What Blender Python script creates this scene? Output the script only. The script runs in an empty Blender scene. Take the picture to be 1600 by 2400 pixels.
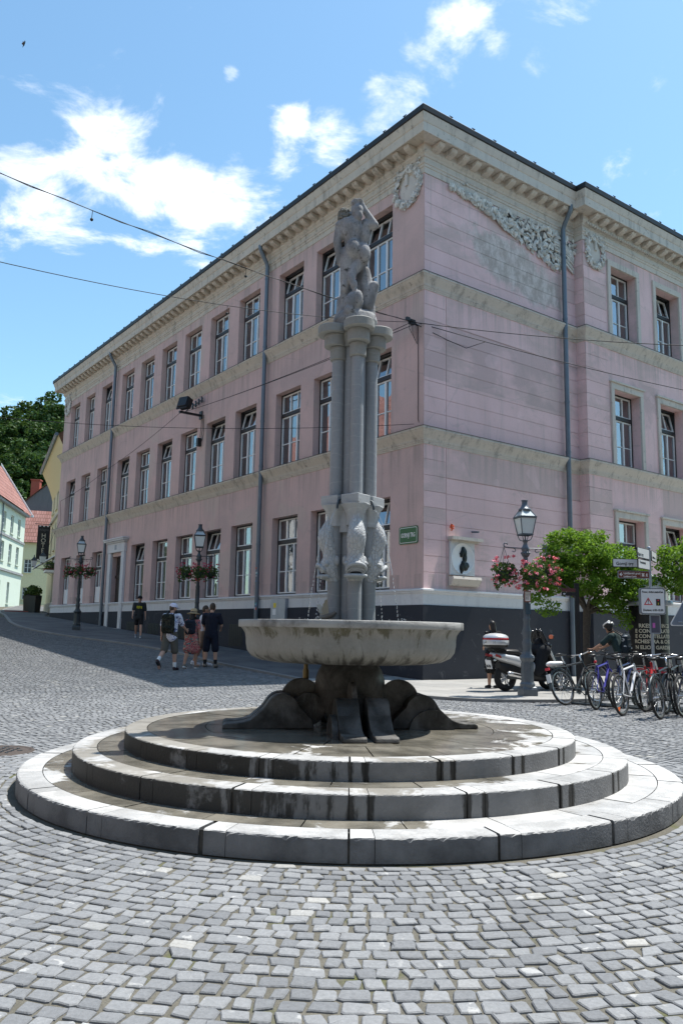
import bpy, bmesh, math, random
import numpy as np
from mathutils import Vector, Matrix, Euler
R = math.radians
S = bpy.context.scene
COL = S.collection
random.seed(7)
rng = np.random.default_rng(7)

# ------------------------------------------------------------------ camera
EYE = 1.35
cam = bpy.data.objects.new("camera", bpy.data.cameras.new("camera"))
COL.objects.link(cam)
PITCH, ROLL = 0.1469, 0.0179
fw = Vector((0, math.cos(PITCH), math.sin(PITCH)))
up0 = Vector((0, -math.sin(PITCH), math.cos(PITCH)))
rt = Vector((1, 0, 0)) * math.cos(ROLL) + up0 * math.sin(ROLL)
up = Vector((1, 0, 0)) * -math.sin(ROLL) + up0 * math.cos(ROLL)
cam.matrix_world = Matrix(((rt.x, up.x, -fw.x, 0), (rt.y, up.y, -fw.y, 0), (rt.z, up.z, -fw.z, EYE), (0, 0, 0, 1)))
cam.data.sensor_fit = 'VERTICAL'
cam.data.sensor_height = 36.0
cam.data.lens = 1879.6 / 2400 * 36
cam.data.clip_end = 3000
S.camera = cam

# ------------------------------------------------------------------ sun, sky, exposure
SUN_AZ, SUN_EL = 62.9, 68.0            # azimuth clockwise from +y
sd = Vector((math.sin(R(SUN_AZ)) * math.cos(R(SUN_EL)), math.cos(R(SUN_AZ)) * math.cos(R(SUN_EL)), math.sin(R(SUN_EL))))
sun = bpy.data.objects.new("sun", bpy.data.lights.new("sun", 'SUN'))
COL.objects.link(sun)
sun.rotation_euler = sd.to_track_quat('Z', 'Y').to_euler()
sun.data.energy = 4.7
sun.data.angle = R(0.53)
sun.data.color = (1.0, 0.96, 0.90)
S.view_settings.view_transform = 'Standard'
S.view_settings.look = 'None'
S.view_settings.exposure = 0.64
S.view_settings.gamma = 1

W = bpy.data.worlds.new("World")
S.world = W
W.use_nodes = True
wt = W.node_tree
wn, wl = wt.nodes, wt.links
bg = wn["Background"]
bg.inputs[1].default_value = 0.115
sky = wn.new("ShaderNodeTexSky")
sky.sky_type = 'NISHITA'
sky.sun_disc = False
sky.sun_elevation = R(SUN_EL)
sky.sun_rotation = R(SUN_AZ)
sky.air_density = 1.15
sky.dust_density = 0.6
sky.ozone_density = 1.6
tc = wn.new("ShaderNodeTexCoord")
def wmath(op, a, b=None, c=None):
    n = wn.new("ShaderNodeMath"); n.operation = op
    for i, v in enumerate((a, b, c)):
        if v is None: continue
        if isinstance(v, (int, float)): n.inputs[i].default_value = v
        else: wl.new(v, n.inputs[i])
    return n.outputs[0]
# clouds drift on a layer overhead: direction / height
sep = wn.new("ShaderNodeSeparateXYZ"); wl.new(tc.outputs["Generated"], sep.inputs[0])
hz = wmath('ADD', wmath('MAXIMUM', sep.outputs[2], 0.0), 0.16)
cmb = wn.new("ShaderNodeCombineXYZ")
wl.new(wmath('DIVIDE', sep.outputs[0], hz), cmb.inputs[0]); wl.new(wmath('DIVIDE', sep.outputs[1], hz), cmb.inputs[1])
nz = wn.new("ShaderNodeTexNoise"); nz.inputs["Scale"].default_value = 6.0; nz.inputs["Detail"].default_value = 9; nz.inputs["Roughness"].default_value = 0.62
nz.inputs["Distortion"].default_value = 0.35
wl.new(cmb.outputs[0], nz.inputs["Vector"])
mask = None
CLOUDS = [(-0.349, 0.813, 0.466, 0.075, 1.05), (-0.264, 0.82, 0.508, 0.085, 1.1), (-0.23, 0.845, 0.482, 0.08, 1.1), (-0.187, 0.848, 0.495, 0.085, 1.15), (-0.129, 0.86, 0.493, 0.07, 1.1), (-0.079, 0.86, 0.504, 0.05, 0.95), (-0.314, 0.839, 0.445, 0.06, 0.95), (-0.175, 0.879, 0.443, 0.05, 0.9), (-0.372, 0.833, 0.41, 0.03, 0.8), (0.038, 0.816, 0.577, 0.055, 0.66), (0.087, 0.793, 0.603, 0.05, 0.62), (-0.015, 0.833, 0.553, 0.045, 0.75), (-0.063, 0.827, 0.559, 0.035, 0.7), (0.067, 0.807, 0.587, 0.05, 0.66), (0.118, 0.761, 0.638, 0.05, 0.7), (0.156, 0.77, 0.618, 0.03, 0.75), (0.201, 0.747, 0.633, 0.07, 0.62), (0.202, 0.772, 0.602, 0.035, 0.85), (-0.129, 0.793, 0.596, 0.014, 0.72), (0.288, 0.816, 0.501, 0.03, 0.5)]
for (x, y, z, rad, amp) in CLOUDS:
    v = Vector((x, y, z)).normalized()
    d = wn.new("ShaderNodeVectorMath"); d.operation = 'DISTANCE'
    wl.new(tc.outputs["Generated"], d.inputs[0]); d.inputs[1].default_value = v
    m = wn.new("ShaderNodeMapRange"); m.interpolation_type = 'SMOOTHSTEP'
    wl.new(d.outputs["Value"], m.inputs[0])
    m.inputs[1].default_value = rad * 1.25; m.inputs[2].default_value = rad * 0.15; m.inputs[3].default_value = 0; m.inputs[4].default_value = amp
    mask = m.outputs[0] if mask is None else wmath('MAXIMUM', mask, m.outputs[0])
dens = wmath('ADD', wmath('MULTIPLY_ADD', nz.outputs[0], 1.35, -0.16), wmath('MULTIPLY', mask, 0.33))
cr = wn.new("ShaderNodeMapRange"); cr.interpolation_type = 'SMOOTHSTEP'
wl.new(dens, cr.inputs[0]); cr.inputs[1].default_value = 0.66; cr.inputs[2].default_value = 0.98
cov = wmath('MULTIPLY', cr.outputs[0], 0.96)
hs = wn.new("ShaderNodeHueSaturation"); hs.inputs["Saturation"].default_value = 1.0; hs.inputs["Value"].default_value = 1.0
wl.new(sky.outputs[0], hs.inputs["Color"])
mx = wn.new("ShaderNodeMix"); mx.data_type = 'RGBA'
tint = wn.new("ShaderNodeMix"); tint.data_type = 'RGBA'; tint.blend_type = 'MULTIPLY'; tint.inputs[0].default_value = 1.0
wl.new(hs.outputs[0], tint.inputs[6]); tint.inputs[7].default_value = (1.0, 1.24, 1.22, 1)
wl.new(cov, mx.inputs[0]); wl.new(tint.outputs[2], mx.inputs[6]); mx.inputs[7].default_value = (7.6, 7.9, 8.2, 1)
wl.new(mx.outputs[2], bg.inputs[0])

# ------------------------------------------------------------------ shared geometry
TH = 0.6396
E1 = Vector((-math.sin(TH), math.cos(TH), 0))      # along the shaded street front, away from the corner
E2 = Vector((math.cos(TH), math.sin(TH), 0))       # along the bright front, to the right
CN = Vector((2.2943, 22.2129, 0))                  # the building's corner
def smooth0(u):
    return 0.0 if u < -1 else ((u + 1) ** 2 / 4 if u < 1 else u)
def gzu(u):
    return 0.0555 * smooth0(min(u, 33)) + 0.038 * max(0.0, min(u, 150) - 33)
def uof(x, y): return (x - CN.x) * E1.x + (y - CN.y) * E1.y
def vof(x, y): return (x - CN.x) * E2.x + (y - CN.y) * E2.y
def gz(x, y): return gzu(uof(x, y))
def BW(v, u, z=0):                                  # building coordinates -> world
    p = CN + E2 * v + E1 * u
    return Vector((p.x, p.y, z))

def tag(o, label=None, cat=None, group=None, kind=None):
    if label: o['label'] = label
    if cat: o['category'] = cat
    if group: o['group'] = group
    if kind: o['kind'] = kind
    return o
def empty(name, loc=(0, 0, 0), rz=0, label=None, cat=None, group=None):
    o = bpy.data.objects.new(name, None); COL.objects.link(o)
    o.location = loc; o.rotation_euler = (0, 0, rz); o.empty_display_size = 0.2
    return tag(o, label, cat, group)
def copy_tree(o, parent=None):
    c = o.copy(); COL.objects.link(c)
    if parent is not None:
        c.parent = parent
    for ch in list(o.children): copy_tree(ch, c)
    return c

class MB:
    """collects shapes, builds ONE mesh object"""
    def __init__(s): s.v = []; s.f = []; s.sm = []
    def add(s, vs, fs, smooth=False):
        b = len(s.v); s.v.extend([tuple(v) for v in vs]); s.f.extend([tuple(i + b for i in f) for f in fs]); s.sm.extend([smooth] * len(fs)); return s
    def box(s, a, b):
        (x0, y0, z0), (x1, y1, z1) = a, b
        return s.add([(x0,y0,z0),(x1,y0,z0),(x1,y1,z0),(x0,y1,z0),(x0,y0,z1),(x1,y0,z1),(x1,y1,z1),(x0,y1,z1)],
                     [(0,3,2,1),(4,5,6,7),(0,1,5,4),(1,2,6,5),(2,3,7,6),(3,0,4,7)])
    def cbox(s, c, d, rot=None):
        hx, hy, hz = d[0]/2, d[1]/2, d[2]/2
        M = Matrix.Translation(Vector(c)) @ (rot.to_matrix().to_4x4() if rot is not None else Matrix.Identity(4))
        P = [M @ Vector(p) for p in [(-hx,-hy,-hz),(hx,-hy,-hz),(hx,hy,-hz),(-hx,hy,-hz),(-hx,-hy,hz),(hx,-hy,hz),(hx,hy,hz),(-hx,hy,hz)]]
        return s.add(P, [(0,3,2,1),(4,5,6,7),(0,1,5,4),(1,2,6,5),(2,3,7,6),(3,0,4,7)])
    def quad(s, *p): return s.add(p, [tuple(range(len(p)))])
    def prism(s, outline, to3, d0, d1, smooth=False):     # outline in 2D, extruded between depths
        n = len(outline)
        vs = [to3(a, b, d0) for a, b in outline] + [to3(a, b, d1) for a, b in outline]
        s.add(vs, [tuple(range(n))[::-1], tuple(range(n, 2*n))])
        return s.add(vs, [(i, (i+1) % n, n + (i+1) % n, n + i) for i in range(n)], smooth)
    def tube(s, path, r, n=8, cap=True, smooth=True):
        path = [Vector(p) for p in path]; m = len(path)
        rs = r if isinstance(r, (list, tuple)) else [r] * m
        up_ = Vector((0.13, 0.21, 0.97)); vs = []; prev = None
        for i, p in enumerate(path):
            t = (path[min(i+1, m-1)] - path[max(i-1, 0)]).normalized()
            a = (prev - t * prev.dot(t)) if prev is not None else t.cross(up_)
            if a.length < 1e-5: a = t.cross(Vector((1, 0, 0)))
            a.normalize(); prev = a; b = t.cross(a)
            for k in range(n):
                w = 2*math.pi*k/n
                vs.append(p + (a*math.cos(w) + b*math.sin(w)) * rs[i])
        fs = [(i*n+k, i*n+(k+1) % n, (i+1)*n+(k+1) % n, (i+1)*n+k) for i in range(m-1) for k in range(n)]
        s.add(vs, fs, smooth)
        if cap: s.add(vs[:n], [tuple(range(n))[::-1]]); s.add(vs[-n:], [tuple(range(n))])
        return s
    def lathe(s, prof, c=(0, 0, 0), n=32, smooth=True, sx=1, sy=1, a0=0, a1=2*math.pi):
        full = abs(a1 - a0 - 2*math.pi) < 1e-6; k_ = n if full else n + 1
        vs = [(c[0] + r*math.cos(a0+(a1-a0)*k/n)*sx, c[1] + r*math.sin(a0+(a1-a0)*k/n)*sy, c[2] + z) for r, z in prof for k in range(k_)]
        fs = [(i*k_+k, i*k_+(k+1) % k_, (i+1)*k_+(k+1) % k_, (i+1)*k_+k) for i in range(len(prof)-1) for k in range(n)]
        return s.add(vs, fs, smooth)
    def sphere(s, c, r, n=12, m=8, rot=None):
        r = (r, r, r) if isinstance(r, (int, float)) else r
        Mx = rot.to_matrix() if rot is not None else Matrix.Identity(3)
        vs = []; C_ = Vector(c)
        for i in range(m+1):
            ph = math.pi*i/m
            for k in range(n):
                w = 2*math.pi*k/n
                vs.append(C_ + Mx @ Vector((r[0]*math.sin(ph)*math.cos(w), r[1]*math.sin(ph)*math.sin(w), r[2]*math.cos(ph))))
        return s.add(vs, [(i*n+k, (i+1)*n+k, (i+1)*n+(k+1) % n, i*n+(k+1) % n) for i in range(m) for k in range(n)], True)
    def cone(s, p0, p1, r0, r1, n=10):                    # round-ended tapered capsule, closed
        p0, p1 = Vector(p0), Vector(p1); d = p1 - p0
        if d.length < 1e-6: return s.sphere(p0, max(r0, r1), n, 6)
        d.normalize()
        path, rs = [], []
        for a in (80, 50, 22): path.append(p0 - d*r0*math.sin(R(a))); rs.append(r0*math.cos(R(a)))
        path += [p0, p1]; rs += [r0, r1]
        for a in (22, 50, 80): path.append(p1 + d*r1*math.sin(R(a))); rs.append(r1*math.cos(R(a)))
        return s.tube(path, rs, n)
    def build(s, name, mat, parent=None, mods=None, loc=None, weld=False):
        me = bpy.data.meshes.new(name)
        me.from_pydata(s.v, [], s.f)
        me.polygons.foreach_set("use_smooth", s.sm)
        if mat is not None: me.materials.append(mat)
        if weld:
            bm = bmesh.new(); bm.from_mesh(me); bmesh.ops.remove_doubles(bm, verts=bm.verts, dist=1e-4)
            bmesh.ops.recalc_face_normals(bm, faces=bm.faces); bm.to_mesh(me); bm.free()
        o = bpy.data.objects.new(name, me); COL.objects.link(o)
        if parent is not None: o.parent = parent
        if loc is not None: o.location = loc
        return o

def bevel(o, w, seg=2, ang=35):
    m = o.modifiers.new("bevel", 'BEVEL'); m.width = w; m.segments = seg; m.limit_method = 'ANGLE'; m.angle_limit = R(ang); return o
def freeze(o):
    dg = bpy.context.evaluated_depsgraph_get()
    me = bpy.data.meshes.new_from_object(o.evaluated_get(dg)); me.name = o.name
    o.modifiers.clear(); o.data = me; return o
def blob(name, mb, voxel, mat, parent=None, it=6, disp=None):
    """closed overlapping shapes fused into one continuous skin"""
    o = mb.build(name, mat, parent)
    m = o.modifiers.new("r", 'REMESH'); m.mode = 'VOXEL'; m.voxel_size = voxel; m.use_smooth_shade = True
    k = o.modifiers.new("s", 'SMOOTH'); k.factor = 0.5; k.iterations = it
    return freeze(o)
def raw(name, co, faces_n, loops, mat, smooth=False, parent=None, attrs=None):
    """mesh from numpy: co (n,3), loops flat indices, faces_n corners per face"""
    me = bpy.data.meshes.new(name)
    me.vertices.add(len(co)); me.vertices.foreach_set("co", np.asarray(co, np.float32).ravel())
    faces_n = np.asarray(faces_n, np.int32); loops = np.asarray(loops, np.int32)
    me.loops.add(len(loops)); me.loops.foreach_set("vertex_index", loops)
    me.polygons.add(len(faces_n))
    st = np.concatenate(([0], np.cumsum(faces_n)[:-1])).astype(np.int32)
    me.polygons.foreach_set("loop_start", st); me.polygons.foreach_set("loop_total", faces_n)
    me.polygons.foreach_set("use_smooth", np.full(len(faces_n), smooth))
    me.update(calc_edges=True); me.validate()
    me.materials.append(mat)
    o = bpy.data.objects.new(name, me); COL.objects.link(o)
    if parent is not None: o.parent = parent
    return o
def text(name, body, size, mat, parent, loc, rot, ext=0.002, align='CENTER', sx=1.0, bold=0.0, shear=0):
    cu = bpy.data.curves.new(name, 'FONT'); cu.body = body; cu.size = size; cu.align_x = align; cu.align_y = 'CENTER'; cu.extrude = ext; cu.offset = bold; cu.shear = shear
    cu.resolution_u = 3
    o = bpy.data.objects.new(name, cu); COL.objects.link(o)
    dg = bpy.context.evaluated_depsgraph_get(); dg.update()
    me = bpy.data.meshes.new_from_object(o.evaluated_get(dg)); bpy.data.objects.remove(o)
    me.materials.clear(); me.materials.append(mat)
    o = bpy.data.objects.new(name, me); COL.objects.link(o)
    o.parent = parent; o.location = loc; o.rotation_euler = rot; o.scale = (sx, 1, 1)
    return o

# ------------------------------------------------------------------ materials
class NT:
    def __init__(s, name, rough=0.8, spec=0.3, metal=0.0):
        s.m = bpy.data.materials.new(name); s.m.use_nodes = True
        s.n, s.l = s.m.node_tree.nodes, s.m.node_tree.links
        s.b = s.n["Principled BSDF"]
        s.b.inputs["Roughness"].default_value = rough; s.b.inputs["Specular IOR Level"].default_value = spec; s.b.inputs["Metallic"].default_value = metal
        s.tc = s.n.new("ShaderNodeTexCoord").outputs["Object"]
    def put(s, sock, v):
        if isinstance(v, (int, float)): sock.default_value = v
        elif isinstance(v, tuple): sock.default_value = v[:3] if len(sock.default_value) == 3 else (*v[:3], 1)
        else: s.l.new(v, sock)
    def math(s, op, a, b=0.0, c=0.0, clamp=False):
        n = s.n.new("ShaderNodeMath"); n.operation = op; n.use_clamp = clamp
        for i, v in enumerate((a, b, c)): s.put(n.inputs[i], v)
        return n.outputs[0]
    def noise(s, scale, detail=4, rough=0.55, vec=None, dist=0.0, out=0):
        n = s.n.new("ShaderNodeTexNoise"); n.inputs["Scale"].default_value = scale; n.inputs["Detail"].default_value = detail
        n.inputs["Roughness"].default_value = rough; n.inputs["Distortion"].default_value = dist
        s.l.new(vec if vec is not None else s.tc, n.inputs["Vector"]); return n.outputs[out]
    def scale(s, v3, vec=None):
        n = s.n.new("ShaderNodeMapping"); n.inputs["Scale"].default_value = v3
        s.l.new(vec if vec is not None else s.tc, n.inputs[0]); return n.outputs[0]
    def voro(s, scale, vec=None, feature='F1', out="Distance"):
        n = s.n.new("ShaderNodeTexVoronoi"); n.feature = feature; n.inputs["Scale"].default_value = scale
        s.l.new(vec if vec is not None else s.tc, n.inputs["Vector"]); return n.outputs[out]
    def step(s, v, a, b, lo=0.0, hi=1.0):
        n = s.n.new("ShaderNodeMapRange"); n.interpolation_type = 'SMOOTHSTEP'
        s.put(n.inputs[0], v)
        for i, q in enumerate((a, b, lo, hi)): s.put(n.inputs[i+1], q)
        return n.outputs[0]
    def mix(s, f, a, b, mode='MIX'):
        n = s.n.new("ShaderNodeMix"); n.data_type = 'RGBA'; n.blend_type = mode
        s.put(n.inputs[0], f); s.put(n.inputs[6], a); s.put(n.inputs[7], b); return n.outputs[2]
    def xyz(s, vec=None):
        n = s.n.new("ShaderNodeSeparateXYZ"); s.l.new(vec if vec is not None else s.tc, n.inputs[0]); return n.outputs
    def island(s):
        return s.n.new("ShaderNodeNewGeometry").outputs["Random Per Island"]
    def objrand(s):
        return s.n.new("ShaderNodeObjectInfo").outputs["Random"]
    def vary(s, col, f, amt):          # multiply colour by 1 +- amt along f (0..1)
        g = s.math('MULTIPLY_ADD', f, 2*amt, 1-amt)
        n = s.n.new("ShaderNodeVectorMath"); n.operation = 'SCALE'
        s.put(n.inputs[0], col[:3] if isinstance(col, tuple) else col); s.put(n.inputs[3], g); return n.outputs[0]
    def color(s, c): s.put(s.b.inputs["Base Color"], c); return s
    def rough(s, c): s.put(s.b.inputs["Roughness"], c); return s
    def bump(s, h, dist=0.01, strength=1.0):
        n = s.n.new("ShaderNodeBump"); n.inputs["Distance"].default_value = dist; n.inputs["Strength"].default_value = strength
        s.l.new(h, n.inputs["Height"]); s.l.new(n.outputs[0], s.b.inputs["Normal"]); return s
def plain(name, col, rough=0.6, metal=0.0, var=0.12, scale=6.0, bump=0.0, spec=0.4):
    t = NT(name, rough, spec, metal)
    f = t.noise(scale, 5, 0.6)
    t.color(t.vary(tuple(col), f, var*1.6))
    if bump: t.bump(t.noise(scale*6, 3), bump)
    return t.m
# ------------------------------------------------------------------ stone, ground and wall materials
def m_sett():
    t = NT("grey_setts", 0.8, 0.2)
    r = t.island()
    base = t.mix(t.step(r, 0.0, 0.85), (.163, .168, .174), (.230, .235, .239))
    base = t.mix(t.step(r, .972, .998), base, (.33, .325, .305))
    v = t.noise(9, 5, .6, dist=.6); base = t.mix(t.math('MULTIPLY', t.step(v, .60, .66), t.step(r, .55, .95)), base, (.38, .38, .37))
    base = t.vary(base, t.noise(45, 6, .7), .42)
    base = t.vary(base, t.noise(0.9, 4, .6), .22)
    t.color(base); t.bump(t.noise(60, 5, .6), .004)
    t.rough(t.step(t.noise(14, 3), .3, .7, .65, .9))
    return t.m
def m_mortar():
    t = NT("sandy_joints", 0.95, 0.15)
    c = t.mix(t.noise(7, 5, .65), (.07, .066, .053), (.18, .168, .138)); c = t.mix(t.step(t.noise(2.3, 4), .56, .7), c, (.10, .105, .045))
    t.color(t.vary(c, t.noise(90, 3), .35)); t.bump(t.noise(120, 3), .006); return t.m
def m_slab():
    t = NT("pavement_slabs", 0.85, 0.25)
    b = t.n.new("ShaderNodeTexBrick"); b.inputs["Scale"].default_value = 1.0; b.inputs["Mortar Size"].default_value = .006
    b.inputs["Color1"].default_value = (.27, .265, .25, 1); b.inputs["Color2"].default_value = (.33, .32, .30, 1); b.inputs["Mortar"].default_value = (.13, .13, .125, 1)
    b.inputs["Brick Width"].default_value = 1.3; b.inputs["Row Height"].default_value = .9
    mp = t.n.new("ShaderNodeMapping"); mp.inputs["Rotation"].default_value = (0, 0, -TH); t.l.new(t.tc, mp.inputs[0]); t.l.new(mp.outputs[0], b.inputs["Vector"])
    c = t.vary(b.outputs[0], t.noise(1.1, 5, .62), .30); c = t.vary(c, t.noise(60, 4), .18)
    t.color(c); t.bump(t.noise(140, 3), .004); return t.m
def m_marble(name="step_marble", wet=True):
    """pale stone; wet and algae stains with their own outline, heavier towards the street side where the basin drips"""
    t = NT(name, 0.55, 0.15 if name == "marble_coping" else 0.4)
    x, y, z = t.xyz()
    r = t.island()
    base = t.mix(r, (.345, .343, .335), (.475, .468, .45))
    vein = t.noise(1.0, 7, .6, t.scale((2.2, 2.2, 5)), 1.2); base = t.vary(base, vein, .30); base = t.vary(base, t.noise(45, 5, .7), .22); base = t.vary(base, t.step(t.noise(3.1, 7, .7), .35, .65), .16)
    wn_ = t.noise(1.35, 6, .62, dist=.4); edge = t.noise(7, 5, .6)
    side = t.math('ADD', t.math('MULTIPLY_ADD', x, -.085, t.math('MULTIPLY', y, .012)), t.step(x, -2.1, -2.45, 0, -.22))
    w = t.math('ADD', t.math('ADD', wn_, side), t.math('MULTIPLY', edge, .12))
    return t, base, w, (x, y, z)
def m_step_top():
    t, base, w, xyz = m_marble("wet_marble_paving")
    rad = t.math('SQRT', t.math('ADD', t.math('POWER', xyz[0], 2), t.math('POWER', xyz[1], 2)))
    w = t.math('ADD', w, t.step(rad, 2.7, 1.0, 0, .16))
    wet = t.step(w, .515, .575)
    brown = t.mix(t.step(t.noise(2.6, 7, .65), .3, .7), (.12, .112, .092), (.33, .305, .25))
    t.color(t.mix(wet, base, t.mix(t.noise(2.2, 5), brown, t.vary(base, t.noise(5, 4), .5), 'MULTIPLY')))
    t.rough(t.math('MULTIPLY_ADD', wet, -.40, .58)); t.bump(t.math('MULTIPLY', t.noise(70, 4), t.math('SUBTRACT', 1.0, wet)), .004); return t.m
def m_kerbstone():
    t, base, w, xyz = m_marble("marble_coping")
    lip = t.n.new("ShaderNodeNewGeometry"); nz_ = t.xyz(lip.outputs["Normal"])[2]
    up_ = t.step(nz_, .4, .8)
    ang = t.math('ARCTAN2', xyz[1], xyz[0])
    an = t.noise(1.0, 5, .65, t.scale((1, 1, .12)), .2)
    sv = t.n.new("ShaderNodeCombineXYZ"); t.l.new(t.math('MULTIPLY', ang, 9), sv.inputs[0]); t.l.new(t.math('MULTIPLY', xyz[2], .8), sv.inputs[2])
    streak = t.noise(2.3, 6, .7, sv.outputs[0])
    side = t.math('MULTIPLY_ADD', xyz[0], -.075, .035)
    rad = t.math('SQRT', t.math('ADD', t.math('POWER', xyz[0], 2), t.math('POWER', xyz[1], 2)))
    inner = t.step(rad, 2.75, 2.45)
    deg = t.math('MULTIPLY_ADD', ang, 180/math.pi/18.0, (90-1.0)/18.0 + 20.5)
    dj = t.math('ABSOLUTE', t.math('SUBTRACT', t.math('ABSOLUTE', t.math('MULTIPLY', t.math('SUBTRACT', t.math('FRACT', deg), .5), 18.0)), 1.45))
    jw = t.math('MULTIPLY_ADD', streak, 2.6, -.75)
    joint = t.step(t.math('SUBTRACT', dj, jw), .35, -.1)
    stain = t.step(t.math('ADD', t.math('MULTIPLY', streak, 1.1), t.math('MULTIPLY', xyz[0], -.24)), .56, .70)
    stain = t.math('MULTIPLY', stain, t.step(t.noise(2.6, 6, .68), .66, .56, .25, 1.0))
    stain = t.math('MAXIMUM', stain, joint)
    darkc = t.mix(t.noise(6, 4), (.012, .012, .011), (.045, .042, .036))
    face = t.mix(t.step(t.noise(3.0, 6, .6), .35, .7), (.20, .203, .207), (.10, .103, .107))  # upright faces darker than the tops: dirt, plus their shade put into the colour
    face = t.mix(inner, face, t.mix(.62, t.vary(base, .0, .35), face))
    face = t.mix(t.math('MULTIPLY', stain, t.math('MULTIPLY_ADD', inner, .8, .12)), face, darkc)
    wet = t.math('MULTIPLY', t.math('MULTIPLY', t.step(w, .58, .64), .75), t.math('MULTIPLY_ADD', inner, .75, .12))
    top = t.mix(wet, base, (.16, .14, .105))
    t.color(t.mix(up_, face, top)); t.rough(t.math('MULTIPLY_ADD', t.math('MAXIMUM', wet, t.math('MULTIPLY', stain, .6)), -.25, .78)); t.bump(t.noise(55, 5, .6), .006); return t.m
def m_basin():
    t = NT("basin_stone", .6, .35)
    x, y, z = t.xyz(); ang = t.math('ARCTAN2', y, x)
    sv = t.n.new("ShaderNodeCombineXYZ"); t.l.new(t.math('MULTIPLY', ang, 3.2), sv.inputs[0]); t.l.new(t.math('MULTIPLY', z, 1.4), sv.inputs[2])
    st = t.noise(2.4, 8, .72, sv.outputs[0], .5)
    base = t.mix(t.noise(2.2, 6, .65), (.16, .158, .145), (.34, .335, .305)); base = t.vary(base, t.noise(40, 4), .15)
    base = t.vary(base, t.noise(2.0, 6, .7, t.scale((3, 3, .5))), .35)
    hi = t.step(z, 1.20, 1.36)
    moss = t.math('MULTIPLY', t.step(t.math('ADD', st, t.math('MULTIPLY', hi, .13)), .59, .70), .85)
    low = t.step(z, 1.22, 1.05); scum = t.math('MULTIPLY', t.step(t.math('ADD', t.noise(3, 8, .7, sv.outputs[0], .8), t.math('MULTIPLY', low, .20)), .60, .78), .9)
    c = t.mix(moss, base, t.mix(t.noise(5, 3), (.035, .034, .024), (.12, .11, .055)))
    c = t.mix(scum, c, (.045, .042, .036))
    rim = t.step(z, 1.368, 1.376); rc = t.mix(t.step(t.noise(2.5, 7, .7), .45, .72), (.36, .355, .335), (.12, .117, .107))
    t.color(t.mix(rim, c, rc)); t.bump(t.noise(50, 5, .6), .006); return t.m
def m_marblegrey(name, lo, hi, vein, bumpd=.002, rough=.5):
    t = NT(name, rough, .4)
    n = t.noise(1.6, 6, .6, t.scale((1, 1, .35)), .6)
    c = t.mix(n, lo, hi)
    wv = t.n.new("ShaderNodeTexWave"); wv.wave_type = 'BANDS'; wv.bands_direction = 'Z'; wv.inputs["Scale"].default_value = 2.3; wv.inputs["Distortion"].default_value = 5.5; wv.inputs["Detail"].default_value = 4
    t.l.new(t.tc, wv.inputs[0])
    c = t.mix(t.math('MULTIPLY', t.step(wv.outputs["Fac"], .984, 1.0), .16), c, vein)
    t.color(t.vary(c, t.noise(30, 5, .65), .18)); t.bump(t.noise(70, 4), bumpd); return t.m
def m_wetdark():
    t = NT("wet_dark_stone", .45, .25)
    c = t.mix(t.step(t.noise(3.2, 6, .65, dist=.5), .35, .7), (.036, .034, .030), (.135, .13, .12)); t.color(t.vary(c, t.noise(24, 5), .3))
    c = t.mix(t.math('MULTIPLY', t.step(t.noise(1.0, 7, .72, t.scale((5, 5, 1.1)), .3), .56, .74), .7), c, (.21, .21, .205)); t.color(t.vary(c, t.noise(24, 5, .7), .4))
    t.rough(t.step(t.noise(4, 4), .4, .65, .35, .8)); t.bump(t.noise(60, 4), .004); return t.m
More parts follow.
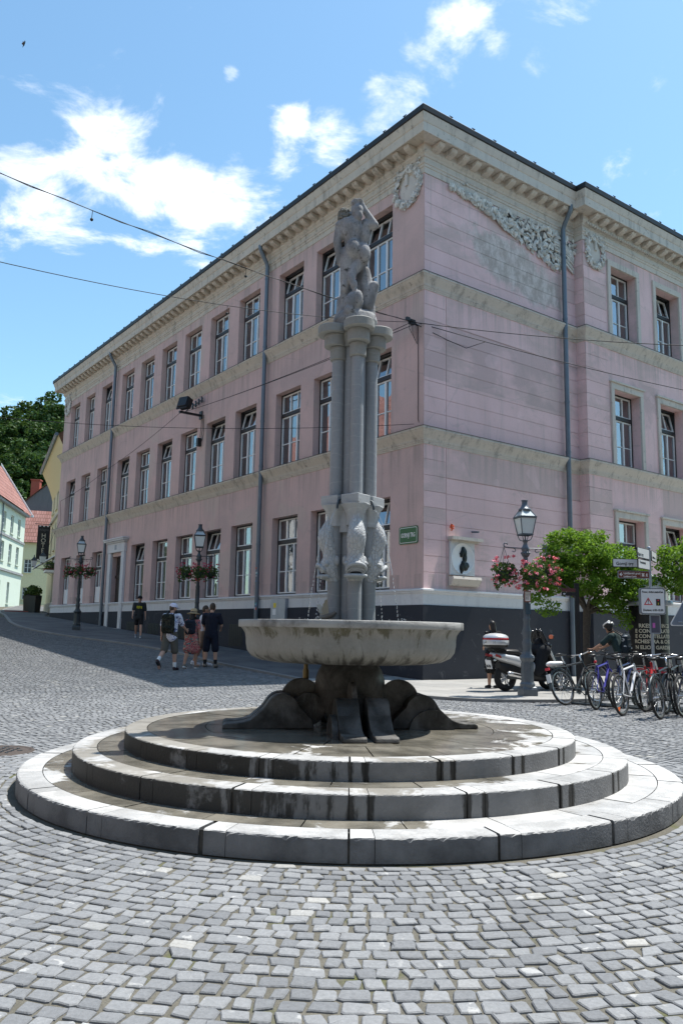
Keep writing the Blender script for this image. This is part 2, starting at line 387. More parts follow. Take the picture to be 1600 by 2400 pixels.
def m_plaster(name, c0, c1, c2, soot, band=False, grime=.35):
    t = NT(name, .92, .12)
    n = t.noise(.55, 6, .62, dist=.4)
    c = t.mix(t.step(n, .3, .7), c0, c1)
    if band:
        r = t.island(); c = t.mix(t.math('MULTIPLY', t.math('MULTIPLY', t.step(r, .62, .66), t.step(t.noise(.45, 5, .65, t.scale((.5, .5, 1)), .3), .40, .56)), .75), c, c2)
        patch = t.step(t.noise(.5, 6, .68, t.scale((.6, .6, 1.3)), .3), .56, .66); c = t.mix(t.math('MULTIPLY', patch, .6), c, c2)
        X = t.xyz(); el = t.math('ADD', t.math('POWER', t.math('MULTIPLY', t.math('SUBTRACT', X[0], t.math('MULTIPLY_ADD', X[2], -1.1, 18.4)), .42), 2), t.math('POWER', t.math('MULTIPLY', t.math('SUBTRACT', X[2], 13.05), .85), 2))
        worn = t.step(t.math('ADD', el, t.math('MULTIPLY_ADD', t.noise(1.1, 7, .7), 2.6, -1.3)), 1.0, .35); flake = t.step(t.noise(3.0, 8, .75, t.scale((1, 1, .6))), .42, .60)
        c = t.mix(t.math('MULTIPLY', worn, .85), c, t.mix(flake, (.40, .36, .32), (.64, .59, .55)))
        grey = t.math('MULTIPLY', t.step(X[2], 8.62, 8.64), t.step(X[2], 10.42, 10.38)); grey = t.math('MULTIPLY', grey, t.step(t.math('ADD', t.noise(.5, 5, .6), t.math('MULTIPLY', X[0], -.012)), .36, .46))
        c = t.mix(t.math('MULTIPLY', grey, .55), c, (.47, .36, .345))
        fresh = t.step(t.noise(.9, 2, .4, dist=.4), .655, .67); c = t.mix(t.math('MULTIPLY', fresh, .22), c, (c0[0]*1.12, c0[1]*1.16, c0[2]*1.18))
    else:
        c = t.mix(t.math('MULTIPLY', t.step(t.noise(.33, 3, .5, dist=.6), .58, .62), .7), c, c2)
    run = t.noise(1.0, 6, .7, t.scale((2.6, 2.6, .16)), .2)
    c = t.mix(t.math('MULTIPLY', t.step(run, .52, .76), grime), c, soot)
    c = t.mix(t.math('MULTIPLY', t.step(t.noise(2.2, 6, .7), .60, .72), grime*.7), c, soot)
    zz = t.xyz()[2]; led = None
    for zl in (6.66, 11.27, 14.93, 2.95):
        g = t.math('MULTIPLY', t.step(zz, zl-1.25, zl), t.step(zz, zl+.02, zl)); led = g if led is None else t.math('MAXIMUM', led, g)
    drip = t.noise(1.0, 7, .72, t.scale((4.5, 4.5, .10)), .1)
    c = t.mix(t.math('MULTIPLY', led, t.step(drip, .44, .66, 0, .55)), c, soot)
    crack = t.voro(.55, t.scale((1, 1, .7), None), 'DISTANCE_TO_EDGE'); c = t.mix(t.math('MULTIPLY', t.step(t.math('ADD', crack, t.math('MULTIPLY', t.noise(2.5, 5, .7), .05)), .032, .026), .2), c, soot)
    c = t.vary(c, t.noise(22, 5, .65), .13)
    t.color(c); t.bump(t.noise(40, 5, .6), .006); return t.m
def m_stucco(name, c0, c1, soot, k=.6):
    t = NT(name, .9, .15)
    c = t.mix(t.noise(1.3, 6, .6), c0, c1)
    run = t.noise(1.0, 7, .7, t.scale((4, 4, .5)), .2)
    c = t.mix(t.math('MULTIPLY', t.step(run, .48, .74), k), c, soot)
    c = t.mix(t.math('MULTIPLY', t.step(t.noise(5, 6, .7), .58, .68), k), c, soot)
    t.color(t.vary(c, t.noise(30, 4), .12)); t.bump(t.noise(50, 4), .004); return t.m
def m_plinth():
    t = NT("charcoal_plinth", .8, .3)
    c = t.mix(t.noise(.9, 6, .6), (.020, .022, .029), (.036, .039, .049))
    c = t.mix(t.math('MULTIPLY', t.step(t.noise(2.2, 6, .68, dist=.8), .60, .70), .35), c, (.14, .14, .15))
    c = t.mix(t.step(t.noise(1.3, 3, .5, dist=1.5), .735, .75), c, (.34, .34, .34))
    t.color(t.vary(c, t.noise(40, 4), .2)); t.bump(t.noise(50, 4), .004); return t.m
def m_glass(name="window_glass", tint=(.8, .86, .9)):
    m = bpy.data.materials.new(name); m.use_nodes = True; n, l = m.node_tree.nodes, m.node_tree.links
    n.remove(n["Principled BSDF"])
    gl = n.new("ShaderNodeBsdfGlossy"); gl.inputs["Roughness"].default_value = .01; gl.inputs["Color"].default_value = (.95, .97, 1, 1)
    tr = n.new("ShaderNodeBsdfTransparent"); tr.inputs["Color"].default_value = (*tint, 1)
    fr = n.new("ShaderNodeFresnel"); fr.inputs["IOR"].default_value = 4.2
    nt = n.new("ShaderNodeTexNoise"); nt.inputs["Scale"].default_value = .9; bp = n.new("ShaderNodeBump"); bp.inputs["Distance"].default_value = .012
    l.new(n.new("ShaderNodeTexCoord").outputs["Object"], nt.inputs["Vector"]); l.new(nt.outputs[0], bp.inputs["Height"]); l.new(bp.outputs[0], gl.inputs["Normal"])
    mx_ = n.new("ShaderNodeMixShader"); l.new(fr.outputs[0], mx_.inputs[0]); l.new(tr.outputs[0], mx_.inputs[1]); l.new(gl.outputs[0], mx_.inputs[2])
    l.new(mx_.outputs[0], n["Material Output"].inputs[0]); return m
def m_roof(name, c0, c1, w=.25):
    t = NT(name, .85, .2)
    b = t.n.new("ShaderNodeTexBrick"); b.inputs["Scale"].default_value = 1; b.inputs["Brick Width"].default_value = w; b.inputs["Row Height"].default_value = w*1.2; b.inputs["Mortar Size"].default_value = .02
    b.inputs["Color1"].default_value = (*c0, 1); b.inputs["Color2"].default_value = (*c1, 1); b.inputs["Mortar"].default_value = (c0[0]*.4, c0[1]*.4, c0[2]*.4, 1)
    t.l.new(t.scale((1, 1, 1)), b.inputs["Vector"]); t.color(t.vary(b.outputs[0], t.noise(.6, 5), .3)); return t.m

M_SETT, M_MORT, M_SLAB = m_sett(), m_mortar(), m_slab()
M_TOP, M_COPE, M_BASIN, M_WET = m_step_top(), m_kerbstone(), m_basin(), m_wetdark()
M_COLUMN = m_marblegrey("column_marble", (.22, .235, .25), (.33, .345, .355), (.55, .56, .57))
M_CAP = m_marblegrey("capital_stone", (.20, .20, .185), (.35, .35, .325), (.5, .5, .48), .003, .7)
M_FISH = m_marblegrey("fish_marble", (.30, .315, .32), (.46, .475, .475), (.66, .67, .66), .003, .6)
def m_statue():
    t = NT("statue_stone", .85, .2)
    c = t.mix(t.step(t.noise(7, 7, .7, t.scale((1, 1, .45)), .4), .35, .65), (.19, .192, .194), (.37, .37, .37)); c = t.mix(t.step(t.noise(16, 6, .7), .56, .68), c, (.07, .07, .068))
    t.color(t.vary(c, t.noise(55, 4, .6), .25)); t.bump(t.noise(38, 6, .65), .006); return t.m
M_STAT = m_statue()
M_PINK = m_plaster("pink_plaster_shade_toned", (.60, .425, .39), (.50, .37, .34), (.53, .42, .37), (.28, .245, .22), False, .5)  # street front: same pink plaster, its dimmer light put into the colour
M_PINKB = m_plaster("pink_plaster_light_toned", (.80, .565, .555), (.71, .50, .485), (.56, .43, .40), (.37, .32, .29), True, .45)  # bright front: paler copy of that plaster, sky and bounce light in the colour
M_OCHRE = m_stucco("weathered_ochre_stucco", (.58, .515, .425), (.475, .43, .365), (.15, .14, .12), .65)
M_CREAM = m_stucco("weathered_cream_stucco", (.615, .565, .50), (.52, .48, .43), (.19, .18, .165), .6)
def m_relief():
    t = NT("relief_stucco", .9, .15); c = t.mix(t.island(), (.40, .385, .35), (.74, .72, .67)); c = t.mix(t.step(t.noise(8, 6, .7), .55, .70), c, (.16, .155, .14)); t.color(t.vary(c, t.noise(40, 4), .15)); return t.m
M_RELIEF = m_relief()
M_WHITEB = m_stucco("white_band_render", (.66, .66, .65), (.56, .56, .56), (.33, .33, .33), .3)
M_PLINTH = m_plinth()
M_GLASS = m_glass()
M_SASH = plain("white_window_paint", (.72, .73, .72), .5, var=.06)
M_DARKW = plain("black_window_frame", (.022, .022, .024), .5)
M_PIPE = plain("grey_zinc_pipe", (.135, .165, .195), .42, .35, .15, 3)
M_IRON = plain("dark_cast_iron", (.060, .072, .078), .42, .45, .2, 9, .002)
M_IRONL = plain("grey_painted_iron", (.115, .13, .145), .42, .35, .18, 9, .002)
M_BLACK = plain("black_paint", (.012, .012, .013), .45)
M_WIRE = plain("black_cable", (.016, .016, .017), .7)
M_ROOFD = plain("dark_sheet_roof", (.022, .021, .021), .5, .3)
M_ROOM = plain("dim_room_wall", (.26, .25, .23), .9)
M_BLIND = plain("pale_fabric_blind", (.66, .68, .68), .8, var=.05)
M_WHITE = plain("white_paint", (.76, .76, .75), .5, var=.05)
M_WOOD = plain("dark_brown_wood", (.030, .022, .018), .5, var=.3)
M_GREENW = plain("sunlit_foliage", (.05, .1, .02), .6)

# ------------------------------------------------------------------ ground sheet (structure)
FX, FY = 0.111, 7.877                     # fountain centre
ub = [-420, -60, -20, -6, -3, -2, -1.2, -1, -.7, -.4, -.1, .2, .5, .8, 1, 1.5, 3, 6, 10, 16, 22, 28, 33, 40, 55, 80, 110, 150, 400]
vb = [-400, -80, -30, -15, -8, -4, 0, 4, 10, 25, 60, 400]
mb = MB()
for u in ub:
    for v in vb:
        p = BW(v, u, gzu(u) - .0095); mb.v.append(tuple(p))
n_ = len(vb)
for i in range(len(ub)-1):
    for j in range(n_-1):
        mb.f.append((i*n_+j, i*n_+j+1, (i+1)*n_+j+1, (i+1)*n_+j)); mb.sm.append(True)
tag(mb.build("ground", M_MORT), kind='structure')

# ------------------------------------------------------------------ pavement (structure) with its kerb strip
kerb = [(-20.6, 49.6), (-18.3, 44.5), (-16.2, 40.0), (-13.9, 36.2), (-11.3, 33.2), (-8.05, 30.4), (-5.45, 27.4), (-3.75, 24.55), (-2.2, 22.6), (-.95, 21.0), (-.30, 19.9), (.35, 18.7), (1.05, 17.65), (1.85, 16.85), (2.95, 16.3), (4.6, 16.55), (6.5, 17.75), (9.0, 19.7), (14, 23.5), (24, 31)]
wall = [BW(-.15, 33.5), BW(-.15, 28), BW(-.15, 24), BW(-.15, 19), BW(-.15, 15), BW(-.15, 11.5), BW(-.15, 8), BW(-.15, 4.6), BW(-.15, 2.4), BW(-.15, 1), BW(-.1, .3), BW(.2, -.1), BW(.6, -.2), BW(1.6, -.2), BW(3, -.2), BW(4.5, -.2), BW(6.8, -.45), BW(9.8, -.55), BW(15.5, -.6), BW(28, -.6)]
kerb = [(-33.5, 84), (-28, 68), (-24, 57)] + kerb
wall = [Vector((-28.0, 84, 0)), Vector((-23.6, 66, 0)), Vector((-20, 55.5, 0))] + wall
def catmull(P, k=4):
    P = [Vector((p[0], p[1], 0)) for p in P]; out = []
    for i in range(len(P)-1):
        a, b, c, d = P[max(i-1, 0)], P[i], P[i+1], P[min(i+2, len(P)-1)]
        for j in range(k):
            t = j/k; out.append(.5*((2*b) + (c-a)*t + (2*a-5*b+4*c-d)*t*t + (3*b-a-3*c+d)*t**3))
    return out + [P[-1]]
kc = catmull(kerb); wc = [wall[0].lerp(wall[0], 0)]
wc = []
for i in range(len(wall)-1):
    for j in range(4): wc.append(wall[i].lerp(wall[i+1], j/4))
wc.append(wall[-1])
mb = MB(); mk = MB(); ma = MB()
PH = .055
def gpt(p, h): return (p.x, p.y, gz(p.x, p.y) + h)
ks = []
for i, (a, b) in enumerate(zip(kc, wc)):
    d = (b - a).normalized(); ks.append((a, a + d*.16, a + d*.166, b))
SPLIT = 4*12 - 1
for i in range(len(ks)-1):
    (a0, b0, s0, w0), (a1, b1, s1, w1) = ks[i], ks[i+1]
    K = 6
    for j in range(K):
        p = [s0.lerp(w0, j/K), s1.lerp(w1, j/K), s1.lerp(w1, (j+1)/K), s0.lerp(w0, (j+1)/K)]
        (ma if i <= SPLIT else mb).quad(*[gpt(q, PH) for q in p])
    mk.quad(gpt(a0, -.02), gpt(a1, -.02), gpt(a1, PH+.004), gpt(a0, PH+.004))
    mk.quad(gpt(a0, PH+.004), gpt(a1, PH+.004), gpt(b1, PH+.004), gpt(b0, PH+.004))
    mk.quad(gpt(b0, PH+.004), gpt(b1, PH+.004), gpt(b1, PH-.03), gpt(b0, PH-.03))
pav = tag(mb.build("stone_pavement", M_SLAB), kind='structure')
t_ = NT("pavement_asphalt_dark", .9, .25); t_.color(t_.vary(t_.mix(t_.step(t_.noise(.8, 5, .6), .4, .62), (.095, .095, .098), (.14, .138, .135)), t_.noise(90, 4), .3)); t_.bump(t_.noise(160, 3), .004)
tag(ma.build("pavement", t_.m), kind='structure')
t_ = NT("granite_kerb", .8, .3); t_.color(t_.vary((.21, .207, .20), t_.noise(3, 6, .6), .4)); t_.bump(t_.noise(60, 4), .004)
tag(mk.build("kerb", t_.m), kind='structure')

# ------------------------------------------------------------------ setts (structure): rings round the fountain, then straight courses
def in_poly(x, y, poly):
    ins = np.zeros(len(x), bool); n = len(poly)
    for i in range(n):
        x0, y0 = poly[i]; x1, y1 = poly[(i+1) % n]
        c = ((y0 > y) != (y1 > y)); xi = (x1-x0)*(y-y0)/((y1-y0) if y1 != y0 else 1e-9) + x0
        ins ^= c & (x < xi)
    return ins
pav_poly = [(p.x, p.y) for p in kc] + [(p.x, p.y) for p in wc[::-1]]
bld_poly = [tuple(BW(0, 0)[:2]), tuple(BW(60, 0)[:2]), tuple(BW(60, 60)[:2]), tuple(BW(0, 60)[:2])]
cx, cy, rot, hl, hw = [], [], [], [], []
r = 2.985; k = 0
while r < 9.4:
    pitch = .075 if k < 2 else .098 + rng.uniform(-.006, .006)
    r += pitch/2; a = rng.uniform(0, .1)
    amin, amax = (0, 2*math.pi)
    while a < 2*math.pi:
        L = rng.uniform(.076, .128) if k >= 2 else rng.uniform(.10, .15)
        a += L/2/r; cx.append(FX + r*math.cos(a)); cy.append(FY + r*math.sin(a)); rot.append(a + math.pi/2)
        hl.append(L/2); hw.append(pitch/2); a += L/2/r
    r += pitch/2; k += 1
ringn = len(cx)
RMAX = r
dirA = math.atan2(E2.y, E2.x) + .12
ca, sa = math.cos(dirA), math.sin(dirA)
for row in range(-110, 420):
    off = rng.uniform(0, .1); q = row*.102
    for col in range(-230, 230):
        p = col*.108 + off
        x = FX + ca*p - sa*q; y = FY + sa*p + ca*q
        if y > 46 or abs(x) > .52*y + 6 or y < 2: continue
        if (x-FX)**2 + (y-FY)**2 < (RMAX+.04)**2: continue
        cx.append(x); cy.append(y); rot.append(dirA); hl.append(.108/2); hw.append(.102/2)
cx, cy, rot, hl, hw = map(np.array, (cx, cy, rot, hl, hw))
keep = ~in_poly(cx, cy, pav_poly) & ~in_poly(cx, cy, bld_poly) & (cy > -3) & (np.abs(cx) < .55*np.maximum(cy, 0) + 7)
ring = np.arange(len(cx)) < ringn
gzv = np.array([gz(a, b) for a, b in zip(cx, cy)])
def stones(sel, fine):
    X, Y, A, L, Wd, Z = (q[sel] for q in (cx, cy, rot, hl, hw, gzv)); n = len(X)
    gap = rng.uniform(.004, .0095, n)
    L = L - gap; Wd = Wd - rng.uniform(.005, .0105, n)
    A = A + rng.normal(0, .035, n); X = X + rng.normal(0, .003, n); Y = Y + rng.normal(0, .003, n)
    ch = .19
    out = np.array([(1-ch,-1),(1,-1+ch),(1,1-ch),(1-ch,1),(-1+ch,1),(-1,1-ch),(-1,-1+ch),(-1+ch,-1)]) if fine else np.array([(1,-1),(1,1),(-1,1),(-1,-1)], float)
    k = len(out)
    jit = rng.normal(0, .10 if fine else .05, (n, k, 2))
    o = (out[None]*(1, 1) + jit)
    sk = rng.normal(0, .11, (n, 1)); o[:, :, 0] += sk*o[:, :, 1]
    ca_, sa_ = np.cos(A)[:, None], np.sin(A)[:, None]
    def ringv(s, dz, tilt):
        lx, ly = o[:, :, 0]*(L[:, None]-s), o[:, :, 1]*(Wd[:, None]-s)
        z = Z[:, None] + dz + tilt[:, :1]*lx + tilt[:, 1:]*ly
        return np.stack([X[:, None] + ca_*lx - sa_*ly, Y[:, None] + sa_*lx + ca_*ly, z], -1)
    tl = rng.normal(0, .013 if fine else .008, (n, 2)); hh = rng.normal(0, .0016, (n, 1))
    lv = [ringv(.0045, hh, tl), ringv(.0, hh-.0045, tl), ringv(-.003, hh-.05, tl*0)] if fine else [ringv(0.004, hh, tl), ringv(-.002, hh-.03, tl*0)]
    m = len(lv); co = np.concatenate(lv, 1).reshape(-1, 3)
    tpl_n = [k]; tpl = list(range(k))
    for i in range(m-1):
        for j in range(k): tpl_n.append(4); tpl += [i*k+(j+1) % k, i*k+j, (i+1)*k+j, (i+1)*k+(j+1) % k]
    loops = (np.array(tpl)[None] + (np.arange(n)*m*k)[:, None]).ravel()
    return co, np.tile(tpl_n, n), loops
near = keep & ring & (cy < FY + 1.0)
co, fn, lp = stones(near, True)
tag(raw("cobbled_square", co, fn, lp, M_SETT), kind='structure')
co, fn, lp = stones(keep & ~near, False)
tag(raw("cobbled_street", co, fn, lp, M_SETT), kind='structure')
# ------------------------------------------------------------------ fountain
fountain = empty("fountain", (FX, FY, 0), 0, "stone fountain of round steps, wide basin and clustered columns with fish", "fountain")
FR = R(-82)       # direction of the front foot (towards the camera, slightly to the right)
def arc_block(mb, r0, r1, z0, z1, a0, a1, seg, chip=.004):
    """one curved kerb block with a worn front edge"""
    prof = []
    for k in range(seg+1):
        a = a0 + (a1-a0)*k/seg
        c1, c2, c3 = (random.uniform(.2, 1)*chip*2 for _ in range(3))
        if random.random() < .10: c1 += chip*3
        prof.append([(r1, z0), (r1, z1-.007-c1), (r1-.003-c2*.5, z1-.003-c3*.4), (r1-.012-c2, z1), (r0, z1), (r0, z0)])
    b = len(mb.v)
    for k in range(seg+1):
        a = a0 + (a1-a0)*k/seg
        for r_, z_ in prof[k]: mb.v.append((r_*math.cos(a), r_*math.sin(a), z_))
    for k in range(seg):
        for j in range(5):
            mb.f.append((b+k*6+j, b+(k+1)*6+j, b+(k+1)*6+j+1, b+k*6+j+1)); mb.sm.append(False)
    mb.f.append(tuple(b+j for j in range(6))); mb.sm.append(False)
    mb.f.append(tuple(b+seg*6+j for j in range(6))[::-1]); mb.sm.append(False)
RAD = [2.93, 2.50, 2.07]; HS = [.149, .31, .451]; CW = [.20, .20, .19]
for i, (rad, h, cw) in enumerate(zip(RAD, HS, CW)):
    z0 = 0 if i == 0 else HS[i-1] - .01
    step = empty("step"); step.parent = fountain
    mb = MB(); per = 2*math.pi/20; g = .0022/rad
    for k in range(20):
        a = -math.pi/2 + R(1.0) + k*per + R(random.uniform(-.3, .3)); nar = R(2.9)
        nx = -math.pi/2 + R(1.0) + (k+1)*per
        arc_block(mb, rad-cw, rad, z0, h, a - nar/2 + g, a + nar/2 - g, 4, .003 if i else .004)
        arc_block(mb, rad-cw, rad, z0, h, a + nar/2 + g, nx - nar/2 - g - R(.3), 30, .003 if i else .006)
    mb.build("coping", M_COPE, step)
    # paving between coping and the next step: radial slabs
    mb = MB(); r_in = (RAD[i+1]-.05) if i < 2 else 0.0; r_out = rad - cw - .007
    ringsr = [(r_in, r_out)] if i < 2 else [(0.02, .75), (.756, 1.35), (1.356, r_out)]
    for q, (ra, rb) in enumerate(ringsr):
        nn = [20, 14, 20][q] if i == 2 else 26 - 3*i
        for k in range(nn):
            a0, a1 = 2*math.pi*(k+.13*q)/nn + .005/rb, 2*math.pi*(k+1+.13*q)/nn - .005/rb
            sg = 8; b = len(mb.v); dz = random.uniform(-.0015, .0015) - .002
            for s in range(sg+1):
                a = a0 + (a1-a0)*s/sg
                for r_ in (ra, rb):
                    mb.v.append((r_*math.cos(a), r_*math.sin(a), h + dz))
            for s in range(sg): mb.f.append((b+2*s, b+2*s+1, b+2*s+3, b+2*s+2)); mb.sm.append(False)
    mb.build("paving", M_TOP, step)
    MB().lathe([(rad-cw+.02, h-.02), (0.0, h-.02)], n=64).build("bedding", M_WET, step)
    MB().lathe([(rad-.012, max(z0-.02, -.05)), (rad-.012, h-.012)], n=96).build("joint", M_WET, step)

H0 = HS[2]
# pedestal: ball
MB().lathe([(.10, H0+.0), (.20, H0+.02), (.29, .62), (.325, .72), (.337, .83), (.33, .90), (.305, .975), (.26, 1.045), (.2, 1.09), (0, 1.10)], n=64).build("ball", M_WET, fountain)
# scroll feet: pairs of S-shaped cheeks with a disc between
def arcp(c, r, a0, a1, n): return [(c[0]+r*math.cos(R(a0+(a1-a0)*i/n)), c[1]+r*math.sin(R(a0+(a1-a0)*i/n))) for i in range(n+1)]
S_out = [(.36, H0)] + [(.38, .53)] + [(.45, .60)] + arcp((.655, .605), .160, 165, 28, 16) + [(.83, .63), (.89, .578), (.945, .533), (1.01, .508), (1.09, .498), (1.17, .498), (1.195, .485), (1.20, .462), (1.20, H0)]
for k in range(4):
    foot = empty("scroll_foot"); foot.parent = fountain
    a = FR + k*math.pi/2; foot.rotation_euler = (0, 0, a)
    to3 = lambda x, z, y: (x, y, z)
    for sgn in (-1, 1):
        y0, y1 = sorted((sgn*.035, sgn*.232))
        mb = MB(); mb.prism(S_out, to3, y0, y1)
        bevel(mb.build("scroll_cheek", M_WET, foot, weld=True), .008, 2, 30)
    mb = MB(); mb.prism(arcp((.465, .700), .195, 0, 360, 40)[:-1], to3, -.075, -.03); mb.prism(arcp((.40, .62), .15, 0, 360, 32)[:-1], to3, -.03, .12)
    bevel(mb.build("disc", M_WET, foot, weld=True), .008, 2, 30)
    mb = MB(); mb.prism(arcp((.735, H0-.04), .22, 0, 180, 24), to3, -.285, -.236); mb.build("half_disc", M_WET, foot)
# basin
prof = [(0, 1.045), (.55, 1.045), (.76, 1.052), (.88, 1.07), (.955, 1.105), (.995, 1.155), (1.008, 1.22), (1.010, 1.27), (1.018, 1.315), (1.038, 1.348), (1.052, 1.362), (1.054, 1.37),
        (1.080, 1.372), (1.083, 1.376), (1.083, 1.434), (1.078, 1.440), (.93, 1.440), (.925, 1.43), (.90, 1.30), (.80, 1.20), (.5, 1.15), (0, 1.14)]
basin = MB().lathe(prof, n=128).build("basin", M_BASIN, fountain); bevel(basin, .002, 1, 50)
t_ = NT("basin_water", .03, .5); t_.color((.05, .06, .05)); t_.bump(t_.noise(14, 3), .02)
MB().lathe([(.915, 1.385), (0, 1.385)], n=64).build("water", t_.m, fountain)
MB().tube([(-.43, .1, 1.12), (-.43, .1, .97)], .022, 10).tube([(-.43, .1, .97), (-.43, .1, .88)], .03, 10).build("overflow_spout", plain("old_brass", (.22, .16, .07), .45, .6), fountain)
# column cluster
AX = [FR + k*math.pi/2 for k in range(4)]
RC, RR = .0645, .170
MB().lathe([(.112, 1.2), (.112, 4.25)], n=24).build("core_shaft", M_COLUMN, fountain)
for k, a in enumerate(AX):
    c = (RR*math.cos(a), RR*math.sin(a), 0)
    col = MB().lathe([(RC+.004, 1.15), (RC+.003, 1.9), (RC+.001, 2.6), (RC, 3.0), (RC-.002, 4.17)], c, 28).build("column", M_COLUMN, fountain)
    o1, o2, o3 = RR + .004, RR + .035, RR + .062
    mb = MB()
    for off, r_, z0, z1 in ((o1, .083, 4.06, 4.20), (o2, .113, 4.20, 4.325), (o3, .154, 4.325, 4.415)):
        cc = (off*math.cos(a), off*math.sin(a), 0)
        mb.lathe([(0, z0), (r_-.008, z0), (r_, z0+.008), (r_, z1-.008), (r_-.006, z1), (0, z1)], cc, 64, False)
    mb.build("capital", M_CAP, col)
MB().lathe([(.13, 4.2), (.17, 4.36), (.20, 4.40), (0, 4.41)], n=32).build("capital_core", M_CAP, fountain)
# square pads over the fishes, leaf bells below them
rz45 = Euler((0, 0, FR + R(45)))
for k, a in enumerate(AX):
    ca_, sa_ = math.cos(a), math.sin(a)
    mb = MB(); mb.cbox((.175*ca_, .175*sa_, 2.618), (.205, .205, .088), rz45)
    pad = mb.build("abacus", M_FISH, fountain); bevel(pad, .006, 2)
    mb = MB(); prof = [(.085, 2.36), (.082, 2.42), (.088, 2.47), (.105, 2.52), (.135, 2.56), (.14, 2.574), (0, 2.576)]
    nseg = 40; b = len(mb.v)
    for r_, z_ in prof:
        for j in range(nseg):
            w = 2*math.pi*j/nseg; rr_ = r_*(1 + (.05*math.cos(8*w) if r_ > .086 else .02*math.cos(8*w)))
            mb.v.append((.165*ca_ + rr_*math.cos(w), .165*sa_ + rr_*math.sin(w), z_))
    for i in range(len(prof)-1):
        for j in range(nseg): mb.f.append((b+i*nseg+j, b+i*nseg+(j+1) % nseg, b+(i+1)*nseg+(j+1) % nseg, b+(i+1)*nseg+j)); mb.sm.append(True)
    mb.build("leaf_bell", M_FISH, fountain)
MB().lathe([(.15, 2.30), (.15, 2.576), (.10, 2.66), (0, 2.66)], n=24).build("bell_core", M_FISH, fountain)
# fishes, head down, mouths open outwards
t_ = NT("scaly_fish_marble", .6, .4)
c_ = t_.mix(t_.noise(3, 6, .6), (.36, .375, .38), (.54, .55, .55)); v1 = t_.voro(27, t_.scale((1, 1, .8)), 'DISTANCE_TO_EDGE')
t_.color(t_.vary(t_.mix(t_.step(v1, .0, 0.05, .22, 0), c_, (.16, .165, .16)), t_.noise(30, 5), .15)); t_.bump(t_.step(v1, 0, .14), .005); M_SCALE = t_.m
def fish(a):
    ca_, sa_ = math.cos(a), math.sin(a)
    P = lambda r_, s_, z_: (r_*ca_ - s_*sa_, r_*sa_ + s_*ca_, z_)
    # z, outward centre (from axis), half depth, half width
    sec = [(2.53, RR+.045, .04, .052), (2.47, RR+.035, .045, .047), (2.43, RR+.04, .05, .05), (2.38, RR+.06, .06, .064), (2.32, RR+.08, .075, .08), (2.26, RR+.088, .085, .089), (2.21, RR+.085, .085, .090),
           (2.15, RR+.065, .08, .085), (2.10, RR+.045, .075, .079), (2.06, RR+.04, .075, .080), (2.02, RR+.045, .09, .094), (1.97, RR+.052, .098, .10), (1.925, RR+.05, .095, .097), (1.89, RR+.03, .08, .088), (1.845, RR+.02, .075, .082), (1.82, RR+.01, .06, .07)]
    n = 28; mb = MB(); b = 0
    for z_, c0, hd, hw_ in sec:
        for j in range(n):
            w = 2*math.pi*j/n; q = abs(math.cos(w))**.85*math.copysign(1, math.cos(w)); e = abs(math.sin(w))**.85*math.copysign(1, math.sin(w))
            mb.v.append(P(c0 + hd*q, hw_*e, z_))
    for i in range(len(sec)-1):
        for j in range(n): mb.f.append((i*n+j, i*n+(j+1) % n, (i+1)*n+(j+1) % n, (i+1)*n+j)); mb.sm.append(True)
    mb.f.append(tuple(range(n))); mb.sm.append(False); mb.f.append(tuple(range((len(sec)-1)*n, len(sec)*n))[::-1]); mb.sm.append(False)
    f = mb.build("fish", M_SCALE, fountain)
    # upper lip arch, lower jaw, mouth
    mb = MB(); up_l = []
    for j in range(13):
        w = R(-88 + 176*j/12); up_l.append(P(RR + .105 + .06*math.cos(w), .094*math.sin(w), 1.918 + .062*math.cos(w)))
    mb.tube(up_l, [.012 + .009*math.sin(math.pi*j/12) for j in range(13)], 8)
    up2 = [P(RR+.092+.045*math.cos(R(-80+160*j/10)), .082*math.sin(R(-80+160*j/10)), 1.90+.04*math.cos(R(-80+160*j/10))) for j in range(11)]
    mb.tube(up2, .013, 8)
    mb.build("upper_lip", M_FISH, f)
    mb = MB(); lo = [P(RR + .075 + .085*math.cos(R(-90+180*j/12)), .097*math.sin(R(-90+180*j/12)), 1.868) for j in range(13)]
    mb.tube(lo, .018, 8); mb.sphere(P(RR+.06, 0, 1.858), (.09, .09, .022), 16, 8); mb.build("lower_jaw", M_FISH, f)
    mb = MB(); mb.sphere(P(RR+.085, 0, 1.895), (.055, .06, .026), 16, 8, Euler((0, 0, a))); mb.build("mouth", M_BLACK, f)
    for s_ in (-1, 1):
        mb = MB(); mb.sphere(P(RR+.085, s_*.088, 1.985), .026, 12, 8); mb.sphere(P(RR+.09, s_*.104, 1.985), .013, 10, 6); mb.build("eye", M_FISH, f)
        mb = MB(); mb.sphere(P(RR-.01, s_*.092, 2.02), (.028, .022, .05), 10, 6); mb.build("fin", M_FISH, f)
for a in AX: fish(a)
